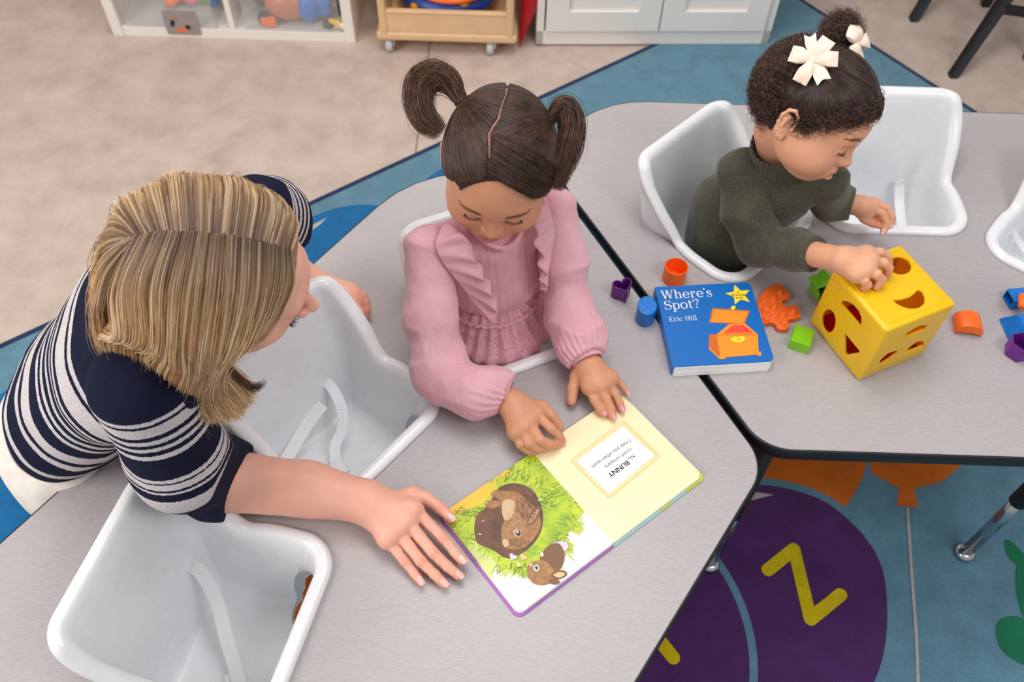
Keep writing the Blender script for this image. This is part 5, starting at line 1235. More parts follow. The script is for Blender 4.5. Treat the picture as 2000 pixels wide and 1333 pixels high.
def strands(name, paths, rad, mat, parent, taper=.35, tone=None):
    """hair as real curves; paths (n,m,3)"""
    paths = np.asarray(paths, np.float32); n, m_ = paths.shape[:2]; bs = base_of(parent)
    hc = bpy.data.hair_curves.new(name); hc.add_curves([m_] * n)
    hc.position_data.foreach_set('vector', (paths.reshape(-1, 3) - bs.astype(np.float32)).ravel())
    t = np.linspace(0, 1, m_); rr = (rad * (1 - (1 - taper) * t ** 2))[None].repeat(n, 0).astype(np.float32)
    ra = hc.attributes.get('radius') or hc.attributes.new('radius', 'FLOAT', 'POINT'); ra.data.foreach_set('value', rr.ravel())
    a = hc.attributes.new('tone', 'FLOAT', 'CURVE'); a.data.foreach_set('value', (np.random.RandomState(3).rand(n) if tone is None else np.asarray(tone)).astype(np.float32))
    a2 = hc.attributes.new('along', 'FLOAT', 'POINT'); a2.data.foreach_set('value', np.tile(t, n).astype(np.float32))
    hc.materials.append(mat); o = bpy.data.objects.new(name, hc); COL.objects.link(o); o.parent = parent; BASE[o.name] = bs; return o

def hair_mat(name, stops, rough=.38, spec=.45, base_noise=60):
    m, nt, b = nodes(name)
    at_ = nd(nt, 'ShaderNodeAttribute'); at_.attribute_name = 'tone'; v = coords(nt); n = noise(nt, v, base_noise, 3, .6)
    mx = nd(nt, 'ShaderNodeMath', operation='MULTIPLY_ADD'); nt.links.new(at_.outputs['Fac'], mx.inputs[0]); mx.inputs[1].default_value = .6; nt.links.new(n, mx.inputs[2])
    nt.links.new(ramp(nt, mx.outputs[0], stops), b.inputs['Base Color']); b.inputs['Roughness'].default_value = rough; b.inputs['Specular IOR Level'].default_value = spec
    return m

def guide_hair(guides, n, m_, rnd, jit=.0035, lift=.006, fan=2.2, lenv=.12, c=None):
    """strands interpolated between neighbouring guide curves, root to tip"""
    G = []
    for g in guides:
        q = catmull(g, 8); L_ = np.r_[0, np.cumsum(np.linalg.norm(np.diff(q, axis=0), axis=1))]; L_ /= L_[-1]; G.append(np.stack([np.interp(np.linspace(0, 1, m_), L_, q[:, k]) for k in range(3)], 1))
    G = np.array(G); u_ = rnd.rand(n) * (len(G) - 1); i = np.minimum(u_.astype(int), len(G) - 2); f = (u_ - i)[:, None, None]; P = G[i] * (1 - f) + G[i + 1] * f
    guide_hair.tone = np.clip(.5 + .30 * np.sin(u_ * 9.3) * np.sin(u_ * 23.7 + 1) + .28 * np.sin(u_ * 61) + .26 * rnd.randn(n), 0, 1)
    t = np.linspace(0, 1, m_)[None, :, None]; end = 1 - lenv * rnd.rand(n, 1); tt = np.linspace(0, 1, m_)[None] * end; k = tt * (m_ - 1); k0 = np.minimum(k.astype(int), m_ - 2); fr_ = (k - k0)[..., None]; P = np.take_along_axis(P, k0[..., None], 1) * (1 - fr_) + np.take_along_axis(P, k0[..., None] + 1, 1) * fr_
    J = rnd.randn(n, 1, 3) * jit * (.35 + fan * t ** 1.5); out = P - c; out /= np.linalg.norm(out, axis=-1, keepdims=True); w1 = rnd.rand(n, 1, 1) * 6.28
    wob = np.sin(t * 5 + w1) * .0015 * rnd.randn(n, 1, 1); return P + J + out * (rnd.rand(n, 1, 1) * lift + wob)
def curls(S, c, ctr_dirs, n, rnd, r=.0035, turns=2.5, length=.03, m_=22, spread=.25, off=.002):
    """small ringlets standing on the skull around given directions"""
    D = np.asarray(ctr_dirs)[rnd.randint(0, len(ctr_dirs), n)] + rnd.randn(n, 3) * spread * .5; D /= np.linalg.norm(D, axis=1)[:, None]; P0 = radial(S, c, D, off)
    T = np.cross(D, rnd.randn(n, 3)); T /= np.linalg.norm(T, axis=1)[:, None]; B = np.cross(D, T); t = np.linspace(0, 1, m_)[None, :, None]; ph = rnd.rand(n, 1, 1) * 6.28; L_ = length * (.5 + .8 * rnd.rand(n, 1, 1)); rr = r * (.6 + .8 * rnd.rand(n, 1, 1)); sg = np.where(rnd.rand(n, 1, 1) < .5, -1, 1)
    a = t * turns * 6.28 * sg + ph; return P0[:, None] + T[:, None] * L_ * t + D[:, None] * (rr * np.cos(a) + rr * .6 - L_ * .10 * t) + B[:, None] * rr * np.sin(a)

def skin_mat(name, c, red=.12):
    m, nt, b = nodes(name); at_ = nd(nt, 'ShaderNodeAttribute'); at_.attribute_name = 'Col'
    v = coords(nt); n = noise(nt, v, 160, 3, .6); n2 = noise(nt, v, 22, 3)
    mixn = nd(nt, 'ShaderNodeMix', data_type='RGBA', blend_type='MULTIPLY'); mixn.inputs[0].default_value = 1
    nt.links.new(at_.outputs['Color'], mixn.inputs[6]); nt.links.new(ramp(nt, n2, [(.3, (.93, .90, .90, 1)), (.7, (1, 1, 1, 1))]), mixn.inputs[7])
    nt.links.new(mixn.outputs[2], b.inputs['Base Color']); b.inputs['Roughness'].default_value = .48; b.inputs['Specular IOR Level'].default_value = .4
    b.inputs['Subsurface Weight'].default_value = .22; b.inputs['Subsurface Radius'].default_value = (.012, .005, .003); b.inputs['Subsurface Scale'].default_value = .5
    bump(nt, b, n, .12, .0006); return m

def paint(V, base, spots):
    """skin colour per vertex with lips, brows and rosy areas: spots = (centre, radii, axes, colour, hardness)"""
    c = np.tile(np.array(base[:3], float), (len(V), 1))
    for ctr, r, A, col, hard in spots:
        p = (V - ctr) @ np.asarray(A).T / np.asarray(r); d = np.sqrt((p ** 2).sum(1)); w_ = np.clip((1 - d) * hard, 0, 1)[:, None]; w_ = w_ * w_ * (3 - 2 * w_) * col[3]
        c = c * (1 - w_) + np.array(col[:3]) * w_
    return c

def fbm(X, f, seed=0):
    """smooth pseudo noise from crossed waves"""
    r = np.random.RandomState(seed); o = np.zeros(X.shape[:-1], np.float32)
    for i in range(6):
        k = r.randn(3); k = k / np.linalg.norm(k) * f * (.6 + .25 * i); o += (np.sin(X @ k.astype(np.float32) + r.rand() * 6.28 + 1.3 * np.sin(X @ (k[[1, 2, 0]] * .7).astype(np.float32))) / (1 + .5 * i)).astype(np.float32)
    return o / 2.5

def ridged(X, f, seed, stretch=None):
    Y = X if stretch is None else X * np.asarray(stretch, np.float32)
    return (1 - np.minimum(1, np.abs(fbm(Y, f, seed)) * 1.6)) ** 2
# ------------------------------------------------------------------ child in pink
SKIN = skin_mat('skin', None)
def cloth_mat(name, c, kind, c2=None, sc=300):
    m, nt, b = nodes(name); v = coords(nt); n = noise(nt, v, sc, 3, .7); n2 = noise(nt, v, 30, 3)
    lo = c; hi = c2
    mx = nd(nt, 'ShaderNodeMath', operation='MULTIPLY_ADD'); nt.links.new(n2, mx.inputs[0]); mx.inputs[1].default_value = .25; nt.links.new(n, mx.inputs[2])
    nt.links.new(ramp(nt, mx.outputs[0], [(.45, lo), (.8, hi)]), b.inputs['Base Color']); b.inputs['Roughness'].default_value = .85; b.inputs['Specular IOR Level'].default_value = .2; b.inputs['Sheen Weight'].default_value = .25
    bump(nt, b, n, .5, .0015); return m
M_PINK = cloth_mat('pink_knit', srgb(220, 158, 170), 'knit', srgb(240, 190, 200), 760)
M_TULLE = cloth_mat('pink_tulle', srgb(214, 150, 166), 'knit', srgb(240, 190, 200), 200)
M_NAIL = plain('pink_nails', srgb(222, 150, 160), .2, coat=.5, nscale=900, namp=.35)
M_NAILW = plain('clear_nails', srgb(232, 186, 176), .2, coat=.5)
M_LASH = plain('dark_lashes', srgb(38, 26, 22), .5)
M_BROW = plain('brown_brows', srgb(130, 92, 68), .6)
f1 = unit((.44, -.9, 0)); r1 = unit(np.cross(f1, [0, 0, 1])); Z = np.array([0, 0, 1.])
HL = Loc(np.array([-.0285, .9960, .8630]), (-.045, -.955, -.265), (.085, -.285, .95), .985)
shR = at(838, 490, .735); shL = at(1082, 412, .735); nk = (shR + shL) / 2 + Z * .02 - f1 * .005
elR = at(868, 722, .605); elL = at(1102, 604, .615)
base1 = np.array([-.03, .965, .40])
S = Sdf(); S.k = .015
add_head(S, HL, kid=True, mouth_open=.1)
S.cone(HL(0, -.03, -.05), nk - Z * .02, .034, .036, .02)
tor = Loc(nk, f1, Z)
S.ell(tor(0, -.002, -.075), (.062, .045, .07), tor.axes(), .02); S.ell(tor(0, 0, -.17), (.062, .052, .07), tor.axes(), .02); S.ell(tor(0, .02, -.27), (.07, .075, .04), tor.axes(), .02)
S.chain([nk - Z * .03, shR - Z * .01, elR], [.03, .028, .024], .02); S.chain([nk - Z * .03, shL - Z * .01, elL], [.03, .028, .024], .02)
tipsR = hand(S, elR, (1002, 789, .588), [(1048, 812, .590), (1034, 828, .592), (1021, 841, .590), (1009, 849, .585)],
     [[(1076, 838, .588), (1091, 852, .576), (1097, 860, .568)], [(1054, 859, .590), (1074, 869, .578), (1089, 869, .567)], [(1032, 866, .586), (1050, 876, .575), (1064, 877, .567)], [(1016, 868, .580), (1029, 879, .570), (1043, 883, .565)]],
     [(1058, 796, .585), (1075, 812, .578), (1091, 834, .566)], rw=.0215, rp=.0132, rf=.0082, re=.027)
tipsL = hand(S, elL, (1150, 718, .590), [(1152, 759, .586), (1168, 756, .590), (1183, 750, .588), (1195, 741, .584)],
     [[(1161, 781, .580), (1171, 797, .572), (1178, 808, .567)], [(1184, 779, .582), (1192, 798, .573), (1197, 814, .567)], [(1201, 770, .579), (1209, 786, .572), (1214, 799, .567)], [(1208, 747, .577), (1218, 758, .570), (1224, 768, .566)]],
     [(1126, 736, .580), (1119, 760, .571), (1116, 784, .564)], rw=.0215, rp=.0130, rf=.0078, re=.027)
V, F = S.mesh(.0018, smooth=1)
C1 = srgb(216, 156, 122)
lipc = (*srgb(196, 104, 100)[:3], .8); brow = (*srgb(120, 82, 60)[:3], .75); rosy = (*srgb(222, 140, 118)[:3], .6)
def face_paint(L, kid=True):
    s = L.s; my, mz = (.0835, -.055) if kid else (.0865, -.066); ex = .029 if kid else .0315
    sp = [(L(0, my + .004, mz - .001), (.019 * s, .012 * s, .0085 * s), L.axes(), lipc, 3)]
    for sg in (-1, 1):
        sp.append((L(sg * .036, .072, -.034), (.026 * s, .02 * s, .022 * s), L.axes(), rosy, 1.2))
        sp.append((L(sg * (ex + .002), .084, .0215), (.0195 * s, .016 * s, .0040 * s), L.axes(0, sg * .14, 0), brow, 1.6))
        sp.append((L(sg * ex, .084, .000), (.0165 * s, .012 * s, .0075 * s), L.axes(), (*srgb(206, 146, 118)[:3], .35), 1.5))
    sp.append((L(0, .1, -.034), (.014 * s, .014 * s, .011 * s), L.axes(), rosy, 1.2)); return sp
cols = paint(V, C1, face_paint(HL) + [(t_[0], (.012, .012, .012), np.eye(3), (*srgb(226, 146, 128)[:3], .6), 1.4) for t_ in tipsR + tipsL])
girl = mk('person', V, F, SKIN, base=base1, attrs={'Col': ('FLOAT_COLOR', cols)})
tag(girl, 'child in pink ruffled long sleeved top with two pigtails, reading the open book', 'person')
for (V_, F_) in nail_mesh(tipsL[0:], .0062) + nail_mesh(tipsR[0:2] + tipsR[4:], .0060):
    q = MB(); q.add(V_, F_); q.build('nail', M_NAIL, girl)
def lashes(L, par, kid=True, sides=(-1, 1), n=60, ln=.0078, seed=1):
    rnd = np.random.RandomState(seed); s = L.s; ex = .029 if kid else .0315; out = []
    for sg in sides:
        for i in range(n):
            t_ = (i + rnd.rand()) / n; a_ = math.pi * (.06 + .88 * t_); x = ex + .0135 * math.cos(a_) ; z = -.0085 - .0035 * math.sin(a_) + .002; y = (.0838 if kid else .0862) - .0040 * abs(math.cos(a_)) ** 1.5
            p0 = L(sg * x, y, z); d = L.R * sg * (math.cos(a_) * .55) + L.F * .8 - L.U * .45; lq = ln * (.45 + .55 * math.sin(a_)) * (.75 + .3 * rnd.rand()); d = d + L.R * rnd.randn() * .08; p1 = p0 + d * lq * .55 * s; p2 = p0 + (d + L.U * .5) * lq * s; out.append([p0, (p0 + p1) / 2 + (p1 - p0) * .1, p1, p2])
        for j in range(14):   # the dark lid edge
            z0 = -.0088 + (j // 4) * .0004; xs = np.linspace(-.0125, .0125, 8); k0 = int(j % 4) * 2; xx = xs[max(0, min(k0, 4)):max(0, min(k0, 4)) + 4]
            out.append([L(sg * (ex + x), (.0846 if kid else .087) - .0040 * (abs(x) / .0135) ** 2, z0 + .0028 * (x / .0135) ** 2) for x in xx])
    return strands('eyelashes', np.array(out), .00024, M_LASH, par, .4)
lashes(HL, girl)
def brows(L, par, kid=True, n=240, seed=2, mat=None, sides=(-1, 1)):
    rnd = np.random.RandomState(seed); out = []; ex = .029 if kid else .0315
    for sg in sides:
        for i in range(n):
            t_ = rnd.rand(); x = ex - .016 + .036 * t_; z = .0185 + .0050 * math.sin(math.pi * (.15 + .7 * t_)) + (rnd.rand() - .5) * .0068 * (1 - t_ * .5); c_ = L(0, -.01, .02); p = L(sg * x, .078, z); D = unit(p - c_)[None]
            p0 = radial(Sh, c_, D, .0002)[0]; D2 = unit(L(sg * (x + .0065), .078, z + .0012 - .002 * t_) - c_)[None]; p1 = radial(Sh, c_, D2, .0006)[0]; out.append([p0, (p0 + p1) / 2, p1])
    return strands('eyebrows', np.array(out), .00018, mat or M_BROW, par, .4)
Sh = Sdf(); Sh.k = .01; add_head(Sh, HL, kid=True)
brows(HL, girl)
# hair cap, parting and two pigtails
M_H1 = hair_mat('dark_brown_hair', [(.35, srgb(30, 19, 15)), (.75, srgb(52, 34, 27)), (1.15, srgb(84, 57, 45))], .42)
M_H1L = hair_mat('brown_hair_ends', [(.35, srgb(34, 21, 16)), (.75, srgb(62, 40, 29)), (1.15, srgb(116, 80, 56))], .34)
def hair_cap(L, inflate=.004, cut=(0, .112, -.036, .068, .072, .128), low=True):
    s = L.s; H = Sdf(); H.k = .01
    H.ell(L(0, -.012, .030), (np.array([.078, .092, .082]) + inflate) * s, L.axes(), .01); H.ell(L(0, .018, .034), (np.array([.072, .073, .070]) + inflate) * s, L.axes(), .02 * s)
    return H
H0 = hair_cap(HL)
H = hair_cap(HL, .0035); s = HL.s
H.ell(HL(0, .104, -.034), np.array([.076, .074, .128]) * s, HL.axes(), .004, True)
for sg in (-1, 1): H.ell(HL(sg * .066, .060, .006), np.array([.036, .036, .044]) * s, HL.axes(), .003, True); H.plane(HL(0, -.05, -.052), HL(0, .35, -1) - HL(0, 0, 0), .004)
for sg in (-1, 1): H.ell(HL(sg * .085, .010, -.014), np.array([.032, .036, .042]) * s, HL.axes(), .003, True)
# the parting shows scalp
pa = [HL(-.012, .070, .100), HL(-.008, .03, .125), HL(.0, -.03, .122)]
V, F = H.mesh(.002, disp=lambda X, D: .0002 - .0006 * np.sin((X @ HL.R.astype(np.float32)) * 900 + 3 * fbm(X, 60)))
hair = mk('hair', V, F, M_H1, girl, attrs={'tone': ('FLOAT', np.full(len(V), .3))})
rnd = np.random.RandomState(5); c_ = HL(0, -.01, .02)
def dirs(*pts): return [unit(HL(*p) - c_) for p in pts]
tie = {1: HL(.064, -.052, .080), -1: HL(-.066, -.048, .066)}
tt = {k_: unit(v_ - c_) for k_, v_ in tie.items()}
part = [(.016, .066, .088), (.016, .045, .103), (.020, .02, .112), (.008, -.01, .115), (.0, -.05, .10), (.0, -.09, .06)]
allp = []
for sg in (-1, 1):
    st = dirs(*[(x + sg * .0034, y, z) for x, y, z in part]); allp.append(scalp_strands(H0, c_, st, [tt[sg]] * len(st), 3000, 14, .006, rnd, (.000, .0022), 2.4))
    edge = [(sg * .000 + .016, .066, .088), (sg * .030, .069, .074), (sg * .052, .060, .055), (sg * .067, .040, .036), (sg * .074, .018, .030), (sg * .078, -.012, .028), (sg * .070, -.05, -.010), (sg * .03, -.10, -.03), (0, -.11, -.02)]
    en = [tt[sg]] * len(edge); allp.append(scalp_strands(H0, c_, dirs(*edge), en, 3000, 14, .012, rnd, (.0, .002), 1.4))
# a swept fringe on the viewer's right
fr = dirs((.016, .050, .100), (.014, .064, .092), (.012, .040, .106), (.012, .02, .11)); fe = dirs((-.050, .062, .050), (-.058, .054, .042), (-.070, .03, .02), (-.074, .01, .01))
allp.append(scalp_strands(H0, c_, fr, fe, 900, 14, .02, rnd, (.001, .0045), 1.8))
P = np.concatenate(allp); strands('hair_strands', P, .00032, M_H1, hair)
pd = dirs((.0165, .062, .092), (.0150, .052, .099), (.0170, .040, .105), (.0185, .030, .110), (.0200, .018, .112), (.0150, .006, .114), (.0095, -.004, .115), (.0085, -.018, .114), (.0060, -.032, .110), (.003, -.050, .102), (.001, -.065, .092))
pp = radial(H0, c_, catmull(pd, 5) / np.linalg.norm(catmull(pd, 5), axis=1)[:, None], .0002); V_, F_ = ribbon(pp, .0040, [unit(x - c_) for x in pp], .0003); q = MB(); q.add(V_, F_); q.build('parting', plain('scalp', srgb(156, 112, 92), .6, nscale=500, namp=.15), hair)
fly = scalp_strands(H0, c_, dirs((.02, .05, .1), (.0, 0, .115), (.0, -.06, .09)), dirs((-.03, .05, .1), (-.05, 0, .1), (-.02, -.08, .08)), 50, 10, .16, rnd, (.002, .007), .6)
strands('flyaway_hair', fly, .00014, M_H1L, hair)
def pigtail(tp, gl, rad, n, seed, par, wave=.10):
    g = [cam_off(tp, *q_) for q_ in gl]; rnd_ = np.random.RandomState(seed)
    B_ = Sdf(); G = catmull(g, 6); R_ = np.interp(np.linspace(0, 1, len(G)), np.linspace(0, 1, len(rad)), rad) * np.linspace(.55, .12, len(G)); B_.chain(G[:-14], R_[:-14], .006)
    V, F = B_.mesh(.002, disp=lambda X, D: .002 * fbm(X, 160, seed)); pt = mk('pigtail', V, F, M_H1, par, attrs={'tone': ('FLOAT', np.full(len(V), .2))})
    strands('hair_strands', np.concatenate([bundle(g, rad, n, rnd_, 30, wave, 1.3), bundle(g, [r_ * 1.2 for r_ in rad], n // 24, rnd_, 30, wave * 1.4, 1.3)]), .00030, M_H1L, pt)
    V_, F_ = lathe([(.007 + .0035 * math.cos(a_), .0035 * math.sin(a_)) for a_ in np.linspace(0, 2 * math.pi, 12)], 20); M_ = np.array(Vector(g[1] - g[0]).to_track_quat('Z', 'Y').to_matrix()); q = MB(); q.add(V_ @ M_.T + tp, F_); q.build('hair_tie', M_LASH, par)
pigtail(tie[1], [(8, 10), (-4, -8), (-22, -38), (-50, -50), (-76, -36), (-82, 0), (-70, 34), (-52, 50), (-38, 62)], [.007, .008, .015, .019, .019, .018, .017, .015, .012], 1700, 7, girl, .24)
pigtail(tie[-1], [(-12, 6), (4, -6), (22, -26), (36, -18), (44, 14), (38, 50), (26, 84), (16, 112), (10, 136)], [.007, .008, .013, .016, .017, .017, .016, .014, .011], 1600, 8, girl, .26)
# pink top: bodice, sleeves with gathered cuffs, skirt
fold = lambda X: fbm(X, 40, 3) * .0026 - ridged(X, 34, 9) * .0042 + fbm(X, 110, 5) * .0020 + fbm(X, 240, 4) * .0007
T = Sdf(); T.k = .02
T.ell(tor(0, .0, -.065), (.080, .054, .075), tor.axes(), .02); T.ell(tor(0, .012, -.125), (.080, .062, .070), tor.axes(), .025)
T.chain([tor(-.02, -.002, -.032), shR], [.036, .036], .02); T.chain([tor(.02, -.002, -.032), shL], [.036, .036], .02)
T.ell(tor(0, .018, .016), (.039, .042, .022), tor.axes(.25), .003, True)
T.plane(tor(0, .0, -.172), (0, 0, -1), .004)
V, F = T.mesh(.0022, disp=lambda X, D: fold(X) * .7 + .0006 * np.sin((X @ tor.R.astype(np.float32)) * 520))
top1 = mk('pink_top', V, F, M_PINK, girl)
q = MB(); V_, F_ = tube([tor(.040 * math.cos(a_), .017 + .044 * math.sin(a_), .004 - .008 * math.sin(a_) + .010 * abs(math.cos(a_))) for a_ in np.linspace(0, 2 * math.pi, 40)], .0045, 8); q.add(V_, F_); q.build('neckline', M_PINK, top1)
def sleeve(P, R_, name, par, mat, cuff, disp, h=.0022, cut=None):
    T = Sdf(); T.chain(P, R_, .022)
    if cuff is not None: T.plane(cuff[0], cuff[1], .003); T.ell(cuff[0] + unit(cuff[1]) * .001, cuff[2], None, .003, True) if len(cuff) > 2 else None
    V, F = T.mesh(h, disp=disp); return mk(name, V, F, mat, par)
wR = at(986, 768, .594); wL = at(1146, 700, .598)
def gather(end, ax, n_=26, reach=.05, amp=.0016):
    """gathers that run towards the cuff"""
    A3 = unit(ax); s1 = unit(np.cross(A3, [0, 0, 1])); s2 = np.cross(A3, s1)
    def f(X, D):
        d = X - end.astype(np.float32); t_ = d @ A3.astype(np.float32); an = np.arctan2(d @ s1.astype(np.float32), d @ s2.astype(np.float32)); return fold(X) + amp * np.sin(an * n_ + 2 * fbm(X, 40)) * np.clip(1 - np.abs(t_) / reach, 0, 1)
    return f
aR = wR - elR; aL = wL - elL
pf = at(928, 768, .600)
sleeve([shR + Z * .004, shR * .5 + elR * .5 + np.array([-.010, -.004, 0]), elR + np.array([-.006, -.006, -.004]), pf, wR - unit(aR) * .016, wR + unit(aR) * .001], [.038, .040, .040, .037, .032, .025], 'sleeve', top1, M_PINK, (wR + unit(aR) * .001, aR, .0225), gather(wR, aR))
sleeve([shL + Z * .004, shL * .5 + elL * .5 + np.array([.008, 0, 0]), elL + np.array([.008, -.002, 0]), elL * .45 + wL * .55 + np.array([.006, 0, .002]), wL - unit(aL) * .014, wL + unit(aL) * .001], [.036, .036, .036, .037, .033, .025], 'sleeve', top1, M_PINK, (wL + unit(aL) * .001, aL, .0225), gather(wL, aL))
# ribbed cuffs
for w_, a_ in ((wR, aR), (wL, aL)):
    A3 = unit(a_); s1 = unit(np.cross(A3, [0, 0, 1])); s2 = np.cross(A3, s1); V_ = []; n_ = 120
    for (r_, t_) in ((.0235, -.010), (.0255, -.008), (.0252, .001), (.0240, .0035), (.0225, .003), (.0222, -.006)):
        for k in range(n_): an = 2 * math.pi * k / n_; rr = r_ + .0006 * math.sin(an * 30); V_.append(w_ + A3 * (t_ + .003) + (s1 * math.cos(an) + s2 * math.sin(an)) * rr)
    F_ = [[i * n_ + j, i * n_ + (j + 1) % n_, (i + 1) * n_ + (j + 1) % n_, (i + 1) * n_ + j] for i in range(5) for j in range(n_)]; q = MB(); q.add(V_, F_); q.build('cuff', M_PINK, top1)
# shoulder ruffles
def ruffle(inner, out_dir, width, n_wave, amp, seed=0, name='ruffle'):
    I = catmull(inner, 16); n_ = len(I); m2 = 7; rnd_ = np.random.RandomState(seed); V_ = []; O = np.asarray(out_dir, float); O = np.stack([np.interp(np.linspace(0, 1, n_), np.linspace(0, 1, len(O)), O[:, k]) for k in range(3)], 1); O /= np.linalg.norm(O, axis=1)[:, None]
    Tn = np.gradient(I, axis=0); Tn /= np.linalg.norm(Tn, axis=1)[:, None]; Nn = np.cross(Tn, O)
    wd = np.interp(np.linspace(0, 1, n_), np.linspace(0, 1, len(width)), width); ph = np.cumsum(.7 + .6 * rnd_.rand(n_)); ph = ph / ph[-1] * 2 * math.pi * n_wave
    for side in (0, 1):
        for i in range(n_):
            for j in range(m2):
                t_ = j / (m2 - 1); V_.append(I[i] + O[i] * wd[i] * t_ + Nn[i] * (amp * t_ * math.sin(ph[i]) + (.0008 if side else -.0008)) + np.array([0, 0, -1]) * .012 * t_ * t_)
    F_ = []
    for side in (0, 1):
        o_ = side * n_ * m2
        for i in range(n_ - 1):
            for j in range(m2 - 1): f = [o_ + i * m2 + j, o_ + i * m2 + j + 1, o_ + (i + 1) * m2 + j + 1, o_ + (i + 1) * m2 + j]; F_.append(f if side else f[::-1])
    for i in range(n_ - 1): a_ = i * m2 + m2 - 1; F_.append([a_, a_ + m2, a_ + m2 + n_ * m2, a_ + n_ * m2])
    q = MB(); q.add(V_, F_); q.build(name, M_PINK, top1)
RN = -tor.R; 
ruffle([at(862, 446, .785), at(852, 480, .778), at(868, 516, .752), at(893, 548, .722), at(918, 580, .690), at(934, 606, .664)], [RN * 1 + Z * .7, RN + Z * .5 + f1 * .3, RN * .9 + Z * .2 + f1 * .6, RN * .8 + f1 * .6, RN * .7 + f1 * .6 - Z * .2, RN * .4 + f1 * .6 - Z * .6], [.020, .052, .058, .056, .048, .024], 7, .0085, 1)
ruffle([at(1066, 384, .795), at(1076, 420, .782), at(1082, 452, .755), at(1078, 486, .725), at(1070, 515, .695), at(1066, 540, .670)], [-RN + Z * .8, -RN + Z * .5, -RN + Z * .3 + f1 * .5, -RN * .8 + f1 * .8, -RN * .6 + f1 * .8 - Z * .2, -RN * .4 + f1 * .6 - Z * .5], [.014, .036, .042, .040, .034, .018], 6, .0075, 2)
# peplum of tulle below the bodice
T = Sdf(); T.ell(tor(0, .015, -.195), (.083, .074, .05), tor.axes(), .02); T.ell(tor(0, .035, -.225), (.092, .088, .035), tor.axes(), .02); T.plane(tor(0, .02, -.245), (0, 0, -1), .004)
cS = tor(0, 0, -.2)
def sk_d(X, D): d = X - cS.astype(np.float32); an = np.arctan2(d @ tor.R.astype(np.float32), d @ f1.astype(np.float32)); return .0032 * np.sin(an * 26 + 3 * fbm(X, 30)) + .001 * fbm(X, 200)
V, F = T.mesh(.0024, disp=sk_d); mk('peplum', V, F, M_TULLE, top1)
q = MB(); V_, F_ = tube([tor(.080 * math.cos(a_) * (1 + .02 * math.sin(a_ * 40)), .014 + .068 * math.sin(a_) * (1 + .02 * math.sin(a_ * 40)), -.170 + .001 * math.sin(a_ * 23)) for a_ in np.linspace(0, 2 * math.pi, 160)], .0035, 8); q.add(V_, F_); q.build('waist_seam', M_TULLE, top1)
# ------------------------------------------------------------------ child in dark green
M_OLIVE = cloth_mat('olive_knit', srgb(52, 52, 42), 'knit', srgb(96, 94, 76), 520)
M_OLIVE2 = cloth_mat('dark_brown_trousers', srgb(44, 38, 30), 'knit', srgb(62, 54, 44), 300)
M_BOW = plain('cream_ribbon', srgb(232, 214, 196), .6, nscale=300, namp=.03, bstr=.2)
H2 = Loc(np.array([.457, 1.150, .854]), (.767, -.615, -.183), (.335, .142, .931), .966)
nk2 = at(1532, 300, .745); fB = unit((.5, -.87, 0)); tor2 = Loc(nk2, fB, (-.02, .10, 1))
sR = at(1452, 338, .712); sL = at(1612, 356, .700); hip2 = at(1432, 440, .56) + np.array([0, .01, -.04])
eR = at(1482, 474, .618); eL = at(1622, 392, .618); wR2 = eR + (at(1644, 508, .714) - eR) * .68; wL2 = eL + (at(1680, 402, .624) - eL) * .72
S = Sdf(); S.k = .015
add_head(S, H2, kid=True, mouth_open=.9)
S.cone(H2(0, -.03, -.055), nk2 - np.array([0, 0, .02]), .034, .036, .02)
S.chain([nk2 - np.array([0, 0, .04]), (nk2 + hip2) / 2, hip2], [.035, .045, .045], .03); S.chain([nk2 - np.array([0, 0, .03]), sR, eR], [.028, .024, .021], .02); S.chain([nk2 - np.array([0, 0, .03]), sL, eL], [.028, .024, .021], .02)
tip2R = hand(S, eR, (1644, 508, .714), [(1696, 496, .716), (1702, 511, .718), (1694, 527, .717), (1676, 538, .712)],
     [[(1718, 494, .716), (1733, 501, .708), (1736, 512, .699)], [(1726, 514, .717), (1735, 524, .707), (1733, 536, .697)], [(1712, 536, .716), (1722, 547, .705), (1712, 560, .695)], [(1688, 549, .710), (1695, 557, .702), (1688, 563, .694)]],
     [(1672, 520, .706), (1692, 532, .700), (1708, 545, .697)], rw=.0205, rp=.0135, rf=.0085, re=.023)
tip2L = hand(S, eL, (1682, 402, .626), [(1708, 397, .632), (1704, 405, .626), (1700, 412, .619), (1696, 419, .613)],
     [[(1732, 407, .630), (1742, 424, .620), (1739, 441, .607)], [(1722, 417, .622), (1732, 436, .609), (1725, 453, .598)], [(1714, 418, .611), (1722, 431, .605), (1716, 441, .600)], [(1706, 424, .605), (1712, 434, .601), (1706, 440, .598)]],
     [(1682, 416, .612), (1689, 427, .606), (1701, 435, .602)], rw=.0185, rp=.0110, rf=.0074, re=.021, k=.006)
V, F = S.mesh(.0018, smooth=1)
C2 = srgb(226, 168, 134)
cols = paint(V, C2, face_paint(H2) + [(t_[0], (.012,) * 3, np.eye(3), (*srgb(228, 140, 120)[:3], .6), 1.4) for t_ in tip2R + tip2L] + [(H2(0, .0945, -.056), (.0115, .006, .0030), H2.axes(), (*srgb(110, 44, 44)[:3], .9), 4)])
child2 = mk('person', V, F, SKIN, base=np.array([SD[0], SD[1], .40]), attrs={'Col': ('FLOAT_COLOR', cols)})
tag(child2, 'curly haired child in dark green roll neck with cream bows, hand on the yellow cube', 'person')
for (V_, F_) in nail_mesh(tip2L[1:3], .0060) : q = MB(); q.add(V_, F_); q.build('nail', M_NAILW, child2)
lashes(H2, child2, seed=6)
Sh = Sdf(); Sh.k = .01; add_head(Sh, H2, kid=True); brows(H2, child2, seed=4, n=120)
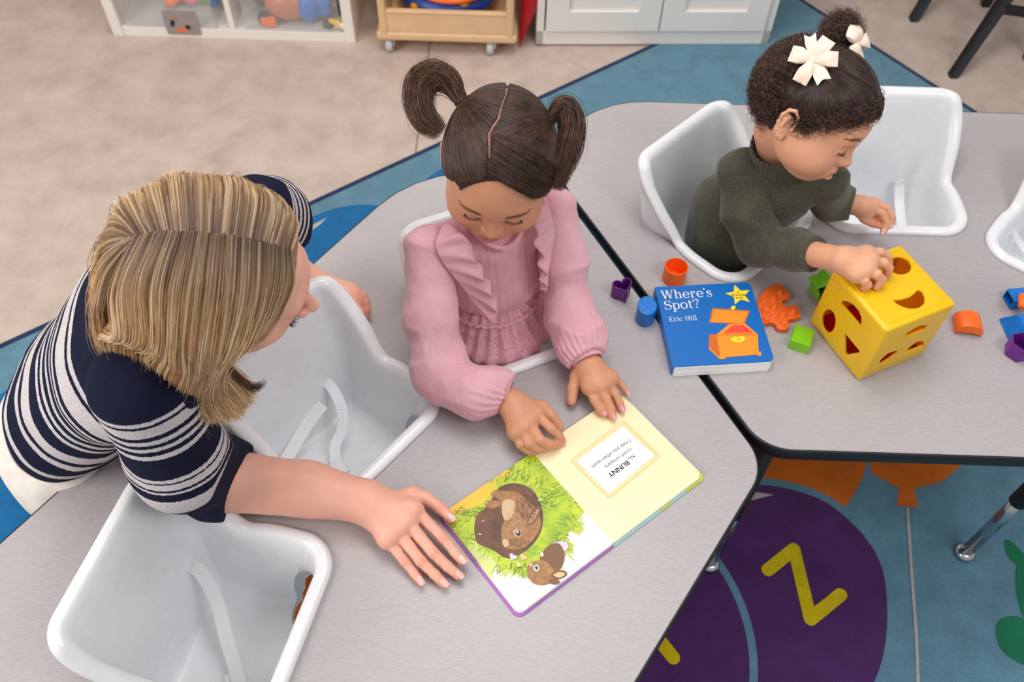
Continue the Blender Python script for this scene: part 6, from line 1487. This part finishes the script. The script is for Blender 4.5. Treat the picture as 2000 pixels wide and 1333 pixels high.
# sweater
fold2 = lambda X, D=None: fbm(X, 36, 13) * .0026 - ridged(X, 30, 19) * .0040 + fbm(X, 100, 14) * .0014
T = Sdf(); T.k = .03; mid2 = (nk2 + hip2) / 2
T.ell(tor2(0, .0, -.060), (.078, .056, .070), tor2.axes(), .03); T.cone(tor2(0, .002, -.085), hip2 + np.array([0, 0, .06]), .066, .074, .03); T.cone(hip2 + np.array([0, 0, .06]), hip2, .076, .078, .03)
T.chain([tor2(-.0, 0, -.028), sR], [.036, .038], .025); T.chain([tor2(.0, 0, -.028), sL], [.036, .037], .025)
V, F = T.mesh(.0022, disp=fold2); top2 = mk('green_sweater', V, F, M_OLIVE, child2)
for nm, P_, R_, e_ in (('sleeve', [sR, sR * .5 + eR * .5 + np.array([-.008, -.004, 0]), eR, eR * .35 + wR2 * .65, wR2], [.041, .041, .037, .031, .0275], 0), ('sleeve', [sL, eL, wL2], [.038, .034, .027], 0)):
    T = Sdf(); T.chain(P_, R_, .02); ax = unit(np.array(P_[-1]) - P_[-2]); T.plane(P_[-1], ax, .002); T.cone(P_[-1] - ax * .012, P_[-1] + ax * .02, R_[-1] - .0035, R_[-1] - .0035, .002, True)
    V, F = T.mesh(.0022, disp=fold2); mk(nm, V, F, M_OLIVE, top2)
T = Sdf(); ax = unit(H2(0, -.025, -.06) - tor2(0, 0, -.02)); c0_ = tor2(0, .002, -.022); c1_ = c0_ + ax * .074; T.cone(c0_, c1_, .055, .043, .01); T.plane(c1_, ax, .004); T.cone(c1_ - ax * .01, c1_ + ax * .03, .040, .040, .003, True)
V, F = T.mesh(.0018, disp=lambda X, D: .0008 * np.sin(np.arctan2((X - c0_.astype(np.float32)) @ tor2.R.astype(np.float32), (X - c0_.astype(np.float32)) @ tor2.F.astype(np.float32)) * 46)); mk('roll_neck', V, F, M_OLIVE, top2)
T = Sdf(); T.ell(hip2 + np.array([.02, -.02, -.035]), (.095, .09, .05), None, .02); T.cone(hip2 + np.array([.03, -.0, -.04]), hip2 + np.array([.12, -.10, -.06]), .045, .04, .02); V, F = T.mesh(.004, disp=fold2); mk('trousers', V, F, M_OLIVE2, child2)
# hair: sleek crown with a parting, two curly bunches, ringlets round the hairline
M_H2 = hair_mat('near_black_hair', [(.35, srgb(18, 12, 11)), (.8, srgb(38, 25, 22)), (1.15, srgb(74, 50, 42))], .3, .5)
M_H2C = hair_mat('dark_curls', [(.35, srgb(24, 15, 13)), (.8, srgb(52, 34, 28)), (1.15, srgb(104, 70, 56))], .36, .5)
K0 = hair_cap(H2, .003); Hc = hair_cap(H2, .0035); s = H2.s
Hc.ell(H2(0, .108, -.030), np.array([.077, .068, .118]) * s, H2.axes(), .004, True); Hc.plane(H2(0, -.06, -.050), H2(0, .25, -1) - H2(0, 0, 0), .004)
for sg in (-1, 1): Hc.ell(H2(sg * .090, .006, -.020), np.array([.035, .040, .044]) * s, H2.axes(), .003, True); Hc.ell(H2(sg * .070, .058, .006), np.array([.034, .034, .040]) * s, H2.axes(), .003, True)
V, F = Hc.mesh(.002, disp=lambda X, D: .0006 * fbm(X, 300, 2)); hair2 = mk('hair', V, F, M_H2, child2, attrs={'tone': ('FLOAT', np.full(len(V), .25))})
c2_ = H2(0, -.01, .02); d2 = lambda *pts: [unit(H2(*p) - c2_) for p in pts]; rnd = np.random.RandomState(11)
def on_cap(px, py):   # where the sight line of a pixel meets the hair
    d = unit(RX * ((px - 1000) / FPX) + RD * ((py - 666.5) / FPX) + _F); lo_ = .9; ts = np.linspace(.9, 1.9, 2000); v_ = K0.ev((CAM + d * ts[:, None])[:, None].astype(np.float32))[:, 0]; i = int(np.argmax(v_ < 0)) if (v_ < 0).any() else int(np.argmin(v_)); return CAM + d * ts[i]
tnear = on_cap(1588, 122); tfar = H2(-.050, -.030, .094); tn = unit(tnear - c2_); tf = unit(tfar - c2_)
part2 = [(.004, .066, .078), (.004, .05, .098), (.002, .02, .112), (.0, -.02, .115), (.0, -.06, .095), (0, -.10, .04)]
Pp = []
for sg, tg in ((1, tn), (-1, tf)):
    Pp.append(scalp_strands(K0, c2_, d2(*[(x + sg * .0025, y, z) for x, y, z in part2]), [tg] * len(part2), 2200, 14, .012, rnd, (0, .0015), 1.8))
    ed = [(sg * .02, .070, .070), (sg * .045, .062, .055), (sg * .066, .042, .036), (sg * .074, .015, .022), (sg * .077, -.02, .005), (sg * .072, -.05, -.02), (sg * .03, -.10, -.03)]
    Pp.append(scalp_strands(K0, c2_, d2(*ed), [tg] * len(ed), 2200, 14, .02, rnd, (0, .0015), 1.8))
strands('hair_strands', np.concatenate(Pp), .0003, M_H2, hair2)
back = d2((.055, -.075, .03), (.066, -.065, .0), (.05, -.085, -.01), (.03, -.10, .02), (.058, -.07, .055), (.04, -.09, .05), (0, -.105, .0), (.02, -.09, .075))
front = d2((.066, .042, .034), (.055, .055, .046), (.040, .064, .054), (.020, .070, .060), (.0, .072, .062), (.074, .022, .022), (-.02, .07, .06), (.077, .012, .010))
strands('ringlets', np.concatenate([curls(K0, c2_, back, 2600, rnd, .0038, 2.6, .030, 24, .30, .000), curls(K0, c2_, back, 600, rnd, .0045, 2.2, .036, 24, .34, .002)]), .00034, M_H2C, hair2)
strands('hairline_curls', curls(K0, c2_, front, 900, rnd, .0028, 2.0, .022, 20, .09, .000), .00026, M_H2C, hair2)
def puff(ctr, r, n, seed):
    rn = np.random.RandomState(seed); B_ = Sdf(); B_.ell(ctr, (r * .72,) * 3, None, .01); V, F = B_.mesh(.002, disp=lambda X, D: .004 * fbm(X, 220, seed)); pf_ = mk('hair_bunch', V, F, M_H2, child2, attrs={'tone': ('FLOAT', np.full(len(V), .2))})
    D = rn.randn(n, 3); D /= np.linalg.norm(D, axis=1)[:, None]; B2 = Sdf(); B2.ell(ctr, (r * .7,) * 3, None, .01); strands('ringlets', curls(B2, ctr, D, n, rn, .0045, 2.4, .030, 24, .1, .0), .00036, M_H2C, pf_)
puff(cam_off(tnear, -34, 4, .035), .022, 1300, 21); puff(cam_off(tfar, 8, -30, .0), .021, 1300, 22)
def bow(ctr, nrm, right, size, label, petals):
    n_ = unit(nrm); r_ = unit(right - n_ * (right @ n_)); u_ = np.cross(n_, r_); root = empty('hair_bow', ctr, label, 'hair bow', 'cream hair bows'); 
    for ang, ln, wd, kind in petals:
        a_ = math.radians(ang); d = r_ * math.cos(a_) + u_ * math.sin(a_); s_ = np.cross(n_, d); V_ = []; m_, k_ = 10, 7
        for side in (0, 1):
            for i in range(m_):
                t = i / (m_ - 1); w_ = wd * (.18 + .82 * min(1, t * 1.7) ** .8) * size / 2; 
                for j in range(k_):
                    q_ = j / (k_ - 1) * 2 - 1; tip = ln * size * t
                    if kind == 'tail' and i == m_ - 1: tip -= size * .16 * (1 - abs(q_))
                    h_ = (math.sin(t * math.pi) * .34 * (1 - .5 * q_ * q_) * size if kind == 'loop' else .04 * size * math.sin(t * 3)) * (1 if side else -.35) + (.0005 if side else -.0005) + size * .05
                    V_.append(ctr + d * tip + s_ * (w_ * q_) + n_ * (h_ + .03 * size * abs(q_)))
        F_ = []
        for side in (0, 1):
            o_ = side * m_ * k_; F_ += [[o_ + i * k_ + j, o_ + i * k_ + j + 1, o_ + (i + 1) * k_ + j + 1, o_ + (i + 1) * k_ + j][::(1 if side else -1)] for i in range(m_ - 1) for j in range(k_ - 1)]
        e = m_ * k_; F_ += [[(m_ - 1) * k_ + j, (m_ - 1) * k_ + j + 1, e + (m_ - 1) * k_ + j + 1, e + (m_ - 1) * k_ + j] for j in range(k_ - 1)]
        for j in (0, k_ - 1): F_ += [[i * k_ + j, (i + 1) * k_ + j, e + (i + 1) * k_ + j, e + i * k_ + j] for i in range(m_ - 1)]
        q = MB(); q.add(V_, F_); o = q.build('ribbon_loop' if kind == 'loop' else 'ribbon_tail', M_BOW, root); autosmooth(o, 50)
    q = MB(); q.bm(ell_mesh(tuple(ctr + n_ * size * .1), (size * .12,) * 3, 14)); q.build('knot', M_BOW, root)
    return root
tocam = unit(CAM - tnear); nb1 = unit(tnear - c2_) * .5 + tocam * .7
bow(tnear + unit(nb1) * .010, nb1, RX, .030, 'cream ribbon bow on the near side of the curly haired child', [(158, 1.15, .80, 'loop'), (97, 1.30, .55, 'tail'), (52, 1.20, .74, 'loop'), (-4, 1.15, .74, 'loop'), (-66, 1.25, .70, 'tail'), (-122, 1.25, .74, 'loop')])
pfb = cam_off(tfar, 26, 4, -.030); nb2 = unit(RX * .55 - RD * .1 - _F * .8)
bow(pfb, nb2, unit(RD * -.9 + RX * .2), .026, 'cream ribbon bow on the far side of the curly haired child', [(20, 1.1, .9, 'loop'), (70, 1.1, .8, 'loop'), (150, 1.2, .8, 'loop'), (195, 1.6, .6, 'tail'), (-60, 1.1, .9, 'loop')])
# the piece she is posting through the lid
p = at(1706, 548, TZ + .139); st = []
for k in range(10): a2 = math.radians(36 * k + 14); rr_ = .0145 if k % 2 == 0 else .0095; st.append((float(p[0]) + rr_ * math.cos(a2), float(p[1]) + rr_ * math.sin(a2)))
q = MB(); q.bm(prism_bm(rounded(st, .001, 2), TZ + .122, TZ + .1405, .0006, 1)); o = q.build('shape_piece', TOYC['orange'], base=(p[0], p[1], TZ + .12)); tag(o, "orange star piece under the child's fingers, dropping into the cube lid", 'toy block', GT)
# ------------------------------------------------------------------ woman leaning over the table
HW = Loc(np.array([-.3195, .6340, 1.024]), (.93, .12, -.34), (.36, -.15, .92), .95)
hipW = np.array([-.705, .752, .550]); chest = np.array([-.495, .715, .800]); nkW = np.array([-.405, .690, .925])
shRW = at(300, 806, .875); shLW = at(503, 418, .880); elRW = at(428, 938, .612); elLW = at(552, 520, .640)
S = Sdf(); S.k = .02
add_head(S, HW, kid=False, mouth_open=.0)
S.cone(HW(0, -.035, -.06), nkW, .050, .056, .03)
S.chain([nkW, chest, (chest + hipW) / 2, hipW], [.055, .062, .062, .055], .04); S.chain([nkW, shRW + np.array([-.01, .02, .0]), shRW * .45 + elRW * .55 + np.array([-.01, -.012, 0]), elRW], [.05, .036, .036, .036], .03); S.chain([nkW, shLW, elLW], [.05, .036, .032], .03)
tipWR = hand(S, elRW, (716, 980, .585), [(814, 1001, .585), (797, 1022, .587), (779, 1042, .584), (761, 1060, .578)],
     [[(866, 1052, .577), (888, 1079, .571), (903, 1096, .569)], [(846, 1080, .577), (875, 1108, .567), (896, 1125, .562)], [(822, 1097, .574), (849, 1123, .564), (867, 1141, .560)], [(791, 1098, .568), (808, 1119, .562), (821, 1137, .559)]],
     [(806, 965, .580), (834, 975, .575), (860, 994, .571), (882, 1014, .569)], rw=.0265, rp=.0145, rf=.0083, re=.034, k=.012, palm_r=[.0150, .0148, .0138, .0122])
S.cone(elRW, at(600, 953, .592), .040, .034, .03); S.cone(at(600, 953, .592), at(716, 980, .585), .034, .0275, .02)
tipWL = hand(S, elLW, (642, 572, .590), [(682, 571, .592), (692, 580, .588), (696, 594, .582), (694, 606, .575)],
     [[(708, 580, .588), (713, 594, .580), (707, 604, .572)], [(712, 592, .582), (715, 606, .574), (708, 618, .566)], [(708, 606, .576), (710, 618, .568), (703, 627, .562)], [(700, 616, .568), (702, 626, .563), (698, 632, .559)]],
     [(668, 586, .584), (684, 597, .586), (702, 611, .589)], rw=.026, rp=.0155, rf=.0092, re=.031, k=.012)
V, F = S.mesh(.0017, smooth=2)
C3 = srgb(238, 178, 156)
kn = [(at(x, y, z), (.013,) * 3, np.eye(3), (*srgb(226, 138, 120)[:3], .45), 1.3) for x, y, z in ((815, 1001, .59), (797, 1022, .59), (779, 1042, .59), (866, 1052, .58), (846, 1080, .58), (822, 1097, .58), (791, 1098, .575), (860, 994, .575))]
cols = paint(V, C3, face_paint(HW, False) + kn + [(t_[0], (.015,) * 3, np.eye(3), (*srgb(232, 146, 130)[:3], .55), 1.4) for t_ in tipWR + tipWL] + [(at(690, 595, .58), (.05, .05, .04), np.eye(3), (*srgb(222, 140, 122)[:3], .6), 1.5)])
woman = mk('person', V, F, SKIN, base=np.array([-.72, .74, .0]), attrs={'Col': ('FLOAT_COLOR', cols)})
tag(woman, 'woman with blonde hair in a navy and white striped top, leaning over the table', 'person')
for (V_, F_) in nail_mesh(tipWR, .0078) + nail_mesh(tipWL[:1], .0082, up=(.2, -.4, 1)):
    q = MB(); q.add(V_, F_); q.build('nail', M_NAILW, woman)
lashes(HW, woman, kid=False, seed=9, ln=.010)
# striped knit
NAVY, CREAM = srgb(26, 30, 56), srgb(226, 218, 220)
def stripe_mat(name, seq, total):
    m, nt, b = nodes(name); at_ = nd(nt, 'ShaderNodeAttribute'); at_.attribute_name = 'st'; v = coords(nt); n = noise(nt, v, 330, 3, .8); n2 = noise(nt, v, 700, 2, .7)
    ad = nd(nt, 'ShaderNodeMath', operation='MULTIPLY_ADD'); nt.links.new(n, ad.inputs[0]); ad.inputs[1].default_value = .006 / total; nt.links.new(at_.outputs['Fac'], ad.inputs[2])
    r = nd(nt, 'ShaderNodeValToRGB'); cr = r.color_ramp; cr.interpolation = 'CONSTANT'; pos = 0; first = True; c = 0
    for w_ in seq:
        col = (NAVY, CREAM)[c]
        if first: cr.elements[0].position = 0; cr.elements[0].color = col; cr.elements.remove(cr.elements[1]); first = False
        else: e = cr.elements.new(min(1, pos / total / 100)); e.color = col
        pos += w_; c = 1 - c
    nt.links.new(ad.outputs[0], r.inputs[0])
    mixn = nd(nt, 'ShaderNodeMix', data_type='RGBA', blend_type='MULTIPLY'); mixn.inputs[0].default_value = 1; nt.links.new(r.outputs[0], mixn.inputs[6]); nt.links.new(ramp(nt, n2, [(.3, (.55, .55, .58, 1)), (.6, (1, 1, 1, 1))]), mixn.inputs[7])
    nt.links.new(mixn.outputs[2], b.inputs['Base Color']); b.inputs['Roughness'].default_value = .9; b.inputs['Specular IOR Level'].default_value = .15; bump(nt, b, n2, .8, .002); return m
M_ST = stripe_mat('striped_knit', [13, 1.2, 1.0, 3.4, 1.1, 1.1, .8, .8, 1.8, 1.3, 1.4, .8, 1.1, .8, 3.2, 2.8, 1.1, 1.4, 4.0, 1.4, 3.0, 1.2, 9], .60)
M_SL = stripe_mat('striped_knit_sleeve', [1.2, .7, .6, 1.8, .8, .8, .7, .7, .7, .8, 4.2, .6, .3, 1.0, .4, .4, 1.5, .6, 4], .34)
sp = unit(chest - hipW); bk = unit(np.array([-.76, 0, .65]) - sp * (np.array([-.76, 0, .65]) @ sp)); sd = np.cross(sp, bk); A3 = np.array([sd, bk, sp])
foldW = lambda X, D=None: fbm(X, 26, 33) * .003 - ridged(X, 20, 39) * .0045 + fbm(X, 70, 34) * .0015
T = Sdf(); T.k = .05
T.ell(hipW + sp * .06, (.134, .090, .12), A3, .05); T.ell(hipW + sp * .17 + bk * .005, (.132, .088, .13), A3, .05); T.ell(chest - sp * .01 + bk * .002, (.150, .098, .13), A3, .05); T.ell(chest + sp * .07, (.13, .085, .08), A3, .05)
T.chain([nkW - sp * .03, nkW * .25 + shRW * .75], [.068, .052], .04); T.chain([nkW - sp * .03, nkW * .25 + shLW * .75], [.064, .048], .04)
T.plane(hipW + sp * .0, -sp + bk * .12, .006); T.cone(nkW + (nkW - chest) * .05, HW(0, -.03, -.05), .062, .075, .006, True)
V, F = T.mesh(.0032, disp=foldW)
st = (nkW - V) @ sp; st = (st + .02) / .60 + 0.0
sweater = mk('striped_sweater', V, F, M_ST, woman, attrs={'st': ('FLOAT', st)})
for P_, R_ in (([shRW + np.array([-.015, .03, .01]), shRW * .45 + elRW * .55 + np.array([-.01, -.012, 0]), at(425, 932, .618), at(462, 944, .612)], [.064, .056, .050, .0485]), ([shLW, at(528, 428, .82), at(541, 458, .755)], [.053, .048, .044])):
    T = Sdf(); T.chain(P_, R_, .04); ax = unit(np.array(P_[-1]) - P_[-2]); T.plane(P_[-1], ax, .003); T.cone(P_[-1] - ax * .02, P_[-1] + ax * .03, R_[-1] - .004, R_[-1] - .004, .002, True)
    V, F = T.mesh(.003, disp=foldW); P_ = np.array(P_); L_ = np.r_[0, np.cumsum(np.linalg.norm(np.diff(P_, axis=0), axis=1))]; best = np.full(len(V), 9.); stv = np.zeros(len(V))
    for i in range(len(P_) - 1):
        ba = P_[i + 1] - P_[i]; h_ = (V - P_[i]) @ ba / (ba @ ba); hc_ = np.clip(h_, 0 if i else -1, 1 if i < len(P_) - 2 else 2); d_ = np.linalg.norm(V - P_[i] - np.clip(h_, 0, 1)[:, None] * ba, axis=1); w_ = d_ < best; best = np.where(w_, d_, best); stv = np.where(w_, L_[i] + hc_ * (L_[i + 1] - L_[i]), stv)
    mk('sleeve', V, F, M_SL, sweater, attrs={'st': ('FLOAT', (stv + .02) / .34)})
# trousers, kneeling
M_WT = plain('cream_trousers', srgb(228, 220, 212), .8, bstr=.2, bscale=500)
T = Sdf(); T.k = .05; T.ell(hipW - sp * .05 + np.array([.0, 0, -.01]), (.122, .088, .11), A3, .04)
for sg in (-1, 1): T.chain([hipW + np.array([.02, sg * .075, -.06]), hipW + np.array([.13, sg * .09, -.40]), hipW + np.array([.15, sg * .09, -.455])], [.095, .07, .062], .03); T.cone(hipW + np.array([.14, sg * .09, -.455]), hipW + np.array([-.24, sg * .09, -.475]), .060, .042, .03)
V, F = T.mesh(.005, disp=lambda X, D: fbm(X, 40, 44) * .003); mk('trousers', V, F, M_WT, woman)
# hair
m, nt, b = nodes('blonde_hair')
a1 = nd(nt, 'ShaderNodeAttribute'); a1.attribute_name = 'tone'; a2 = nd(nt, 'ShaderNodeAttribute'); a2.attribute_name = 'along'
c_tip = ramp(nt, a1.outputs['Fac'], [(.0, srgb(128, 92, 60)), (.35, srgb(196, 150, 100)), (.65, srgb(238, 200, 148)), (1, srgb(255, 236, 200))]); c_root = ramp(nt, a1.outputs['Fac'], [(.0, srgb(92, 70, 58)), (.6, srgb(128, 102, 84)), (1, srgb(196, 166, 134))])
mixn = nd(nt, 'ShaderNodeMix', data_type='RGBA'); nt.links.new(ramp(nt, a2.outputs['Fac'], [(.02, (0, 0, 0, 1)), (.34, (1, 1, 1, 1))]), mixn.inputs[0]); nt.links.new(c_root, mixn.inputs[6]); nt.links.new(c_tip, mixn.inputs[7]); nt.links.new(mixn.outputs[2], b.inputs['Base Color'])
b.inputs['Roughness'].default_value = .36; b.inputs['Specular IOR Level'].default_value = .5; M_BL = m
M_BLB = plain('blonde_hair_mass', srgb(150, 116, 78), .55, nscale=120, namp=.25)
g = lambda *p: at(*p)
near = [
 [HW(.02, -.085, .092), HW(.055, -.100, .045), HW(.078, -.095, -.010), g(208, 652, .965), g(228, 700, .925), g(262, 742, .89)],
 [HW(.022, -.060, .112), HW(.060, -.070, .075), HW(.092, -.062, .015), g(272, 668, .975), g(288, 730, .92), g(322, 790, .87)],
 [HW(.022, -.030, .120), HW(.064, -.030, .086), HW(.096, -.028, .020), HW(.098, -.022, -.040), g(352, 765, .885), g(388, 812, .845)],
 [HW(.020, .000, .120), HW(.064, .005, .084), HW(.092, .006, .020), HW(.094, .002, -.040), g(398, 768, .880), g(425, 814, .842)],
 [HW(.018, .030, .114), HW(.060, .035, .078), HW(.086, .028, .020), HW(.090, .014, -.035), g(432, 762, .885), g(462, 810, .848)],
 [HW(.014, .046, .106), HW(.050, .048, .074), HW(.078, .036, .022), HW(.086, .014, -.020), g(432, 722, .92), g(478, 790, .862)],
 [HW(.010, .058, .098), HW(.038, .066, .074), HW(.068, .050, .030), HW(.083, .022, -.010), g(418, 690, .95), g(492, 760, .88)]]
far = [
 [HW(.012, .058, .098), HW(-.030, .064, .084), HW(-.064, .048, .052), HW(-.082, .035, .0), HW(-.086, .01, -.06), HW(-.08, -.01, -.12)],
 [HW(.016, .040, .112), HW(-.035, .045, .104), HW(-.080, .030, .055), HW(-.094, .010, -.005), HW(-.092, -.01, -.07), HW(-.085, -.02, -.13)],
 [HW(.020, .000, .121), HW(-.035, .000, .116), HW(-.084, -.005, .065), HW(-.098, -.015, -.005), HW(-.095, -.03, -.07), HW(-.085, -.04, -.13)],
 [HW(.022, -.045, .117), HW(-.030, -.055, .112), HW(-.078, -.060, .060), HW(-.090, -.065, -.005), HW(-.085, -.07, -.07), HW(-.075, -.08, -.13)],
 [HW(.022, -.080, .096), HW(-.015, -.100, .080), HW(-.050, -.108, .035), HW(-.060, -.108, -.02), HW(-.055, -.105, -.08), HW(-.05, -.105, -.13)],
 [HW(.022, -.088, .090), HW(.012, -.112, .060), HW(.008, -.122, .010), HW(.010, -.122, -.04), HW(.01, -.115, -.09), HW(.01, -.115, -.14)],
 [HW(.022, -.087, .091), HW(.038, -.110, .050), HW(.050, -.118, .000), g(196, 618, .99), g(204, 668, .95), g(240, 712, .91)]]
B_ = Sdf(); s = HW.s
B_.ell(HW(0, -.014, .030), np.array([.078, .098, .087]) * s, HW.axes(), .01); B_.ell(HW(0, .016, .026), np.array([.074, .076, .073]) * s, HW.axes(), .02); B_.ell(HW(0, .096, -.036), np.array([.074, .066, .118]) * s, HW.axes(), .006, True)
for gs in (near, far):
    for i in range(len(gs) - 1):
        for f_ in (0, .5):
            G = catmull([np.asarray(a_) * (1 - f_) + np.asarray(b_2) * f_ for a_, b_2 in zip(gs[i], gs[i + 1])], 3)[4:-2]; ctr_ = HW(0, -.01, 0); G = G - (G - ctr_) / np.linalg.norm(G - ctr_, axis=1)[:, None] * .008; B_.chain(G, list(np.linspace(.007, .008, len(G) - 4)) + [.007, .006, .004, .002], .008)
V, F = B_.mesh(.0026, disp=lambda X, D: .001 * fbm(X, 150, 3)); hairW = mk('hair', V, F, M_BLB, woman)
rnd = np.random.RandomState(21); cW = HW(0, -.01, .0)
Pn = guide_hair(near, 15000, 26, rnd, .0022, .008, 1.5, .07, cW); strands('hair_strands', Pn, .00034, M_BL, hairW, tone=guide_hair.tone); Pf = guide_hair(far, 8000, 22, rnd, .0022, .008, 2.0, .10, cW)
strands('hair_strands', Pf, .00034, M_BL, hairW, tone=guide_hair.tone)
Pw = guide_hair(near, 260, 26, rnd, .0050, .010, 1.8, .05, cW); strands('flyaway_hair', Pw, .00014, M_BL, hairW)
lock = [[HW(.083, .022, -.010), g(425, 680, .955), g(452, 718, .93), g(482, 748, .90), g(508, 752, .888), g(516, 738, .886)], [HW(.085, .020, -.018), g(430, 700, .94), g(455, 735, .91), g(486, 757, .89), g(503, 757, .882), g(512, 750, .88)]]
strands('hair_lock', guide_hair(lock, 160, 20, rnd, .0014, .003, 1.2, .1, cW), .00026, M_H1L, hairW)
